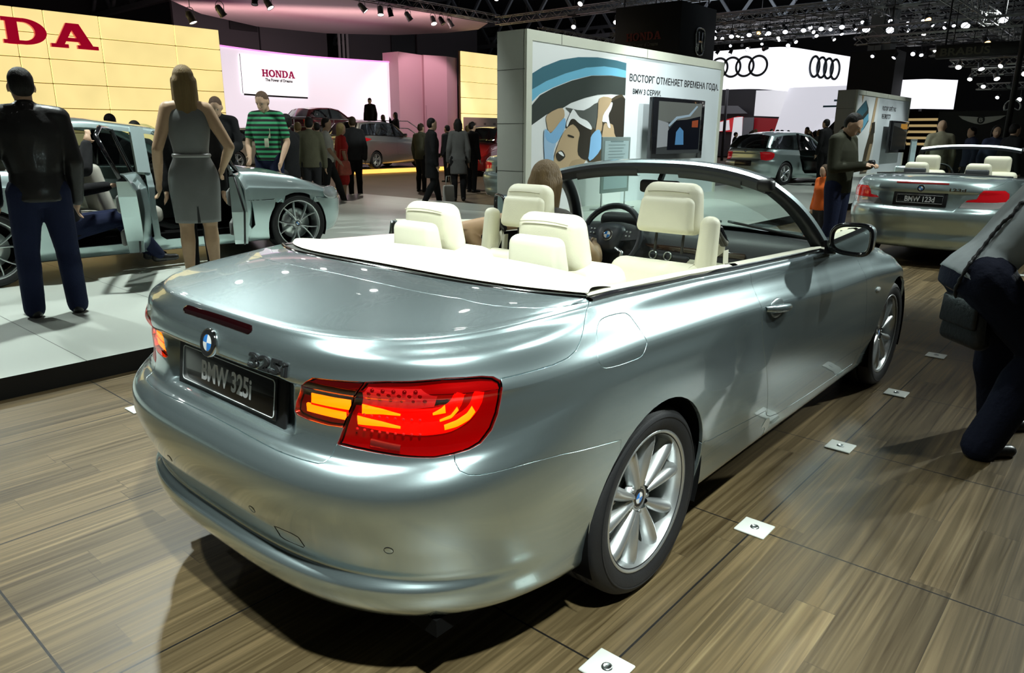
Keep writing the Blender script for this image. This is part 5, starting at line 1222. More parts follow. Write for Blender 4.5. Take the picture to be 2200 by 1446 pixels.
for t in np.linspace(0, 1, 41):
    y = -.190 + .380 * t; e = min(1, math.sqrt(max(0, 1 - (max(0, abs(y) - .174) / .0165) ** 2)))
    row = []
    for q in (-1, -.8, 0, .8, 1):
        pt, _ = rear_pt(y, (.9565 + .002 * (1 - (y / .19) ** 2)) + q * .0125 * max(e, .02), .0015 if abs(q) < 1 else -.001); row.append(pt)
    G_.append(row)
m.grid(G_, flip=True); m.build('high_brake_light', mat('dark_red_glass', (.010, .0015, .002), .06, 0, .8), HERO)
# plate and its black holder, tilted like the pocket
PL0, _ = rear_pt(0, .775); RP = axisR((-1, 0, .14))
holder = MB().rbox(PL0 + Vector((-.004, 0, -.012)), (.60, .145, .012), .012, 2, R=RP).build('plate_holder', BLACK, HERO)
pc = PL0 + Vector((-.012, 0, .002))
MPL = mat('plate_black', (.010, .010, .011), .25, 0, .4); MPW = mat('plate_white', (.85, .86, .86), .4)
plate = MB().rbox(pc, (.524, .118, .006), .010, 2, R=RP).build('licence_plate', MPL, HERO)
m = MB(); fr = []
for a, b in ((1, 1), (-1, 1), (-1, -1), (1, -1)):
    for k in range(6):
        an = math.atan2(b, a) - math.pi / 4 + k / 5 * math.pi / 2
        fr.append(RP @ Vector((a * .243 + .012 * math.cos(an), b * .040 + .012 * math.sin(an), .0036)) + pc)
m.tube(fr, .0014, 6, closed=True); m.build('plate_border', MPW, plate)
text_obj('plate_lettering', 'BMW 325i', .07, MPW, plate, RP @ Vector((0, -.030, .0032)) + pc, RP, width=.278, height=.060, extrude=.0006, offset=.0018)
for y, z in ((-.665, .48), (-.24, .485), (.24, .485), (.665, .48)):
    p, n_ = rear_pt(y, z); Rl = axisR(n_)
    m = MB(); m.lathe([(.0125, 0), (.0115, .001), (.011, -.001)], 20, p, Rl, 1); m.lathe([(.0105, .0004), (.009, .0012), (.0001, .0012)], 20, p, Rl, 0)
    m.build('parking_sensor', [PAINT, BLACK], HERO)
m = MB(); fr = []
for y, z in ((-.315, .455), (-.335, .458), (-.385, .458), (-.405, .452), (-.408, .42), (-.40, .413), (-.33, .413), (-.315, .418)):
    fr.append(rear_pt(y, z, .0002)[0])
m.tube(fr, .0009, 5, closed=True); m.build('tow_eye_cover_seam', BLACK, HERO)
for y in (.50, .585):
    m = MB(); m.lathe([(.036, .10), (.038, 0), (.034, -.004), (.031, 0), (.030, .10)], 24, (-.90, y - .03, .262), Matrix(((0, 0, 1), (0, 1, 0), (-1, 0, 0))))
    m.build('exhaust_tip', CHROME, HERO)
# ---- flank: door handle, mirror, side repeater, sticker on the sill
def side_pt(x, z, s_, lift=0.0):
    uv = side_uv(sh, [(x, z)]); p = (sh.pos(uv) + sh.nrm(uv) * lift)[0]; n = sh.nrm(uv)[0]
    p[1] *= s_; n[1] *= s_; return Vector(p), Vector(n)
for s_ in (-1, 1):
    p, n_ = side_pt(.90, .806, s_, .0); Rl = axisR(n_)
    if s_ < 0: pass
    m = MB(); m.ball(p + n_ * -.004, (.075, .040, .010), 20, R=Rl); m.build('handle_cup', mat('handle_recess_silver', (.30, .36, .37), .3, .7, .8), doors[s_])
    m = MB(); K = 15; rows = []
    for i in range(K):
        t = i / (K - 1); dx = -.115 + .23 * t; bow = .034 * math.sin(math.pi * t) ** .45; hh = .0165 * (1 - .35 * abs(2 * t - 1) ** 2)
        q, nq = side_pt(.90 + dx, .806 - .012 * dx / .1, s_); ctr = q + n_ * (bow - .004)
        rows.append([ctr + Rl @ Vector((0, hh * math.sin(a), .010 * math.cos(a))) for a in np.linspace(0, 2 * math.pi, 12, endpoint=False)])
    m.grid(rows, cv=True, flip=(s_ < 0)); m.build('door_handle', PAINT, doors[s_])
    p, n_ = side_pt(2.33, .66, s_, .002); Rl = axisR(n_)
    m = MB(); m.ball(p, (.038, .015, .008), 14, R=Rl); m.build('side_repeater', mat('clear_lens', (.75, .78, .76), .08, .2, .8), HERO)
m = MB(); pts = [(.955,.265),(.985,.300),(1.02,.298),(1.045,.275),(1.05,.245),(1.03,.222),(1.00,.205),(1.012,.225),(1.01,.25),(.99,.262)]
PP = [side_pt(x, z, -1, .001)[0] for x, z in pts]; m.add(PP, [tuple(range(len(PP)))[::-1]])
m.build('sill_sticker', mat('pale_sticker', (.72, .74, .66), .5), HERO)
for s_ in (-1, 1):
    mr = MB(); rows = []
    c0 = Vector((1.50, s_ * .930, 1.022)); 
    for i, t in enumerate(np.linspace(0, 1, 9)):
        k = [1.0, 1.0, .99, .96, .90, .80, .64, .40, .03][i]; xo = [-.002, .006, .03, .055, .08, .10, .118, .13, .134][i]
        rows.append([c0 + Vector((xo + (.03 * math.cos(a) * -s_ * 0), s_ * (.090 * k * abs(math.cos(a)) ** .6 * math.copysign(1, math.cos(a)) + (.02 if True else 0)), (.070 + .008 * math.cos(a)) * k * abs(math.sin(a)) ** .65 * math.copysign(1, math.sin(a)))) for a in np.linspace(0, 2 * math.pi, 28, endpoint=False)])
    mr.grid(rows, 0, True, cv=True, flip=(s_ > 0))
    # black rim round the glass
    rim = [c0 + Vector((-.004, s_ * (.084 * abs(math.cos(a)) ** .6 * math.copysign(1, math.cos(a)) + .02), (.064 + .008 * math.cos(a)) * abs(math.sin(a)) ** .65 * math.copysign(1, math.sin(a)))) for a in np.linspace(0, 2 * math.pi, 40, endpoint=False)]
    mr.tube(rim, .010, 8, 1, closed=True)
    mr.bar(c0 + Vector((.05, -s_ * .08, -.05)), (1.66, s_ * .80, .945), .05, .06, 1)
    mo = mr.build('door_mirror', [PAINT, GLOSSB], HERO)
    g = MB(); g.add([c0 + Vector((-.001, s_ * (.080 * abs(math.cos(a)) ** .6 * math.copysign(1, math.cos(a)) + .02), (.060 + .008 * math.cos(a)) * abs(math.sin(a)) ** .65 * math.copysign(1, math.sin(a)))) for a in np.linspace(0, 2 * math.pi, 40, endpoint=False)], [tuple(range(40)) if s_ > 0 else tuple(range(40))[::-1]])
    g.build('mirror_glass', MIRROR, mo)
# ---- chrome strip round the deck and along the belt
rimL = sh.G[sh.nvs - 1]; last = sh.G[-1]
strip_pts = [tuple(last[i]) for i in range(0, sh.iu_end + 1, 4)]
full = [(x, -y, z) for x, y, z in strip_pts[::-1]] + strip_pts[1:]
m = MB(); rows = [[(x - .004, y * 1.004, z - .004) for x, y, z in full], [(x + .002, y, z + .006) for x, y, z in full], [(x + .012, y * .995, z + .004) for x, y, z in full], [(x + .014, y * .992, z - .012) for x, y, z in full]]
m.grid(rows, 0, True); m.grid([[(x + .014, y * .99, z - .006) for x, y, z in full], [(x + .045, y * .975, z - .002) for x, y, z in full]], 1, True)
m.build('deck_strip', [CHROME, mat('dark_grey_seal', (.11, .12, .11), .3, .2)], HERO)
for s_ in (1, -1):
    bl = [Vector((x, y * s_, z)) for x, y, z in rimL[sh.iu_end + 1:sh.NA + sh.NM - 12:5]]
    m = MB(); rows = []
    for q in ((.004, -.006), (.002, .006), (-.012, .010), (-.030, .008)): rows.append([p + Vector((0, s_ * q[0], q[1])) for p in bl])
    m.grid(rows[:2], 0, True, flip=(s_ < 0)); m.grid(rows[1:], 1, True, flip=(s_ < 0)); m.build('belt_strip', [SATIN, GLOSSB], HERO)
# scuttle and bonnet: from the front part of the rim inwards
ri = [i for i in range(sh.nu) if rimL[i, 0] > 2.02 and i >= sh.NA]
rows = []
for i in ri:
    x, y, z = rimL[i]; rows.append([Vector((x, y * k, z + .055 * (1 - k * k) * min(1, y / .5))) for k in (1, .9, .75, .5, .25, 0, -.25, -.5, -.75, -.9, -1)])
m = MB(); m.grid(rows); m.build('bonnet', PAINT, HERO)
# side panel seam below the bonnet edge is left to the wing line
# ================================================================ cabin of the convertible
# ---- cream cover behind the seats
ss = [np.array(p) for p in full]                        # deck strip, left to right
n_ = len(ss)
m = MB(); rows = []
def front_edge(y): return .045 - .13 * min(1, abs(y) / .77) ** 4
for j, t in enumerate(np.linspace(0, 1, 15)):
    row = []
    for p in ss:
        x0 = p[0] + .040; y0 = p[1] * .978; z0 = p[2] + .006
        x1 = max(front_edge(y0), x0 + .02); x = x0 + (x1 - x0) * t
        edge = min(1, t / .12, (1 - t) / .05 + .001)
        z = z0 + .014 * math.sin(math.pi * min(1, max(0, edge)) / 2) - .022 * t * t
        row.append((x, y0 * (1 - .01 * t), z))
    rows.append(row)
m.grid(rows, flip=True); m.grid([rows[-1], [(p[0] + .004, p[1], p[2] - .12) for p in rows[-1]]], flip=True)
cover = m.build('rear_cover', CREAMV, HERO)
m = MB(); q = lambda x, y: (x, y, 1.0 + .0305 - .02 * (y / .78) ** 2)
m.tube([(-.135, -.60, 1.0195), (-.06, -.665, 1.009), (.0, -.665, 1.001)], .0012, 4); m.tube([(-.135, -.60, 1.0195), (-.165, -.655, 1.0185), (-.10, -.745, 1.004)], .0012, 4)
m.build('cover_seam', mat('cream_seam', (.42, .40, .30), .6), cover)
# ---- side trim between cover and doors, and door cappings
for s_ in (1, -1):
    bl = [Vector((x, y * s_, z)) for x, y, z in rimL[sh.iu_end + 3:sh.NA + sh.NM:4]]
    def trim(pts, name, par):
        m = MB(); rows = []
        for dy, dz in ((-.028, .006), (-.045, .013), (-.085, .006), (-.105, -.02), (-.115, -.28), (-.10, -.62)):
            rows.append([p + Vector((0, s_ * dy, dz)) for p in pts])
        m.grid(rows, flip=(s_ < 0)); return m.build(name, CREAMV, par)
    trim([p for p in bl if p.x < .76], 'side_trim', HERO)
    tp = [p for p in bl if .765 < p.x < 2.02]
    tr = trim(tp, 'door_trim', doors[s_])
    e = tp[0]; m = MB()
    prof = [(.006, -.0), (.030, -.12), (.034, -.30), (.0, -.62)]
    m.add([e + Vector((-.006 + .0 * k, s_ * (.0 if i == 0 else .05 * min(1, i)), -dz_)) for i, (k, dz_) in enumerate(((0, .0), (0, .12), (0, .30), (0, .55)))] + [e + Vector((-.006, s_ * -.11, -dz_)) for dz_ in (.0, .12, .30, .55)],
          [(0, 1, 5, 4), (1, 2, 6, 5), (2, 3, 7, 6)])
    m.build('door_edge', BLACK, doors[s_])
    m = MB(); m.rbox(tp[len(tp) // 2] + Vector((.35, -s_ * .118, -.10)), (.16, .012, .045), .008); m.build('inner_door_handle', SATIN, doors[s_])
# left door stands open
hinge = Vector((2.10, .87, 0)); Mo = Matrix.Translation(hinge) @ Matrix.Rotation(-27 * D2R, 4, 'Z') @ Matrix.Translation(-hinge)
doors[1].matrix_local = Mo
for o in HERO.children:
    if o.name.startswith('door_mirror') and sum((Vector(b) for b in o.bound_box), Vector()).y > 0: o.matrix_local = Mo
# ---- floor, tunnel, dashboard
CARPET = noisy(mat('cream_carpet', (.30, .28, .21), .9), 90, .25, .2, 300)
m = MB(); m.box((1.0, 0, .27), (2.2, 1.46, .04)); m.build('cabin_floor', CARPET, HERO)
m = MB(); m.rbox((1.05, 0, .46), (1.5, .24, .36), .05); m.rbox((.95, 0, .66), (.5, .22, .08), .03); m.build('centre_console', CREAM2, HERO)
DASH = noisy(mat('dash_black', (.016, .016, .018), .5), 30, .1, .1, 250)
m = MB(); rows = []
for y in np.linspace(-.76, .76, 27):
    hump = .045 * math.exp(-((y - .36) / .19) ** 2); fx = .03 * (1 - (y / .76) ** 2)
    rows.append([(1.62 - hump * .5, y, .70), (1.60 - hump, y, .80), (1.66 - hump * 1.4, y, .905 + hump * .2), (1.70 - hump * 1.2, y, .935 + hump), (1.80, y, .945 + hump * .6), (1.98 + fx, y, .945 - .02 * (y / .76) ** 2), (2.16 + fx, y, .93 - .03 * (y / .76) ** 2)])
m.grid(rows, flip=True); dash = m.build('dashboard', DASH, HERO)
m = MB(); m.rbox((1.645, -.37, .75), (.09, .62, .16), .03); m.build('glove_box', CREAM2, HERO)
m = MB(); m.rbox((1.592, -.40, .80), (.012, .13, .022), .006); m.build('glove_box_handle', CHROME, HERO)
m = MB(); m.rbox((1.630, -.12, .868), (.012, .60, .030), .006); m.build('dash_trim', mat('dark_wood_trim', (.035, .018, .012), .15, 0, .8), HERO)
m = MB(); m.rbox((1.63, .0, .73), (.06, .25, .22), .02); cst = m.build('centre_stack', DASH, HERO)
for y in (-.20, .0, .09):
    m = MB(); Rk = axisR((-1, 0, .1)); m.lathe([(.024, 0), (.024, .012), (.020, .013), (.019, .004)], 24, (1.602, y, .83), Rk); m.build('air_vent_ring', SATIN, dash)
# steering wheel
sw = Vector((1.555, .345, .905)); Rs = axisR((-1, 0, .42))
m = MB(); m.tube([sw + Rs @ Vector((.19 * math.cos(a), .185 * math.sin(a), 0)) for a in np.linspace(0, 2 * math.pi, 40, endpoint=False)], .0165, 10, closed=True)
wheel_o = m.build('steering_wheel', mat('wheel_leather', (.022, .024, .03), .38), HERO)
m = MB(); prof = []
pad = [(-.085, .045), (-.05, .075), (.05, .075), (.085, .045), (.08, -.01), (.045, -.075), (-.045, -.075), (-.08, -.01)]
pad = smooth_closed(pad, 4)
for k, h in ((1.0, -.03), (1.0, .008), (.93, .022), (.6, .032), (.01, .036)): prof.append([sw + Rs @ Vector((p[0] * k, p[1] * k, h)) for p in pad])
m.grid(prof, cv=True); m.build('airbag_pad', mat('pad_leather', (.03, .034, .042), .45), wheel_o)
for a in (12 * D2R, 168 * D2R):
    m = MB(); m.bar(sw + Rs @ Vector((.05 * math.cos(a), .03 * math.sin(a) , .0)), sw + Rs @ Vector((.185 * math.cos(a), .14 * math.sin(a), 0)), .055, .022, up=tuple(Rs.col[2]))
    m.build('wheel_spoke', mat('spoke_grey', (.05, .055, .065), .35, .2), wheel_o)
for sx in (-1, 1):
    m = MB(); m.tube([sw + Rs @ Vector((sx * .06, -.06, .012)), sw + Rs @ Vector((sx * .105, -.08, .008)), sw + Rs @ Vector((sx * .10, -.15, .004))], .012, 8)
    m.build('lower_spoke', SATIN, wheel_o)
m = MB(); roundel(m, Rs, sw + Rs @ Vector((0, .005, .036)), .034, .003); m.build('wheel_roundel', RND, wheel_o)
m = MB()
for sx in (-1, 1):
    for a, b in ((0, 0), (1, 0), (0, 1), (1, 1)): m.rbox(sw + Rs @ Vector((sx * .118 + (a - .5) * .022, .025 + (b - .5) * .024, .013)), (.010, .010, .006), .002, 1, R=Rs)
m.build('wheel_button', mat('button_grey', (.35, .37, .38), .4), wheel_o)
m = MB(); m.tube([sw, sw + Rs @ Vector((0, 0, -.2))], .04, 12); m.build('steering_column', BLACK, HERO)
m = MB(); m.rbox((1.74, .345, .975), (.12, .34, .10), .04); m.build('instrument_hood', DASH, HERO)
# ---- windscreen frame and glass
def ws_top(v, lift=0): return Vector((1.505 - .075 * v * v, .585 * v, 1.318 - .062 * abs(v) ** 2.6 + lift))
def ws_bot(v): return Vector((2.16 - .34 * v * v, .745 * v, .955 - .025 * v * v))
def ws(v, t): 
    a, b = ws_bot(v), ws_top(v); p = a.lerp(b, t); p += Vector((.02, 0, .03)) * math.sin(math.pi * t); return p
m = MB(); m.grid([[ws(v, t) for v in np.linspace(-.97, .97, 25)] for t in np.linspace(0, 1, 13)])
m.build('windscreen', GLASS, HERO)
def beam(name, fn, prof, vs, mts, parent=HERO, close=True):
    m = MB(); rows = []
    for v in vs: rows.append([fn(v) + Vector(p) for p, _ in prof])
    k = len(prof)
    for j in range(k):
        m.grid([[r[j], r[(j + 1) % k]] for r in rows], prof[j][1], True)
    for r, fl in ((rows[0], 1), (rows[-1], 0)): m.add(r, [tuple(range(k))[::-1] if fl else tuple(range(k))], 1)
    return m.build(name, mts, parent)
LINER = mat('header_liner', (.035, .040, .048), .45)
beam('windscreen_header', lambda v: ws_top(v), [((.035, 0, -.012), 0), ((.020, 0, .014), 0), ((-.015, 0, .024), 0), ((-.055, 0, .020), 0), ((-.068, 0, .006), 1), ((-.074, 0, -.012), 1), ((-.062, 0, -.046), 1), ((-.01, 0, -.050), 1), ((.030, 0, -.030), 1)], np.linspace(-1.02, 1.02, 41), [PAINT, LINER])
for s_ in (1, -1):
    m = MB(); rows = []
    for t in np.linspace(0, 1, 17):
        c0 = ws(s_ * 1.0, t); w_ = .055 - .012 * t
        if t < .12: w_ += .02 * (1 - t / .12)
        o = Vector((0, s_, 0)); b = Vector((-.75, 0, -.66)).normalized()
        rows.append([c0 + o * .030 + b * .0, c0 + o * .034 + b * w_ * .5, c0 + o * .026 + b * w_, c0 - o * .028 + b * w_ * 1.1, c0 - o * .036 + b * w_ * .4, c0 - o * .018 - b * .008])
    m.grid([r[0:2] for r in rows], 0, True, flip=(s_ > 0)); m.grid([r[1:] + r[:1] for r in rows], 1, True, flip=(s_ > 0))
    m.build('windscreen_pillar', [PAINT, mat('pillar_black', (.012, .013, .015), .4)], HERO)
    m = MB(); c0 = ws_top(s_ * 1.0) + Vector((-.06, s_ * .01, -.012)); m.rbox(c0, (.06, .075, .055), .018); m.build('header_latch_cap', BLACK, HERO)
    m = MB(); rows = []
    for v in np.linspace(.20, .80, 13): 
        p = ws_top(s_ * v) + Vector((-.060, 0, -.036)); rows.append([p + Vector((-.008, 0, .012)), p + Vector((-.014, 0, .0)), p + Vector((.0, 0, -.026)), p + Vector((.03, 0, -.024))])
    m.grid(rows, flip=(s_ > 0)); m.build('sun_visor', mat('visor_grey', (.06, .065, .07), .55), HERO)
m = MB(); c0 = Vector((1.47, 0, 1.205)); m.rbox(c0, (.035, .23, .065), .025, 3); m.bar(c0 + Vector((0, 0, .03)), (1.50, 0, 1.28), .022); m.build('inside_mirror', BLACK, HERO)
m = MB(); m.tube([ws(-.9, .02) + Vector((-.0, 0, .01)), ws(-.1, .02) + Vector((.015, 0, .012))], .008, 6); m.tube([ws(-.05, .02) + Vector((.0, 0, .01)), ws(.85, .02) + Vector((.015, 0, .012))], .008, 6); m.build('wiper', BLACK, HERO)
# ---- seats
SEAM = mat('seat_seam', (.44, .42, .31), .6)
def cushion(mb, c, d, r, R=None, puff=.0, n=4): mb.rbox(c, d, r, n, R=R)
def rear_seat(s_):
    c = s_ * .315
    m = MB(); m.rbox((.085, c, 1.045), (.085, .245, .145), .030, 4, R=RY(-.10), taper=(.82, .90)); ho = m.build('roll_bar_cover', CREAMV, HERO)
    m = MB(); m.rbox((.195, c + .015, 1.085), (.105, .315, .205), .045, 5, R=RY(-.12), taper=(.9, .86)); hr = m.build('rear_headrest', CREAM, HERO)
    m = MB(); R_ = RY(-.12); pts = []
    for a in np.linspace(.1, .9, 30):
        y = -.135 + .27 * a; pts.append(Vector((.195, c + .015, 1.085)) + R_ @ Vector((-.052 + .0 * a, y, .085 - .012 * (2 * a - 1) ** 2)))
    m.tube(pts, .0022, 5); m.build('headrest_piping', SEAM, hr)
    m = MB(); m.rbox((.26, c, .80), (.16, .52, .44), .06, 4, R=RY(-.22)); m.rbox((.54, c, .55), (.50, .50, .16), .06, 4); m.build('rear_seat', CREAM, HERO)
for s_ in (1, -1): rear_seat(s_)
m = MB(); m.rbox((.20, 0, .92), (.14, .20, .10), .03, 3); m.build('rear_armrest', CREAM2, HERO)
def front_seat(s_, fx=0.0):
    c = s_ * .405 + (.03 if s_ < 0 else .01); R_ = RY(.20)
    bx = Vector((.80 + fx, c, .70 if s_ < 0 else .655))
    m = MB(); m.rbox(bx + Vector((0, 0, .0)), (.15, .47, .50), .060, 5, R=R_, taper=(.85, .97)); m.rbox((1.12 + fx, c, .47), (.52, .49, .15), .06, 4, R=RY(-.06)); so = m.build('front_seat', CREAM, HERO)
    for k in (-1, 1):
        m = MB(); m.rbox(bx + R_ @ Vector((.045, k * .205, -.02)), (.13, .09, .48), .04, 4, R=R_); m.build('side_bolster', CREAM, so)
    m = MB(); hz = bx + R_ @ Vector((.03, -s_ * .0, .475)); m.rbox(hz, (.115, .300, .215), .045, 5, R=RY(.12), taper=(.86, .84)); hd = m.build('front_headrest', CREAM, HERO)
    m = MB(); m.rbox(hz + RY(.12) @ Vector((-.040, 0, -.030)), (.07, .27, .155), .030, 5, R=RY(.12), taper=(.92, .90)); m.build('headrest_back', CREAM, hd)
    m = MB()
    for k in (-1, 1): m.tube([hz + Vector((.0, k * .065, -.08)), hz + Vector((-.012, k * .065, -.19))], .0065, 8)
    m.build('headrest_post', BLACK, hd)
    pts = []
    m = MB()
    for a in np.linspace(.08, .92, 24): pts.append(hz + RY(.12) @ Vector((-.050 - .002, -.115 + .23 * a, .068 - .006 * (2 * a - 1) ** 2)))
    m.tube(pts, .002, 5); m.build('headrest_piping', SEAM, hd)
    # belt guide on the outer shoulder
    m = MB(); g0 = bx + R_ @ Vector((.0, s_ * .205, .32)); m.rbox(g0, (.085, .085, .26), .032, 4, R=RY(.12), taper=(.9, .85)); gd = m.build('belt_guide', CREAM, so)
    m = MB(); m.rbox(g0 + Vector((.075, s_ * .015, .045)), (.12, .05, .035), .014, 3, R=RY(.75)); m.build('belt_outlet', GLOSSB, so)
    STRAP = mat('belt_webbing', (.72, .70, .58), .55)
    m = MB(); a = g0 + Vector((.12, s_ * .02, .0)); b = bx + R_ @ Vector((-.03, s_ * .16, .235))
    m.add([a + Vector((0, 0, .028)), a + Vector((0, 0, -.022)), b + Vector((.03, 0, -.03)), b + Vector((-.02, 0, .0))], [(0, 1, 2, 3)]); 
    a2 = a + Vector((.01, 0, -.02)); m.add([a2 + Vector((-.022, 0, 0)), a2 + Vector((.025, 0, 0)), a2 + Vector((.025, s_ * .02, -.42)), a2 + Vector((-.022, s_ * .02, -.42))], [(0, 1, 2, 3)])
    bo = m.build('seat_belt', STRAP, HERO); sm_ = bo.modifiers.new('thick', 'SOLIDIFY'); sm_.thickness = .002
    return so
front_seat(-1); front_seat(1)
# ================================================================ the other cars
def gen_shell(ro, wb, fo, W, zb, zc, zr_top, lite=False, a_rear=.75, n=3.0, deck=None):
    """same build-up of levels as the convertible, for another body: ro/fo overhangs, wb wheelbase, W half width"""
    xr = -ro; xf = wb + fo
    S = lambda z: (lambda x: np.full_like(np.asarray(x, float), z))
    k = zr_top / .99
    lv = [(.21 * 1, xr + .15, S(.17), W * .82, .2, xf - .17), (.225, xr + .07, S(.18), W * .90, .21, xf - .08), (.32, xr + .03, S(.27), W * .955, .31, xf - .02),
          (.40, xr + .04, S(.36), W * .972, .41, xf), (.50 * k, xr + .012, S(.47), W * .985, .47, xf), (.59 * k, xr, S(.57), W * .99, .53, xf), (.645 * k, xr + .012, S(.63), W * .99, .57, xf),
          (.685 * k, xr + .06, lambda x: zc(x) - .16, W * .99, .61, xf - .02), (.72 * k, xr + .075, lambda x: zc(x) - .09, W * .988, .64, xf - .03), (.80 * k, xr + .08, lambda x: zc(x) - .03, W * .986, .66, xf - .04),
          (.855 * k, xr + .08, lambda x: zc(x) - .004, W * .982, .67, xf - .05), (.865 * k, xr + .075, lambda x: zc(x) + .004, W * .977, .675, xf - .055), (.92 * k, xr + .08, lambda x: zc(x) * .5 + zb(x) * .5, W * .945, .69, xf - .08),
          (.965 * k, xr + .10, lambda x: zc(x) * .1 + zb(x) * .9, W * .905, .70, xf - .12), (.985 * k, xr + .13, lambda x: zb(x) - .004, W * .89, .705, xf - .16), (.99 * k, xr + .16, zb, W * .875, .71, xf - .2)]
    lv = [L + (n,) for L in lv]
    sh = Shell.__new__(Shell)
    if lite: sh.NA, sh.NM, sh.NF, sh.M = 70, 70, 50, 3
    sh.__init__(lv, .35, wb - .46, zb, zc, deck=deck, a_rear=a_rear)
    return sh
def rear_poly(sh, yz):
    return invert(sh, yz, lambda P: P[:, [1, 2]], side=lambda G, N: (N[..., 0] < -.12) & (np.arange(G.shape[0])[:, None] < sh.nvs))
def arch_of(sh, cx, r, cz=.32):
    a = math.asin((.19 - cz) / r); p = side_uv(sh, arc_xz(cx, r, a, math.pi - a, 24, cz))
    return [(p[0][0], -.05)] + [tuple(q) for q in p] + [(p[-1][0], -.05)]
def sheet(name, G, m, par, flip=False): return MB().grid(G, flip=flip).build(name, m, par)
def greenhouse(root, g, pm, open_right=False, seats=True):
    """roof, pillars and panes. g: belt(x), wb half width at belt, edge = [(x,z,y)] windscreen foot, header, ..., rear header, rear foot"""
    E = np.array(g['edge'], float); belt = g['belt']; wbt = g['wb']
    hdr = E[1:-1]; t = np.linspace(0, len(hdr) - 1, 33)
    ed = np.stack([np.interp(t, np.arange(len(hdr)), hdr[:, i]) for i in range(3)], 1)
    for _ in range(2): ed[1:-1] = (ed[:-2] + 2 * ed[1:-1] + ed[2:]) / 4
    ys = np.linspace(-1, 1, 21); rows = []
    for (x, z, y) in ed:
        row = [(x, -y - .028, z - .055), (x, -y - .012, z - .018)] + [(x, y * v, z + g.get('crown', .05) * (1 - v * v)) for v in ys] + [(x, y + .012, z - .018), (x, y + .028, z - .055)]
        rows.append(row)
    sheet('roof', rows, pm, root, True)
    f0, f1, r1, r0 = E[0], ed[0], ed[-1], E[-1]
    def pane(name, foot, head, bulge, glass):
        G = []
        for t in np.linspace(0, 1, 9):
            G.append([Vector((foot[0] + (head[0] - foot[0]) * t + bulge * (1 - v * v) * (1 - .5 * t), v * (foot[2] + (head[2] - foot[2]) * t) * .97, foot[1] + (head[1] - foot[1]) * t + (g.get('crown', .05) * t + .01) * (1 - v * v) + .02 * math.sin(math.pi * t))) for v in np.linspace(-1, 1, 13)])
        return sheet(name, G, glass, root, bulge > 0)
    pane('windscreen', f0, f1, .16, g.get('glass', GLASS)); rw = pane('rear_window', r0, r1, -g.get('rbulge', .12), g.get('rglass', DGLASS))
    for s_ in (1, -1):
        for a, b, nm, w in ((f0, f1, 'front_pillar', .05), (r0, r1, 'rear_pillar', g.get('cp', .10))):
            m = MB(); G = []
            for t in np.linspace(0, 1, 9):
                x = a[0] + (b[0] - a[0]) * t; z = a[1] + (b[1] - a[1]) * t + .02 * math.sin(math.pi * t); y = a[2] + (b[2] - a[2]) * t; sg = -1 if nm == 'front_pillar' else 1
                G.append([(x - sg * .03, s_ * (y - .04), z + .0), (x, s_ * (y + .01), z + .006), (x + sg * w * .6, s_ * (y + .03), z - .012), (x + sg * w, s_ * (y + .025), z - .035), (x + sg * w, s_ * (y - .02), z - .04)])
            m.grid(G, flip=(s_ > 0) ^ (nm == 'rear_pillar')); m.build(nm, pm, root)
        # side panes between belt and roof edge
        xs0, xs1 = f0[0] - .10, r0[0] + .12
        def top_at(x):
            P = np.vstack([E[0], ed[::-1][::-1], E[-1]]); o = np.argsort(P[:, 0]); return np.interp(x, P[o, 0], P[o, 1]) - .05, np.interp(x, P[o, 0], P[o, 2]) + .02
        def spane(a, b, nm):
            G = []
            for x in np.linspace(a, b, 9):
                zt, yt = top_at(x); zb_ = belt(x) - .005; zt = max(zt, zb_ + .01)
                G.append([(x, s_ * (wbt + (yt - wbt) * q), zb_ + (zt - zb_) * q) for q in (0, .5, 1)])
            return sheet(nm, G, DGLASS if not (open_right and s_ < 0) else GLASS, root, s_ < 0)
        bp = g['bp']
        if not (open_right and s_ < 0):
            spane(bp + .04, xs0, 'side_window'); spane(xs1, bp - .04, 'side_window')
        zt, yt = top_at(bp)
        m = MB(); m.bar((bp - .03, s_ * (wbt + .005), belt(bp) - .02), (bp + .02, s_ * (yt + .005), zt + .03), .03 if not (open_right and s_ < 0) else .05, .09 if not (open_right and s_ < 0) else .12, up=(1, 0, 0)); m.build('door_pillar', GLOSSB if not (open_right and s_ < 0) else pm, root)
        if not open_right:
            tr = [(x, s_ * (wbt + .006), belt(x) + .004) for x in np.linspace(xs1, xs0, 12)]
            m = MB(); m.tube(tr, .008, 6); m.build('window_trim', CHROME if g.get('chrome') else GLOSSB, root)
def small_mirror(root, x, y, z, pm):
    for s_ in (1, -1):
        m = MB(); m.rbox((x, s_ * (y + .09), z), (.10, .19, .12), .045, 4); m.bar((x + .03, s_ * (y - .06), z - .05), (x, s_ * (y + .03), z - .03), .04, .04); m.build('door_mirror', pm, root)
def under(root, wb, ro, fo, W):
    m = MB(); m.box(((wb + fo - ro) / 2, 0, .24), (wb + fo + ro - .75, W * 1.35, .10)); m.build('underbody', DARK, root)
    for cx in (0, wb):
        for s_ in (1, -1):
            m = MB(); m.grid([[(cx + .355 * math.cos(a), s_ * yy, .32 + .355 * math.sin(a)) for yy in (W - .03, W - .30)] for a in np.linspace(-.4, math.pi + .4, 20)])
            m.grid([[(cx + .355 * math.cos(a) * k, s_ * (W - .30), .32 + .355 * math.sin(a) * k) for a in np.linspace(-.4, math.pi + .4, 20)] for k in (1, .02)]); m.build('wheel_arch_liner', DARK, root)
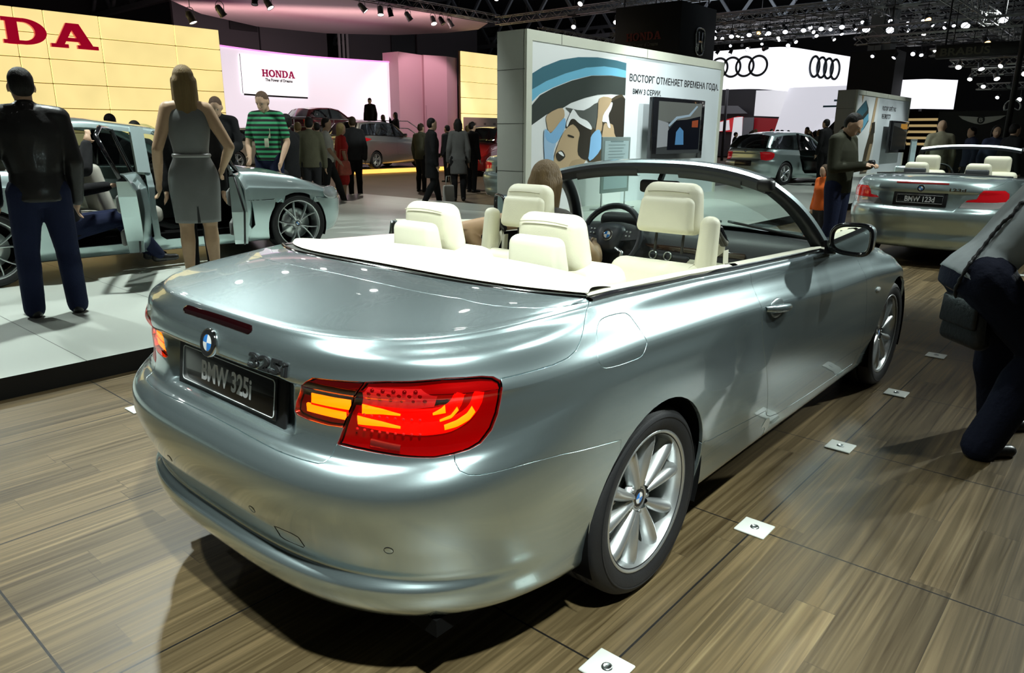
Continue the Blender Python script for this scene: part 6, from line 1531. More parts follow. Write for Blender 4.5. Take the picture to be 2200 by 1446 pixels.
def simple_seat(root, x, y, m_, rear=False, zf=0.0, wd=.5):
    m = MB(); m.rbox((x, y, .78 + zf), (.15, wd, .52), .06, 4, R=RY(-.2), taper=(.8, .9)); m.rbox((x + .30, y, .50 + zf), (.50, wd, .17), .06, 4, R=RY(-.08)); so = m.build('seat', m_, root)
    m = MB(); m.rbox((x - .085, y, 1.12 + zf), (.10, .26, .17), .045, 4, R=RY(-.12)); m.build('headrest', m_, so)
def base_car(root, sh, wb, ro, fo, W, pm, regs, wr=.317, style='star', lite=True, rim=.225):
    PN_ = Panels(sh, [('arch', arch_of(sh, 0, wr + .033)), ('arch', arch_of(sh, wb, wr + .033))] + regs, du=.05 if lite else .03, dv_skip=2 if lite else 2, keep=.008)
    b = PN_.make('body', (1, -1), pm, root, 'body', gap=.002)
    ip = Panels(sh, [('arch', arch_of(sh, 0, wr + .05)), ('arch', arch_of(sh, wb, wr + .05))], du=.12, dv_skip=6)
    under(root, wb, ro, fo, W)
    for cx in (0, wb):
        for s_ in (-1, 1): make_wheel(root, (cx, s_ * (W - .025), wr), s_, r=wr, rim=rim, style=style, a0=.3 + cx, lite=True, dish=.03)
    return PN_
def rear_fit(sh, y, z, lift=0.0):
    uv = rear_poly(sh, [(abs(y), z)]); p = (sh.pos(uv) + sh.nrm(uv) * lift)[0]; n = sh.nrm(uv)[0]
    if y < 0: p[1] *= -1; n[1] *= -1
    return Vector(p), Vector(n)
def plate_on(root, sh, z, body, wd=.5, lw=.30):
    p, n_ = rear_fit(sh, 0, z, .008); R = axisR((-1, 0, .12))
    h = MB().rbox(p + Vector((.004, 0, -.004)), (wd + .06, .15, .012), .01, 2, R=R).build('plate_holder', BLACK, root)
    pl = MB().rbox(p, (wd, .112, .014), .008, 2, R=R).build('licence_plate', MPL, root)
    if body:
        text_obj('plate_lettering', body, .07, MPW, pl, R @ Vector((0, -.032, .0075)) + p, R, width=lw, height=.062, extrude=.0006, offset=.0015)
        fr = [R @ Vector((a * (wd / 2 - .012), b * .044, .0076)) + p for a, b in ((1, 1), (-1, 1), (-1, -1), (1, -1))]
        MB().tube(fr, .0016, 5, closed=True).build('plate_border', MPW, pl)
LENS2 = mat('red_lamp_lens', (.60, .006, .012), .10, .1, .9, emit=(1, .01, .02), es=.10)
LENSC = mat('clear_lamp_lens', (.52, .50, .50), .10, .3, .9)
def lamp_parts(PN_, root, names=('lampr', 'lampc')):
    for s_ in (1, -1):
        a = PN_.make(names[0], s_, LENS2, root, 'tail_lamp', gap=.003, lip=.015)
        if len(names) > 1: PN_.make(names[1], s_, LENSC, a, 'clear_lens', gap=.003, lip=.015)
# ---------------------------------------------------------------- compact convertible on the right
def compact_convertible():
    root = thing('car', 'pale silver two-door convertible at the right edge, seen from behind, plate reading 123d', 'car', (8.40, .06, 0), -1.5 * D2R)
    wb, ro, fo, W = 2.66, .94, .77, .874
    zb = lambda x: np.interp(x, [-1, -.4, 0, 1.6, 2.2, 2.7, 3.4], [1.0, 1.0, .995, .93, .90, .83, .70]); zc = lambda x: np.interp(x, [-1, 0, 2, 3.4], [.86, .86, .78, .66])
    dk = dict(x_end=-.02, yw=.735, xs=lambda y: -.20 + .18 * (np.abs(y) / .74) ** 3, zs=lambda y: 1.03 - .02 * (y / .74) ** 2, s1=.02)
    sh = gen_shell(ro, wb, fo, W, zb, zc, .99, deck=dk)
    L1 = [(.47, .785), (.55, .80), (.575, .865), (.60, .895), (.77, .893), (.805, .86), (.812, .775), (.62, .765), (.45, .765)]
    L2 = [(.45, .765), (.62, .765), (.812, .775), (.806, .71), (.66, .69), (.40, .70), (.42, .74)]
    reg = [('lampr', rear_poly(sh, L1)), ('lampc', rear_poly(sh, L2)), ('lid', list(rear_poly(sh, [(0, .655), (.36, .655), (.40, .70), (.45, .785), (.545, .805), (.59, .905), (.68, .93), (.72, .955)])) + [(sh.U[sh.iu_end] - .25, sh.V[sh.nvs - 1] + .02), (sh.U[sh.iu_end] - .06, sh.V[sh.nvs - 1] + .05), (.5, sh.V[-1] - .09), (0, sh.V[-1] - .08)])]
    P_ = base_car(root, sh, wb, ro, fo, W, PAINT2, reg, lite=False)
    P_.make('lid', (1, -1), PAINT2, root, 'boot_lid', gap=.003); lamp_parts(P_, root)
    plate_on(root, sh, .775, 'BMW 123d', .50, .31)
    p, n_ = rear_fit(sh, 0, .895, .003); m = MB(); roundel(m, axisR(n_), p, .040, .006); m.build('roundel_badge', RND, root)
    p, n_ = rear_fit(sh, -.36, .875, .003); Rl = axisR(n_); text_obj('model_badge', '123d', .05, CHROME, root, p, Rl, width=.16, height=.034, extrude=.003, offset=.002)
    m = MB(); G = []
    for y in np.linspace(-.27, .27, 19): G.append([rear_fit(sh, y, z, .002)[0] for z in (.945, .953, .961)])
    m.grid(G, flip=True); m.build('high_brake_light', mat('brake_red', (.22, .01, .01), .15, 0, .6), root)
    # open cabin: dark tub, cream head rests, windscreen frame
    last = sh.G[-1]; sp_ = [tuple(last[i]) for i in range(0, sh.iu_end + 1, 6)]; fl_ = [(x, -y, z) for x, y, z in sp_[::-1]] + sp_[1:]
    rimp = sh.G[sh.nvs - 1]
    MB().tube([(x + .01, y, z + .004) for x, y, z in fl_], .012, 6).build('deck_strip', BLACK, root)
    m = MB(); m.grid([[(x + .02, y * .985, z) for x, y, z in fl_], [(max(x + .06, .10), y * .97, z + .006) for x, y, z in fl_], [(max(x + .06, .14), y * .97, z - .2) for x, y, z in fl_]], flip=True); m.build('rear_cover', BLACK, root)
    for s_ in (1, -1):
        pts = [Vector((x, s_ * y, z)) for x, y, z in rimp if -.05 < x < 1.95][::4]
        m = MB(); m.grid([[p + Vector((0, s_ * a, b)) for p in pts] for a, b in ((.0, .0), (-.03, .012), (-.10, .0), (-.12, -.5))], flip=(s_ < 0)); m.build('side_trim', BLACK, root)
    ri_ = [i for i in range(sh.nu) if rimp[i, 0] > 1.95 and i >= sh.NA]
    sheet('bonnet', [[Vector((x, y * k, z + .05 * (1 - k * k) * min(1, y / .5))) for k in (1, .85, .6, .3, 0, -.3, -.6, -.85, -1)] for x, y, z in rimp[ri_]], PAINT2, root)
    m = MB(); m.box((1.0, 0, .30), (2.2, 1.4, .05)); m.rbox((1.75, 0, .86), (.45, 1.42, .17), .06); m.build('cabin_floor', DARK, root)
    for s_ in (1, -1):
        m = MB(); m.rbox((.20, s_ * .34, 1.07), (.11, .30, .17), .045, 4, R=RY(-.1), taper=(.9, .85)); hr = m.build('rear_headrest', CREAM, root)
        m = MB(); m.rbox((.13, s_ * .34, 1.035), (.05, .25, .10), .02, 3); m.build('roll_bar_cover', mat('dark_grey_pad', (.05, .055, .06), .5), hr)
        m = MB(); m.rbox((.95, s_ * .40, 1.12), (.11, .30, .22), .05, 4, R=RY(-.1)); m.rbox((.93, s_ * .40, .80), (.15, .48, .48), .06, 4, R=RY(-.15)); m.build('front_seat', CREAM, root)
    m = MB(); m.tube([Vector((1.52, .38, .93)) + axisR((-1, 0, .45)) @ Vector((.18 * math.cos(a), .18 * math.sin(a), 0)) for a in np.linspace(0, 2 * math.pi, 24, endpoint=False)], .015, 8, closed=True); m.build('steering_wheel', BLACK, root)
    tp = lambda v: Vector((1.40 - .07 * v * v, .57 * v, 1.345 - .045 * abs(v) ** 2.6)); bt = lambda v: Vector((2.0 - .3 * v * v, .735 * v, .945))
    beam('windscreen_header', tp, [((.03, 0, -.012), 0), ((.01, 0, .018), 0), ((-.04, 0, .020), 0), ((-.06, 0, -.005), 1), ((-.05, 0, -.04), 1), ((.02, 0, -.035), 1)], np.linspace(-1.02, 1.02, 21), [PAINT2, LINER], root)
    sheet('windscreen', [[bt(v).lerp(tp(v), t) for v in np.linspace(-.97, .97, 13)] for t in np.linspace(0, 1, 5)], GLASS, root)
    for s_ in (1, -1): MB().bar(bt(s_), tp(s_), .06, .07, up=(1, 0, 0)).build('windscreen_pillar', BLACK, root)
    small_mirror(root, 1.62, .80, 1.0, PAINT2)
    return root
compact_convertible()
# ---------------------------------------------------------------- hatchback and saloon tails further back
def hatch(label, loc, rz, pm, style='star', leg=False):
    root = thing('car', label, 'car', loc, rz)
    wb, ro, fo, W = 2.66, .80, .77, .874
    zb = lambda x: np.interp(x, [-1, -.4, 0, 1.6, 2.2, 2.7, 3.4], [1.02, 1.0, .985, .93, .90, .84, .70]); zc = lambda x: np.interp(x, [-1, 0, 2, 3.4], [.86, .84, .76, .66])
    sh = gen_shell(ro, wb, fo, W, zb, zc, 1.0, lite=True, n=3.2, a_rear=.6)
    L = [(.46, .90), (.52, .70), (.66, .68), (.76, .70), (.80, .78), (.795, .87), (.74, .905), (.56, .915)]
    reg = [('lampr', rear_poly(sh, L)), ('tail', rear_poly(sh, [(0, .70), (.52, .70), (.50, .745), (.45, .94), (.40, .985), (0, .985)]))]
    dr = [tuple(q) for q in side_uv(sh, [(.62, .93), (.60, .75), (.80, .40), (.95, .30), (1.95, .28), (2.02, .45), (1.95, .86)])]
    reg.append(('door', [(dr[0][0], sh.V[-1] + .02)] + dr + [(dr[-1][0], sh.V[-1] + .02)]))
    P_ = base_car(root, sh, wb, ro, fo, W, pm, reg, style=style)
    P_.make('tail', (1, -1), pm, root, 'tailgate', gap=.004); lamp_parts(P_, root, ('lampr',))
    for s_ in (1, -1):
        o = P_.make('door', s_, pm, root, 'door', gap=.004)
        if leg and s_ < 0:
            hg = Vector((1.98, -W * .97, 0)); o.matrix_local = Matrix.Translation(hg) @ Matrix.Rotation(58 * D2R, 4, 'Z') @ Matrix.Translation(-hg)
            m = MB(); m.rbox((1.32, -W + .10, .62), (1.12, .10, .56), .04, 2); m.build('inner_panel', BLACK, o)
    ed = [(2.05, .93, .70), (1.35, 1.36, .585), (.9, 1.425, .585), (.2, 1.41, .57), (-.35, 1.33, .545), (-.62, 1.02, .66)]
    greenhouse(root, dict(edge=ed, belt=zb, wb=W * .875 + .02, bp=.72, cp=.30, glass=DGLASS), pm)
    rimp = sh.G[sh.nvs - 1]; ri_ = [i for i in range(sh.nu) if rimp[i, 0] > 1.95 and i >= sh.NA]
    sheet('bonnet', [[Vector((x, y * k, z + .05 * (1 - k * k) * min(1, y / .5))) for k in (1, .85, .6, .3, 0, -.3, -.6, -.85, -1)] for x, y, z in rimp[ri_]], pm, root)
    p, n_ = rear_fit(sh, 0, .93, .003); m = MB(); roundel(m, axisR(n_), p, .040, .006); m.build('roundel_badge', RND, root)
    m = MB(); m.tube([(-.66, 0, 1.04), (-.60, -.10, 1.085), (-.58, -.36, 1.10)], .012, 6); m.build('rear_wiper', SATIN, root)
    plate_on(root, sh, .60, '', .5); small_mirror(root, 1.75, .80, 1.0, pm)
    return root
hatch('pale silver hatchback on the white stage right of the large picture wall', (19.15, 6.80, ST), -14 * D2R, PAINT2, leg=True)
def saloon(label, loc, rz, pm, wb=2.76, ro=1.05, fo=.78, W=.91, open_doors=False, style='star', wr=.317, rim=.225, suv=False, chrome=False, lite=True):
    root = thing('car', label, 'car', loc, rz)
    up = .20 if suv else 0.0
    zb = lambda x: np.interp(x, [-1.2, -.5, .2, 1.8, wb - .45, wb, wb + .7], [1.03, 1.02, 1.0, .95, .93, .87, .72]) + up; zc = lambda x: np.interp(x, [-1.2, 0, 2, wb + .7], [.88, .87, .80, .68]) + up * .7
    sh = gen_shell(ro, wb, fo, W, zb, zc, 1.02 + up, lite=lite, deck=None if suv else dict(x_end=-.18, yw=W * .83, xs=lambda y: -.42 + .24 * (np.abs(y) / .75) ** 2.5, zs=lambda y: 1.075 - .03 * (y / .75) ** 2, s1=.05))
    L = [(.42, .90), (.44, .79), (.60, .775), (.80, .76), (.87, .80), (.88, .88), (.80, .93), (.55, .92)]
    L = [(y, z + up) for y, z in L]
    reg = [('lampr', rear_poly(sh, L))]
    k = wb / 2.968
    dF = [(1.44, .93), (1.42, .60), (1.44, .33), (1.50, .285), (2.36, .285), (2.44, .36), (2.42, .60), (2.33, .90)]
    dR = [(1.38, .93), (1.36, .60), (1.38, .33), (1.34, .285), (.62, .285), (.52, .40), (.42, .62), (.36, .80), (.34, .93)]
    dF = [(x * k, z + up * .8) for x, z in dF]; dR = [(x * k, z + up * .8) for x, z in dR]
    for nm, d in (('doorF', dF), ('doorR', dR)):
        q = [tuple(a) for a in side_uv(sh, d)]; reg.append((nm, [(q[0][0], sh.V[-1] + .05 if suv else sh.V[sh.nvs - 1] + .02)] + q + [(q[-1][0], sh.V[sh.nvs - 1] + .02)]))
    P_ = base_car(root, sh, wb, ro, fo, W, pm, reg, wr=wr, style=style, rim=rim, lite=lite)
    lamp_parts(P_, root, ('lampr',))
    rimp = sh.G[sh.nvs - 1]; ri_ = [i for i in range(sh.nu) if rimp[i, 0] > wb - .72 and i >= sh.NA]
    sheet('bonnet', [[Vector((x, y * q, z + .06 * (1 - q * q) * min(1, y / .5))) for q in (1, .93, .8, .6, .3, 0, -.3, -.6, -.8, -.93, -1)] for x, y, z in rimp[ri_]], pm, root)
    zr_ = 1.43 + up * 1.15
    if suv: ed = [(wb - .65, .97 + up, .72), (1.35, zr_ - .02, .60), (.8, zr_ + .03, .60), (0, zr_ + .02, .59), (-.55, zr_ - .04, .56), (-.85, 1.03 + up, .70)]
    else: ed = [(wb - .66, .965, .74), (wb - 1.36, 1.36, .60), (1.0 * k, zr_, .60), (.45 * k, zr_ - .01, .585), (.08, 1.36, .56), (-.42, 1.09, .66)]
    gw = W * .875 + .02
    greenhouse(root, dict(edge=ed, belt=zb, wb=gw, bp=1.40 * k, cp=.16, glass=GLASS if open_doors else DGLASS, rbulge=.10, chrome=chrome), pm, open_right=open_doors)
    small_mirror(root, wb - .95, gw - .0, zb(1.9) + .07, GLOSSB if open_doors else pm)
    if not open_doors:
        for nm in ('doorF', 'doorR'):
            for s_ in (1, -1): P_.make(nm, s_, pm, root, 'door', gap=.004)
        plate_on(root, sh, .76 + up, '', .5)
        return root, sh, P_
    P_.make('doorF', 1, pm, root, 'door', gap=.003); P_.make('doorR', 1, pm, root, 'door', gap=.003)
    # right doors stand open: skin, shut face, inner panel and window frame turn about the front edge
    TRIM = noisy(mat('grey_door_trim', (.20, .20, .19), .6), 20, .1)
    for nm, d, hx, ang in (('doorF', dF, 2.40 * k, 62), ('doorR', dR, 1.35 * k, 66)):
        o = P_.make(nm, -1, pm, root, 'door', gap=.003)
        hg = Vector((hx, -W * .97, 0)); Mt = Matrix.Translation(hg) @ Matrix.Rotation(ang * D2R, 4, 'Z') @ Matrix.Translation(-hg); o.matrix_local = Mt
        q = [Vector((p[0], -abs(p[1]), p[2])) for p in sh.pos(side_uv(sh, d))]; n_ = len(q)
        inn = [Vector((p.x, -W + .155, p.z)) for p in q]
        mb = MB(); mb.add(q + inn, [(i, i + 1, n_ + i + 1, n_ + i) for i in range(n_ - 1)]); mb.build('shut_face', pm, o)
        mb = MB(); mb.add([p + Vector((0, .002, 0)) for p in inn], [tuple(range(n_))]); cx = sum(p.x for p in inn) / n_
        mb.build('inner_panel', mat('door_black', (.02, .02, .022), .5), o)
        mb = MB(); mb.rbox((cx, -W + .175, .72), (.62, .06, .16), .03, 3); mb.rbox((cx, -W + .18, .42), (.55, .05, .14), .03, 3); mb.build('armrest', TRIM, o)
        zt = 1.36
        if nm == 'doorF': fr = [(d[0][0], -W * .86, .95), (d[0][0] - .01, -.66, 1.36), (wb - 1.30, -.665, 1.33), (wb - .80, -.76, 1.02), (d[-1][0], -W * .87, .93)]
        else: fr = [(d[0][0], -W * .86, .95), (d[0][0] + .02, -.66, 1.36), (.75 * k, -.655, 1.37), (.42 * k, -.66, 1.30), (d[-1][0], -W * .87, .95)]
        mb = MB(); mb.tube(fr, .020, 8); mb.build('window_frame', GLOSSB, o)
        mb = MB(); mb.tube([p + Vector((.0, .03, 0)) for p in q[:6]], .010, 6); mb.build('door_seal', BLACK, o)
    # cabin
    m = MB(); m.box((1.2, 0, .30), (2.5, 1.45, .06)); m.box((.2, 0, .6), (.06, 1.4, .7)); m.box((2.42, 0, .62), (.06, 1.4, .62)); m.build('cabin_floor', DARK, root)
    m = MB(); m.rbox((2.10, 0, .86), (.50, 1.42, .24), .08); dsh = m.build('dashboard', DASH, root)
    GR = noisy(mat('pale_grey_leather', (.52, .50, .43), .5), 12, .06)
    for s_ in (1, -1): simple_seat(root, 1.05, s_ * .38, GR)
    m = MB(); m.rbox((.42, 0, .76), (.18, 1.28, .56), .08, 4, R=RY(-.3)); m.rbox((.78, 0, .50), (.52, 1.30, .18), .07, 4); m.build('rear_bench', GR, root)
    m = MB(); m.tube([Vector((1.75, .37, .93)) + axisR((-1, 0, .4)) @ Vector((.18 * math.cos(a), .18 * math.sin(a), 0)) for a in np.linspace(0, 2 * math.pi, 24, endpoint=False)], .016, 8, closed=True); m.rbox((1.77, .37, .92), (.06, .15, .12), .03, R=RY(.4)); m.build('steering_wheel', BLACK, root)
    m = MB(); rows = [[(sh.pos(side_uv(sh, [(x, z)]))[0] * np.array([1, -1, 1])) + np.array([0, .06, 0]) for z in (.20, .28)] for x in np.linspace(.5, 2.4, 12)]
    m.grid(rows); m.build('door_sill', SATIN, root)
    # head lamp and front
    return root, sh, P_
five, sh5, _ = saloon('large silver saloon with open doors on the white stage at the left', (-.06, 6.52, ST), -4 * D2R, PAINT2, wb=2.968, ro=1.08, fo=.85, W=.93, open_doors=True, style='fine', wr=.335, rim=.262, lite=False)
p_ = sh5.pos(side_uv(sh5, [(3.46, .66)]))[0]; q_ = sh5.nrm(side_uv(sh5, [(3.46, .66)]))[0]
for s_ in (1, -1):
    m = MB(); m.ball(Vector((p_[0], s_ * p_[1], p_[2])), (.19, .080, .022), 16, R=axisR((q_[0], s_ * q_[1], q_[2])) @ RZ(.0)); m.build('head_lamp', mat('head_lamp_glass', (.45, .48, .48), .08, .5, .8), five)
saloon('silver saloon tail showing left of the large picture wall', (10.35, 8.0, 0), 0, PAINT2)
# ================================================================ people
def capsule(a, b, ra, rb, n=12):
    """closed tapered capsule as (verts, faces)"""
    a, b = Vector(a), Vector(b); d = b - a; L = d.length
    z = d.normalized() if L > 1e-6 else Vector((0, 0, 1)); x = Vector((0, 1, 0)).cross(z)
    if x.length < .1: x = Vector((1, 0, 0)).cross(z)
    x.normalize(); y = z.cross(x); rings = []
    for t in (-90, -60, -30, 0): rings.append((a + z * ra * math.sin(t * D2R), ra * math.cos(t * D2R)))
    for t in (0, 30, 60, 90): rings.append((b + z * rb * math.sin(t * D2R), rb * math.cos(t * D2R)))
    V = []; F = []
    for c, r in rings:
        r = max(r, 1e-5)
        for k in range(n): V.append(c + (x * math.cos(2 * math.pi * k / n) + y * math.sin(2 * math.pi * k / n)) * r)
    m = len(rings)
    for i in range(m - 1):
        for k in range(n): F.append((i * n + k, i * n + (k + 1) % n, (i + 1) * n + (k + 1) % n, (i + 1) * n + k))
    F.append(tuple(range(n))[::-1]); F.append(tuple((m - 1) * n + k for k in range(n)))
    return V, F
def blob(c, r, R=None, n=14):
    mb = MB(); mb.ball(c, r, n, R=R); return mb.v, mb.f
def fused(name, prims, voxel, m, parent, smooth=4, fac=.5):
    """one continuous surface grown over the given solids"""
    mb = MB()
    for V, F in prims: mb.add(V, F, 0, True)
    me = bpy.data.meshes.new('tmp'); me.from_pydata(mb.v, [], mb.f); me.update()
    bm = bmesh.new(); bm.from_mesh(me); bmesh.ops.remove_doubles(bm, verts=bm.verts[:], dist=1e-5); bmesh.ops.recalc_face_normals(bm, faces=bm.faces[:]); bm.to_mesh(me); bm.free()
    o = bpy.data.objects.new('tmp', me); COL.objects.link(o)
    r = o.modifiers.new('r', 'REMESH'); r.mode = 'VOXEL'; r.voxel_size = voxel; r.use_smooth_shade = True
    s = o.modifiers.new('s', 'SMOOTH'); s.factor = fac; s.iterations = smooth
    dg = bpy.context.evaluated_depsgraph_get(); dg.update()
    out = bpy.data.meshes.new_from_object(o.evaluated_get(dg)); out.name = name
    bpy.data.objects.remove(o); bpy.data.meshes.remove(me)
    out.materials.clear(); out.materials.append(m)
    out.polygons.foreach_set('use_smooth', [True] * len(out.polygons))
    q = bpy.data.objects.new(name, out); COL.objects.link(q)
    if parent: q.parent = parent
    return q
CLOTH = {}
def cloth(name, col, rough=.85, coat=0.0, scale=25, spec=.25, bump=.35):
    if name not in CLOTH:
        m = mat(name, col, rough, 0, coat, spec=spec); noisy(m, 7, .16, bump, scale, detail=2); CLOTH[name] = m
    return CLOTH[name]
def hair_mat(name, col):
    if name not in CLOTH:
        m = mat(name, col, .55, spec=.3); noisy(m, 60, .35, .8, 160, stretch=(1, 1, .06), detail=3); CLOTH[name] = m
    return CLOTH[name]
EYEW = mat('eye_white', (.42, .38, .34), .35); PUPIL = mat('eye_dark', (.02, .014, .01), .15); LIPS = mat('lips', (.42, .17, .14), .5)
def person(label, loc, rz=0.0, H=1.75, top=None, bottom=None, shoes=None, hair=None, skin=None, pose=None, fem=False, top_kind='jacket', bot_kind='trousers', vox=.018, group=None, face=False, wide=1.0, sleeves='long', hands=False, legs_only=False):
    """standing figure: local x is the way it faces. pose keys: elbow/wrist/knee/ankle (l, r) in units of height, lean (waist bend), hy/hp head yaw/pitch, sit"""
    root = thing('person', label, 'person', loc, rz, group)
    P = pose or {}; sk = skin or SKIN; S = lambda v: Vector(v) * H
    lean = P.get('lean', 0.0); hipz = P.get('hipz', .515); hipx = P.get('hipx', 0.0)
    hw = .050 if not fem else .054; sw = (.108 if not fem else .092) * wide
    def sp(x, y, z):     # point on the spine frame, bent at the hip by lean
        dz = z - hipz - .02; c, s_ = math.cos(lean), math.sin(lean)
        tw = P.get('twist', 0.0) * min(1, max(0, dz / .3)); x, y = x * math.cos(tw) - y * math.sin(tw), x * math.sin(tw) + y * math.cos(tw)
        return S((hipx + x * c + dz * s_, y, hipz + .02 - x * s_ + dz * c))
    Rl = RY(lean) @ RZ(P.get('twist', 0.0))
    dz0 = .515 - hipz
    Z = lambda z: z - dz0
    J = {}
    for i, (s_, k) in enumerate(((1, 'l'), (-1, 'r'))):
        J['hip' + k] = S((hipx, s_ * hw, hipz))
        kn = P.get('knee' + k, (.005, s_ * .052, .275)); an = P.get('ankle' + k, (-.01, s_ * .055, .045))
        J['knee' + k] = S(kn); J['ank' + k] = S(an)
        J['sho' + k] = sp(.0, s_ * (sw - .012), Z(.808))
        el = P.get('elbow' + k, (-.015, s_ * (sw + .03), .635)); wr = P.get('wrist' + k, (.02, s_ * (sw + .035), .485))
        J['elb' + k] = S(el); J['wri' + k] = S(wr)
    # head
    hb = sp(.0, 0, Z(.845)); hc = sp(.012, 0, Z(.925)); 
    hyaw, hpit = P.get('hy', 0.0), P.get('hp', 0.0)
    HR = RZ(hyaw) @ RY(lean * P.get('follow', .6) + hpit)
    hc = hb + HR @ S((.018, 0, .078))
    hd = lambda x, y, z: hc + HR @ S((x, y, z))
    body = []; 
    kb = .93
    body += [blob(hd(-.004, 0, .012), S((.057, .044, .056)), HR), blob(hd(.012, 0, -.022), S((.040, .036, .046)), HR), blob(hd(.018, 0, -.050), S((.026, .024, .020)), HR), capsule(hb - HR @ S((.006, 0, .03)), hd(-.008, 0, -.02), .033 * H * (.85 if fem else 1), .032 * H * (.85 if fem else 1))]
    if face: body += [capsule(hd(.048, 0, .008), hd(.064, 0, -.018), .006 * H, .0085 * H, 8), blob(hd(.046, .019, .013), S((.010, .014, .007)), HR, 8), blob(hd(.046, -.019, .013), S((.010, .014, .007)), HR, 8), capsule(hd(.040, .012, -.040), hd(.040, -.012, -.040), .011 * H, .011 * H, 8)]
    for s_ in (1, -1): body.append(blob(hd(-.006, s_ * .046, -.006), S((.012, .006, .019)), HR, 8))
    def torso(k, e=0.0, lo=None, hi=None):
        """closed loft along the bent spine; e = cloth thickness, lo = hem height"""
        if fem: T = [(.455, .0, .045, .070), (.49, .0, .062, .096), (.53, .0, .061, .093), (.585, .002, .052, .074), (.625, .004, .053, .073), (.67, .009, .060, .080), (.715, .014, .065, .086), (.755, .008, .056, .088), (.79, .0, .044, .082), (.815, -.004, .036, .062), (.835, -.004, .030, .034)]
        else: T = [(.455, .0, .046, .070), (.49, .0, .062, .088), (.53, .0, .064, .089), (.59, .004, .062, .083), (.645, .004, .063, .088), (.70, .006, .067, .097), (.745, .004, .066, .103), (.785, -.002, .054, .098), (.812, -.006, .042, .072), (.838, -.006, .034, .040)]
        T = [list(q) for q in T]
        if lo is not None:
            T = [[lo, T[1][1], T[1][2] + .002, T[1][3] + .004]] + [q for q in T if q[0] > lo + .03]
        if hi: T = [q for q in T if q[0] < hi + .02]
        V = []; n = 20
        for z, x, a, b in T:
            w_ = wide if z > .6 else 1
            for j in range(n):
                an = 2 * math.pi * j / n; ca, sa = math.cos(an), math.sin(an)
                V.append(sp(x + (a * k + e) * math.copysign(abs(ca) ** .85, ca), (b * w_ * k + e) * math.copysign(abs(sa) ** .85, sa), Z(z)))
        F = [(i * n + j, i * n + (j + 1) % n, (i + 1) * n + (j + 1) % n, (i + 1) * n + j) for i in range(len(T) - 1) for j in range(n)]
        F += [tuple(range(n))[::-1], tuple((len(T) - 1) * n + j for j in range(n))]
        return [(V, F)] + [capsule(sp(-.006, 0, Z(.825)), J['sho' + q], (.030 * k + e) * H, (.034 * k + e) * H) for q in 'lr']
    body += torso(kb)
    def limb(k, seg, e=0.0, f=1.0):
        out = []
        if seg == 'arm': out += [capsule(J['sho' + k], J['elb' + k], (.036 * f + e) * H, (.026 * f + e) * H)]
        if seg == 'fore': out += [capsule(J['elb' + k], J['elb' + k].lerp(J['wri' + k], .35), (.0255 * f + e) * H, (.0255 * f + e) * H), capsule(J['elb' + k].lerp(J['wri' + k], .35), J['wri' + k], (.0255 * f + e) * H, (.0165 * f + e) * H)]
        if seg == 'thigh': out += [capsule(J['hip' + k], J['knee' + k], (.057 * f + e) * H, (.037 * f + e) * H)]
        if seg == 'calf':
            a, b = J['knee' + k], J['ank' + k]; d = (b - a).normalized(); bk = Vector((-1, 0, 0)) - d * (-d.x); bk = bk.normalized() if bk.length > .1 else Vector((0, 0, 0))
            out += [capsule(a, a.lerp(b, .32) + bk * .010 * H, (.034 * f + e) * H, (.036 * f + e) * H), capsule(a.lerp(b, .32) + bk * .010 * H, b, (.036 * f + e) * H, (.021 * f + e) * H)]
        return out
    def hand(k, s_):
        w = J['wri' + k]; d = (w - J['elb' + k]).normalized(); pd = P.get('hand' + k)
        if pd: d = Vector(pd).normalized()
        side = Vector((1, 0, 0)) - d * d.x
        if side.length < .15: side = Vector((0, 0, 1)) - d * d.z
        side.normalize(); nrm = d.cross(side)
        pc = w + d * .030 * H
        out = [capsule(w, pc, .014 * H, .016 * H, 8)]
        R = Matrix((side, nrm, d)).transposed()
        out.append(blob(w + d * .030 * H, S((.022, .0105, .028)), R, 10))
        if hands:
            cu = P.get('curl', .35)
            for q, (o, ln) in enumerate(((.0165, .038), (.0055, .043), (-.0055, .040), (-.016, .031))):
                b0 = w + d * .052 * H + side * o * H; m1 = b0 + (d * math.cos(cu) + nrm * -s_ * math.sin(cu)) * ln * .5 * H; t1 = m1 + (d * math.cos(cu * 2.4) + nrm * -s_ * math.sin(cu * 2.4)) * ln * .5 * H
                out += [capsule(b0, m1, .0055 * H, .005 * H, 8), capsule(m1, t1, .005 * H, .0042 * H, 8)]
            t0 = w + d * .016 * H + side * .016 * H; t1 = t0 + (d * .7 + side * .75).normalized() * .022 * H; t2 = t1 + (d * .95 + side * .2 - nrm * s_ * .25).normalized() * .018 * H
            out += [capsule(t0, t1, .0068 * H, .0058 * H, 8), capsule(t1, t2, .0058 * H, .005 * H, 8)]
        else:
            out += [capsule(w + d * .05 * H, w + d * .085 * H - nrm * s_ * .012 * H, .013 * H, .009 * H, 8), capsule(w + d * .02 * H + side * .016 * H, w + d * .045 * H + side * .028 * H, .007 * H, .005 * H, 8)]
        return out
    feet = {}
    for s_, k in ((1, 'l'), (-1, 'r')):
        body += limb(k, 'arm', 0, kb) + limb(k, 'fore', 0, kb) + hand(k, s_) + limb(k, 'thigh', 0, kb) + limb(k, 'calf', 0, kb)
        a = J['ank' + k]; fd = Vector(P.get('foot' + k, (1, s_ * .18, 0))).normalized()
        heel = Vector((a.x, a.y, a.z)) + Vector((0, 0, -.028 * H)); toe = heel + fd * .088 * H + Vector((0, 0, -.003 * H))
        if P.get('toe' + k): toe = toe + Vector(P['toe' + k]) * H
        feet[k] = (a, heel - fd * .018 * H, toe)
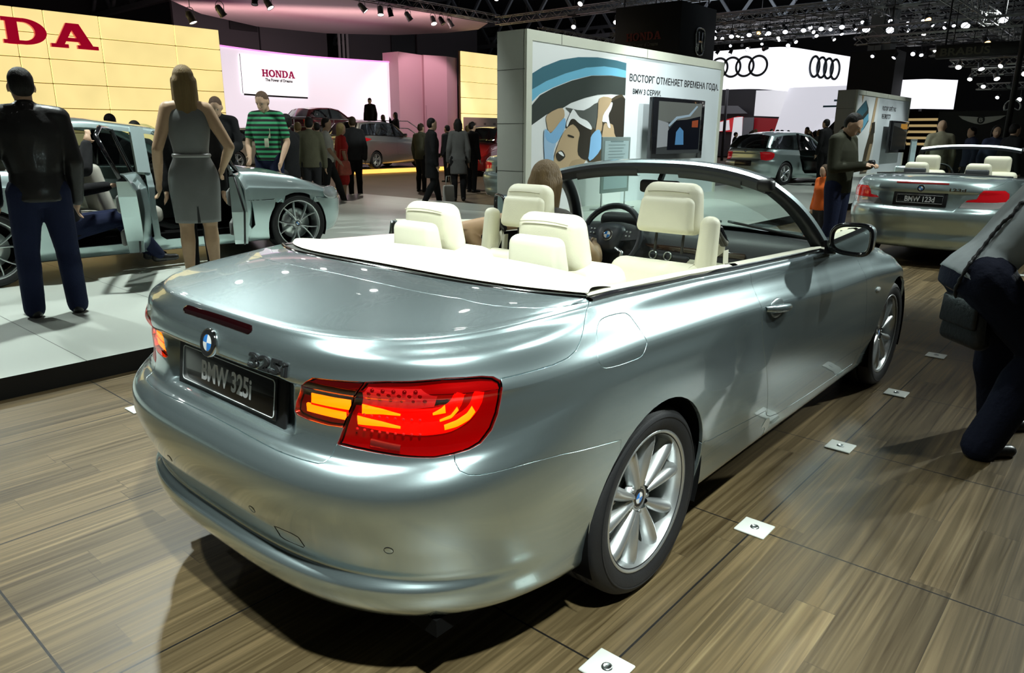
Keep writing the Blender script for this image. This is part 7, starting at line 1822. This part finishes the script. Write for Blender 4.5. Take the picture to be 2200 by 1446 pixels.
        body += [capsule(a, heel, .02 * H, .018 * H), capsule(heel, toe, .018 * H, .012 * H)]
    bo = fused('body', body, vox, sk, root)
    if face:
        for s_ in (1, -1):
            e = MB(); e.ball(hd(.0455, s_ * .0185, .002), .0056 * H, 10, 0); e.ball(hd(.0492, s_ * .0185, .001), .0032 * H, 8, 1); e.build('eye', [EYEW, PUPIL], root)
        e = MB(); e.ball(hd(.0485, 0, -.039), S((.005, .015, .0035)), 8, R=HR); e.build('mouth', LIPS, root)
    # clothes
    hem = Z(.50)
    if top and top_kind != 'dress':
        bag = .008 if top_kind in ('jacket', 'coat') else .004
        pr = torso(1.0, bag + .003, P.get('hem', .475 if top_kind == 'jacket' else .50))
        for s_, k in ((1, 'l'), (-1, 'r')):
            if sleeves == 'long': pr += limb(k, 'arm', bag) + [capsule(J['elb' + k], J['wri' + k], (.028 + bag) * H, (.020 + bag) * H)]
            elif sleeves == 'short': pr += [capsule(J['sho' + k], J['sho' + k].lerp(J['elb' + k], .72), (.035 + bag) * H, (.034 + bag) * H)]
        if top_kind in ('jacket', 'coat'): pr += [capsule(sp(-.006, 0, Z(.815)), sp(-.002, 0, Z(.842)), .046 * H, .043 * H)]
        if top_kind == 'coat':
            V = [S((hipx + a * math.cos(t), b * math.sin(t), z)) for z, a, b in ((.33, .078, .108), (.42, .076, .106), (.50, .073, .104), (.56, .066, .094)) for t in np.linspace(0, 2 * math.pi, 20, endpoint=False)]
            pr.append((V, [(i * 20 + j, i * 20 + (j + 1) % 20, (i + 1) * 20 + (j + 1) % 20, (i + 1) * 20 + j) for i in range(3) for j in range(20)] + [tuple(range(20))[::-1], tuple(range(60, 80))]))
        fused(top_kind if top_kind != 'shirt' else 'shirt', pr, vox, top, root, 3)
    if bottom and top_kind != 'dress':
        pr = [(lambda VF: VF)(q) for q in torso(1.0, .005, None, .575)[:1]] + [blob(S((hipx, 0, hipz - .005)), S((.062, .088, .045)), RY(lean * .5))]
        for s_, k in ((1, 'l'), (-1, 'r')):
            if bot_kind == 'trousers':
                e = P.get('loose', .004)
                pr += limb(k, 'thigh', e) + limb(k, 'calf', e) + [capsule(J['knee' + k], J['ank' + k] - Vector((0, 0, .01 * H)), (.037 + e) * H, (.027 + e * 1.6) * H)]
        if bot_kind == 'skirt': pr += [capsule(S((hipx, .02, hipz)), S((hipx, .025, .30)), .075 * H, .082 * H), capsule(S((hipx, -.02, hipz)), S((hipx, -.025, .30)), .075 * H, .082 * H)]
        fused(bot_kind, pr, vox, bottom, root, 3)
    if shoes:
        for k in 'lr':
            a, he, to = feet[k]
            fused('shoe', [capsule(he, to, .0235 * H, .0185 * H), capsule(he + Vector((0, 0, .012 * H)), he.lerp(to, .55) + Vector((0, 0, .004 * H)), .022 * H, .018 * H)], min(vox, .012), shoes, root, 2)
    if hair:
        hm, style = hair
        pr = [blob(hd(-.013, 0, .024), S((.0545, .0465, .0525)), HR), blob(hd(-.025, 0, .006), S((.043, .0455, .050)), HR)]
        if style == 'bald': pr = []
        if style == 'crop': pr = [blob(hd(-.009, 0, .020), S((.056, .0455, .053)), HR), blob(hd(-.024, 0, .0), S((.042, .0445, .05)), HR)]
        if style in ('long', 'bob'):
            ln = P.get('hair', .20 if style == 'long' else .07)
            pr += [capsule(hd(-.030, .018, .0), hd(-.040, .026, -ln), .034 * H, .020 * H), capsule(hd(-.030, -.018, .0), hd(-.040, -.026, -ln), .034 * H, .020 * H), capsule(hd(-.034, 0, .0), hd(-.048, 0, -ln * 1.05), .034 * H, .022 * H), capsule(hd(.0, .040, .01), hd(-.018, .044, -ln * .62), .016 * H, .013 * H), capsule(hd(.0, -.040, .01), hd(-.018, -.044, -ln * .62), .016 * H, .013 * H)]
        if pr: fused('hair', pr, min(vox, .012), hm, root, 2)
    root['_'] = 0; del root['_']
    return root, sp, J, hd
BLKJ = cloth('black_leather', (.011, .010, .010), .44, .10, 14, .4, .7); JEANS = cloth('blue_jeans', (.012, .017, .045), .9, 0, 60)
BLK = cloth('black_cloth', (.010, .010, .011), .85); BLKS = mat('black_shoe_leather', (.012, .011, .010), .35); NAVY = cloth('navy_denim', (.007, .009, .022), .85, 0, 60)
GREYD = cloth('grey_sheen_dress', (.155, .16, .155), .42, 0, 9, .5, .25); GREYT = cloth('grey_jersey', (.36, .40, .41), .8, 0, 6, .2, .8); OLIVE = cloth('dark_olive_jacket', (.035, .036, .022), .8, 0, 10)
CHAR = cloth('charcoal', (.03, .03, .032), .85); SLATE = cloth('slate_grey_coat', (.13, .13, .125), .85); WHT = cloth('white_shirt', (.66, .66, .62), .75); RED = cloth('red_dress', (.55, .03, .03), .7); OLV = cloth('olive_shirt', (.13, .125, .08), .85); BEIGE = cloth('beige_jacket', (.33, .31, .22), .85); BLUED = cloth('dark_blue_top', (.05, .06, .11), .85); ORANGE = cloth('orange_cloth', (.75, .14, .02), .7)
H_DK = hair_mat('dark_hair', (.010, .008, .007)); H_BR = hair_mat('brown_hair', (.055, .034, .018)); H_BL = hair_mat('light_brown_hair', (.19, .125, .052)); H_BL2 = hair_mat('mid_brown_hair', (.13, .085, .040)); H_YL = hair_mat('blond_hair', (.48, .36, .16)); H_SH = hair_mat('stubble_hair', (.11, .065, .04))
TAN = noisy(mat('tan_skin', (.44, .285, .17), .5), 20, .08)
STRIPE = mat('green_black_stripes', (.1, .4, .15), .8)
_nt = STRIPE.node_tree; _tc = nd(_nt, 'ShaderNodeTexCoord'); _sx = nd(_nt, 'ShaderNodeSeparateXYZ'); _mm = nd(_nt, 'ShaderNodeMath', operation='MULTIPLY'); _fr = nd(_nt, 'ShaderNodeMath', operation='FRACT'); _gt = nd(_nt, 'ShaderNodeMath', operation='GREATER_THAN'); _mx = nd(_nt, 'ShaderNodeMixRGB')
_mm.inputs[1].default_value = 15.5; _gt.inputs[1].default_value = .52; _mx.inputs[1].default_value = (.008, .010, .010, 1); _mx.inputs[2].default_value = (.045, .34, .14, 1)
for a, b in ((_tc.outputs['Object'], _sx.inputs[0]), (_sx.outputs['Z'], _mm.inputs[0]), (_mm.outputs[0], _fr.inputs[0]), (_fr.outputs[0], _gt.inputs[0]), (_gt.outputs[0], _mx.inputs[0]), (_mx.outputs[0], bsdf(STRIPE).inputs['Base Color'])): _nt.links.new(a, b)

HD = math.pi
# man in leather jacket, left edge, back to us
person('man seen from behind in black leather jacket and blue jeans, at the left picture edge', (-.09, 4.20, ST), 80 * D2R, 1.77, BLKJ, JEANS, BLKS, (H_DK, 'short'), vox=.012, hands=True, wide=1.12,
       pose=dict(elbowl=(-.03, .155, .635), wristl=(.03, .15, .475), elbowr=(-.02, -.140, .635), wristr=(.03, -.135, .475), anklel=(-.01, .085, .045), ankler=(-.01, -.075, .045), kneel=(.0, .075, .275), kneer=(.0, -.068, .275), loose=.009))
# woman in grey dress
def dress(root, H, m, belt):
    prof = [(.300, .076, .100), (.36, .078, .104), (.44, .080, .111), (.51, .077, .113), (.56, .066, .096), (.60, .055, .074), (.64, .058, .078), (.70, .066, .090), (.75, .063, .094), (.79, .052, .090), (.815, .040, .066)]
    mb = MB(); rows = []
    for z, a, b in prof:
        rows.append([(a * H * math.cos(t) + .002 * H, b * H * math.sin(t), z * H) for t in np.linspace(0, 2 * math.pi, 40, endpoint=False)])
    mb.grid(rows, cv=True); o = mb.build('dress', m, root)
    s = o.modifiers.new('s', 'SUBSURF'); s.levels = 1; s.render_levels = 2
    q = o.modifiers.new('t', 'SOLIDIFY'); q.thickness = .006
    mb = MB(); mb.tube([(.0585 * H * math.cos(t) + .002 * H, .0785 * H * math.sin(t), .603 * H) for t in np.linspace(0, 2 * math.pi, 40, endpoint=False)], .012, 6, closed=True)
    for i, v in enumerate(mb.v): mb.v[i] = (v[0], v[1], .603 * H + (v[2] - .603 * H) * 1.5)
    mb.build('belt', belt, root)
    mb = MB(); mb.add([(-.0745 * H, -.013, .302 * H), (-.0745 * H, .013, .302 * H), (-.0765 * H, .004, .40 * H), (-.0765 * H, -.004, .40 * H)], [(0, 1, 2, 3)]); mb.build('back_slit', mat('slit_dark', (.03, .03, .03), .9), root)
w, *_ = person('woman seen from behind in belted grey dress with long light brown hair', (1.20, 4.46, ST), 66 * D2R, 1.89, None, None, None, (H_BL, 'long'), skin=TAN, fem=True, top_kind='dress', vox=.011, hands=True,
       pose=dict(elbowl=(-.02, .140, .630), wristl=(.05, .150, .480), elbowr=(-.03, -.165, .640), wristr=(.08, -.135, .545), anklel=(-.0, .060, .055), ankler=(.01, -.055, .055), kneel=(.01, .052, .285), kneer=(.01, -.050, .285), hair=.235))
dress(w, 1.89, GREYD, mat('belt_grey', (.26, .26, .25), .35))
for k in (1, -1):
    fused('shoe', [capsule((-.03, k * .105, .06), (.10, k * .112, .035), .030, .026), capsule((-.04, k * .105, .05), (-.045, k * .105, .02), .022, .014)], .01, BLKS, w, 2)
person('person in black suit standing half hidden behind the woman in the grey dress', (1.40, 4.86, ST), 235 * D2R, 1.72, BLK, BLK, BLKS, (H_DK, 'short'), vox=.018)
person('man in black zip jacket looking down, behind the open front door of the left car', (3.08, 7.50, ST), 235 * D2R, 1.82, BLK, BLK, BLKS, (H_SH, 'crop'), vox=.014, face=True, pose=dict(hp=.45, elbowl=(.05, .13, .64), wristl=(.15, .07, .60)))
sg, sp_, J_, hd_ = person('man in green and black striped shirt looking down beyond the left car', (3.86, 7.62, ST), 215 * D2R, 1.92, STRIPE, JEANS, BLKS, (H_SH, 'crop'), vox=.013, face=True, sleeves='short', top_kind='shirt', hands=True,
       pose=dict(hp=.40, elbowl=(.0, .145, .63), wristl=(.10, .13, .49), elbowr=(.02, -.14, .63), wristr=(.13, -.09, .53)))
mb = MB(); mb.rbox((.135, .05, 1.33), (.01, .10, .13), .004, 2); mb.rbox((.138, .04, 1.20), (.012, .06, .12), .004, 2); mb.build('badge_card', mat('badge_card', (.5, .52, .36), .4), sg)
# seated driver of the left car
person('person in dark suit with white cuff, seated in the left car with one hand raised', (.52, 5.62, ST - .17), 0, 1.78, BLK, JEANS, BLKS, (H_DK, 'short'), vox=.016,
       pose=dict(hipz=.36, kneel=(.27, .06, .40), kneer=(.27, -.06, .40), anklel=(.42, .06, .19), ankler=(.42, -.06, .19), lean=-.22, elbowr=(.07, -.15, .66), wristr=(.11, -.10, .78), elbowl=(.12, .12, .54), wristl=(.24, .06, .56), handr=(.3, .1, .95)), hands=True)
# girl in the convertible
person('woman with long brown hair seated at the wheel of the silver-blue convertible', (1.17, .50, -.02), 0, 1.66, cloth('dark_top', (.05, .045, .04), .8), NAVY, BLKS, (H_BL2, 'long'), skin=TAN, fem=True, sleeves='none', top_kind='shirt', vox=.014, hands=True,
       pose=dict(hipz=.335, kneel=(.27, .09, .38), kneer=(.27, -.03, .38), anklel=(.44, .09, .23), ankler=(.44, -.03, .23), lean=-.06, elbowl=(-.200, .185, .600), wristl=(-.12, .12, .50), elbowr=(.11, -.12, .50), wristr=(.24, -.03, .53), hp=.1))
# man with the camera
mc, sp_, J_, hd_ = person('man in dark olive jacket looking down at a small camera', (7.10, .86, 0), 262 * D2R, 1.75, OLIVE, JEANS, BLKS, (H_DK, 'short'), vox=.013, face=True, hands=True, wide=1.08,
       pose=dict(hp=.50, elbowl=(.02, .145, .635), wristl=(.165, .055, .655), elbowr=(.02, -.145, .635), wristr=(.165, -.045, .655), handl=(.9, -.45, .15), handr=(.9, .45, .15), loose=.008, curl=.6))
cm = MB(); cm.rbox(Vector((.345, .0, 1.175)), (.035, .11, .065), .010, 3); cm.lathe([(.026, 0), (.026, .02), (.02, .024), (.001, .02)], 18, (.36, .0, 1.175), axisR((1, 0, 0)))
co = cm.build('compact_camera', mat('camera_body', (.03, .03, .032), .3, .3), None); co.matrix_world = Matrix.Translation(mc.location) @ Matrix.Rotation(262 * D2R, 4, 'Z')
tag(co, 'small dark compact camera held by the man in the olive jacket', 'camera')
person('small person in bright orange top half hidden behind the man with the camera', (7.95, 1.30, 0), 150 * D2R, 1.12, ORANGE, CHAR, BLKS, (H_BR, 'bob'), fem=True, vox=.02)
# stooping woman at the right edge
ph, spf, JJ, hdp = person('woman in light grey shirt and dark jeans stooping forward at the right picture edge', (2.11, -1.51, 0), -60 * D2R, 1.76, GREYT, NAVY, BLKS, (H_DK, 'long'), skin=TAN, fem=True, top_kind='shirt', vox=.011, hands=True, sleeves='long', wide=1.06,
       pose=dict(hipz=.475, hipx=-.09, lean=.60, kneel=(.02, .085, .285), kneer=(.075, -.055, .285), anklel=(.075, .125, .045), ankler=(-.045, -.085, .045), footl=(1, .25, 0), footr=(1, .3, 0), elbowl=(.20, .14, .60), wristl=(.30, .05, .68), elbowr=(.19, -.13, .58), wristr=(.29, -.04, .66), hp=-.55, follow=.5, hem=.492, loose=.013, hair=.10))
bg = thing('shoulder_bag', 'black shoulder bag on a braided strap worn by the stooping woman', 'bag', (2.035, -1.36, .50), 45 * D2R)
LTH = noisy(mat('bag_leather', (.012, .012, .013), .45), 12, .2, .3, 60)
m = MB(); m.rbox((0, 0, .13), (.30, .10, .25), .045, 4, taper=(.8, .75)); bb = m.build('bag_body', LTH, bg)
m = MB(); m.rbox((0, .045, .17), (.25, .03, .14), .014, 3, taper=(.95, .8)); m.build('bag_flap', LTH, bb)
Mi = (Matrix.Translation(bg.location) @ Matrix.Rotation(45 * D2R, 4, 'Z')).inverted()
sp_ = [(2.03, -1.53, 1.19), (2.008, -1.484, 1.18), (1.979, -1.468, 1.13), (1.976, -1.438, 1.095), (1.956, -1.412, 1.045), (1.931, -1.390, .992), (1.889, -1.367, .942), (1.858, -1.355, .912), (1.842, -1.334, .846), (1.88, -1.315, .79), (1.94, -1.315, .735)]
P0 = [Mi @ Vector(p) for p in sp_]; P1 = []
for i in range(len(P0) - 1):
    for k in range(5): P1.append(P0[i].lerp(P0[i + 1], k / 5))
m = MB(); m.tube(P1, [.008 + .0022 * math.sin(i * 1.9) for i in range(len(P1))], 8); m.build('strap', LTH, bg)
# ================================================================ visitors and cars further back
def dirpt(px, d, z=0.0):
    """floor point along a bearing: px = bearing in the lens frame, d = distance"""
    a = math.atan((px - 1100) / FPX); return (CAMP.x + d * math.cos(YAW - a), CAMP.y + d * math.sin(YAW - a), z)
WALK = dict(kneel=(.10, .05, .285), kneer=(-.02, -.05, .275), anklel=(.17, .055, .05), ankler=(-.19, -.055, .075), elbowl=(-.06, .13, .64), wristl=(.0, .14, .50), elbowr=(.04, -.13, .64), wristr=(.13, -.12, .53), footr=(1, 0, -.5))
def vis(px, d, label, top, bot, hair, H=1.74, face_a=0.0, z=0.0, **k): return person(label, dirpt(px, d, z), (YAW + face_a), H, top, bot, BLKS, hair, vox=k.pop('vox', .024), **k)
CARRY = dict(elbowr=(.04, -.14, .64), wristr=(.14, -.08, .60), elbowl=(.02, .14, .64), wristl=(.13, .08, .58))
vis(632, 11.6, 'person in dark jacket holding papers, right of the striped shirt man', BLK, CHAR, (H_DK, 'short'), 1.74, 1.2, pose=CARRY, vox=.018)
vis(678, 14.6, 'man in olive shirt seen from behind in the crowd left of the walking man', OLV, CHAR, (H_DK, 'short'), 1.76, .2, vox=.02)
vis(712, 15.6, 'man in white shirt and dark trousers striding to the right', WHT, CHAR, (H_DK, 'short'), 1.77, -1.4, pose=WALK, sleeves='short', top_kind='shirt', vox=.018)
w2 = vis(742, 16.2, 'blond woman in red dress walking beside the man in the white shirt', RED, RED, (H_YL, 'bob'), 1.68, -1.0, fem=True, sleeves='short', top_kind='shirt', bot_kind='skirt', vox=.018)
hb = MB(); hb.rbox((0, 0, .15), (.34, .14, .30), .05, 3, taper=(.8, .7)); hb.tube([(-.10, 0, .30), (-.07, 0, .52), (.07, 0, .52), (.10, 0, .30)], .012, 6); hb_ = hb.build('hand_bag', noisy(mat('red_patterned_bag', (.55, .12, .08), .5), 9, .5), None); hb_.location = dirpt(746, 15.85, .62); tag(hb_, 'large red patterned bag hanging beside the blond woman in red', 'bag')
vis(768, 17.5, 'person in dark clothes behind the woman in red', CHAR, BLK, (H_BR, 'short'), 1.84, .4)
vis(694, 18.2, 'visitor in dark coat behind the striding man', SLATE, BLK, (H_DK, 'short'), 1.72, .3)
vis(655, 17.0, 'visitor with fair hair in the crowd beside the olive shirt man', OLV, CHAR, (H_BL, 'short'), 1.70, .5)
vis(806, 33.5, 'man in black jacket standing on the podium by the dark red car', BLK, BLK, (H_DK, 'crop'), 1.82, 3.0, 1.14, vox=.03)
vis(832, 33.9, 'woman in black on the stairs left of her companion', BLK, BLK, (H_BR, 'long'), 1.74, 2.2, .54, fem=True, vox=.03)
vis(858, 33.6, 'person in black on the stairs raising a camera', BLK, BLK, (H_DK, 'long'), 1.84, 2.0, .54, pose=dict(elbowr=(.10, -.13, .72), wristr=(.13, -.04, .84)), vox=.03)
vis(930, 15.4, 'man in black coat walking before the orange light strip', BLK, BLK, (H_DK, 'short'), 1.78, -1.2, pose=dict(kneel=(.06, .05, .28), anklel=(.10, .055, .05), ankler=(-.12, -.055, .06)), top_kind='coat', vox=.016)
vis(986, 16.8, 'woman in slate grey coat seen from behind near the red car', SLATE, BLK, (H_DK, 'bob'), 1.80, .2, fem=True, top_kind='coat', vox=.018)
hb = MB(); hb.rbox((0, 0, .18), (.30, .12, .36), .03, 3, taper=(.92, .8)); hb.tube([(-.08, 0, .36), (-.06, 0, .55), (.06, 0, .55), (.08, 0, .36)], .010, 6); hb_ = hb.build('shopping_bag', mat('white_bag', (.5, .5, .47), .6), None); hb_.location = dirpt(964, 16.2, .03); tag(hb_, 'white shopping bag with loop handles left of the grey coat woman', 'bag')
vis(908, 19.5, 'person in camouflage coloured jacket left of the walking man in black', OLV, CHAR, (H_BR, 'crop'), 1.74, -.6)
vis(1006, 20.5, 'person in beige behind the grey coat woman', BEIGE, CHAR, (H_BL, 'short'), 1.72, -.4)
vis(1014, 19.3, 'man in dark suit standing beside the red car', BLK, BLK, (H_DK, 'short'), 1.78, -.8)
vis(964, 23.5, 'man in dark jacket seen between the black coat and the grey coat', CHAR, BLK, (H_DK, 'short'), 1.74, .9)
vis(268, 12.2, 'person with dark hair standing beyond the roof of the left saloon', BLK, CHAR, (H_DK, 'short'), 1.72, .2)
vis(318, 11.4, 'person seen through the windows of the left saloon', CHAR, CHAR, (H_DK, 'short'), 1.62, .9)
vis(1985, 17.0, 'bald man in beige jacket seen from behind, left of the right convertible', BEIGE, CHAR, (H_SH, 'bald'), 1.80, -.3, vox=.018)
vis(2098, 17.6, 'woman with dark fringe in blue-grey top facing us below the winged emblem', BLUED, CHAR, (H_DK, 'bob'), 1.70, 2.8, fem=True, face=True, vox=.018)
vis(2134, 16.8, 'man with dark hair in profile at the right below the winged emblem', BLK, CHAR, (H_DK, 'short'), 1.72, -1.5, vox=.018)
vis(2050, 20.0, 'person in blue top in profile left of the woman with the fringe', BLUED, CHAR, (H_DK, 'short'), 1.70, 1.4, vox=.02)
vis(1746, 22.5, 'person in black by the open door of the pale hatchback', BLK, BLK, (H_DK, 'short'), 1.80, .6, ST, vox=.02)
# far crowd in front of the ringed stand: a few figures copied about
rs2 = random.Random(5); base = []
for top, bot, hr in ((BLK, CHAR, (H_DK, 'short')), (WHT, CHAR, (H_BR, 'short')), (SLATE, BLK, (H_BL, 'short')), (BEIGE, NAVY, (H_DK, 'bob')), (NAVY, BLK, (H_BR, 'short'))):
    base.append(vis(1732 + 12 * len(base), 33.0 + .4 * len(base), 'small distant visitor in the crowd before the white ringed stand', top, bot, hr, 1.74, rs2.uniform(0, 6), group='distant crowd before the ringed stand', vox=.035)[0])
taken = [Vector(o.location[:2]) for o in base]
for i in range(24):
    for _ in range(200):
        px = rs2.uniform(1722, 1784) if i % 2 else rs2.uniform(1556, 1720); p = dirpt(px, rs2.uniform(27.5, 34.6) if px > 1721 else rs2.uniform(31, 39))
        if all((Vector(p[:2]) - q).length > .7 for q in taken): break
    taken.append(Vector(p[:2])); o = copy_tree(base[i % 5]); o.location = p; o.rotation_euler = (0, 0, rs2.uniform(0, 6.28)); o.scale = (1, 1, rs2.uniform(.94, 1.05))
# cars of the other maker
DRED = paint('dark_red_paint', (.16, .03, .04), .5, .3); BRED = paint('bright_red_paint', (.50, .015, .012), .3, .3); GSIL = paint('grey_silver_paint', (.42, .42, .40), .7, .32); BGE = paint('champagne_paint', (.46, .42, .34), .6, .35)
hatch('dark red hatchback on the podium before the screen wall', (17.8, 27.3, 1.14), 10 * D2R, DRED)
saloon('grey silver family car behind the crowd before the stairs', (15.6, 20.9, .20), 12 * D2R, GSIL, wb=2.7, ro=.95, fo=.9, suv=True)
saloon('bright red off-road car left of the large picture wall', (20.2, 18.0, 0), 200 * D2R, BRED, wb=2.65, ro=.85, fo=.9, suv=True)
saloon('champagne saloon behind the striped shirt man', (11.5, 23.4, .2), 8 * D2R, BGE, wb=2.7, ro=1.0, fo=.9)
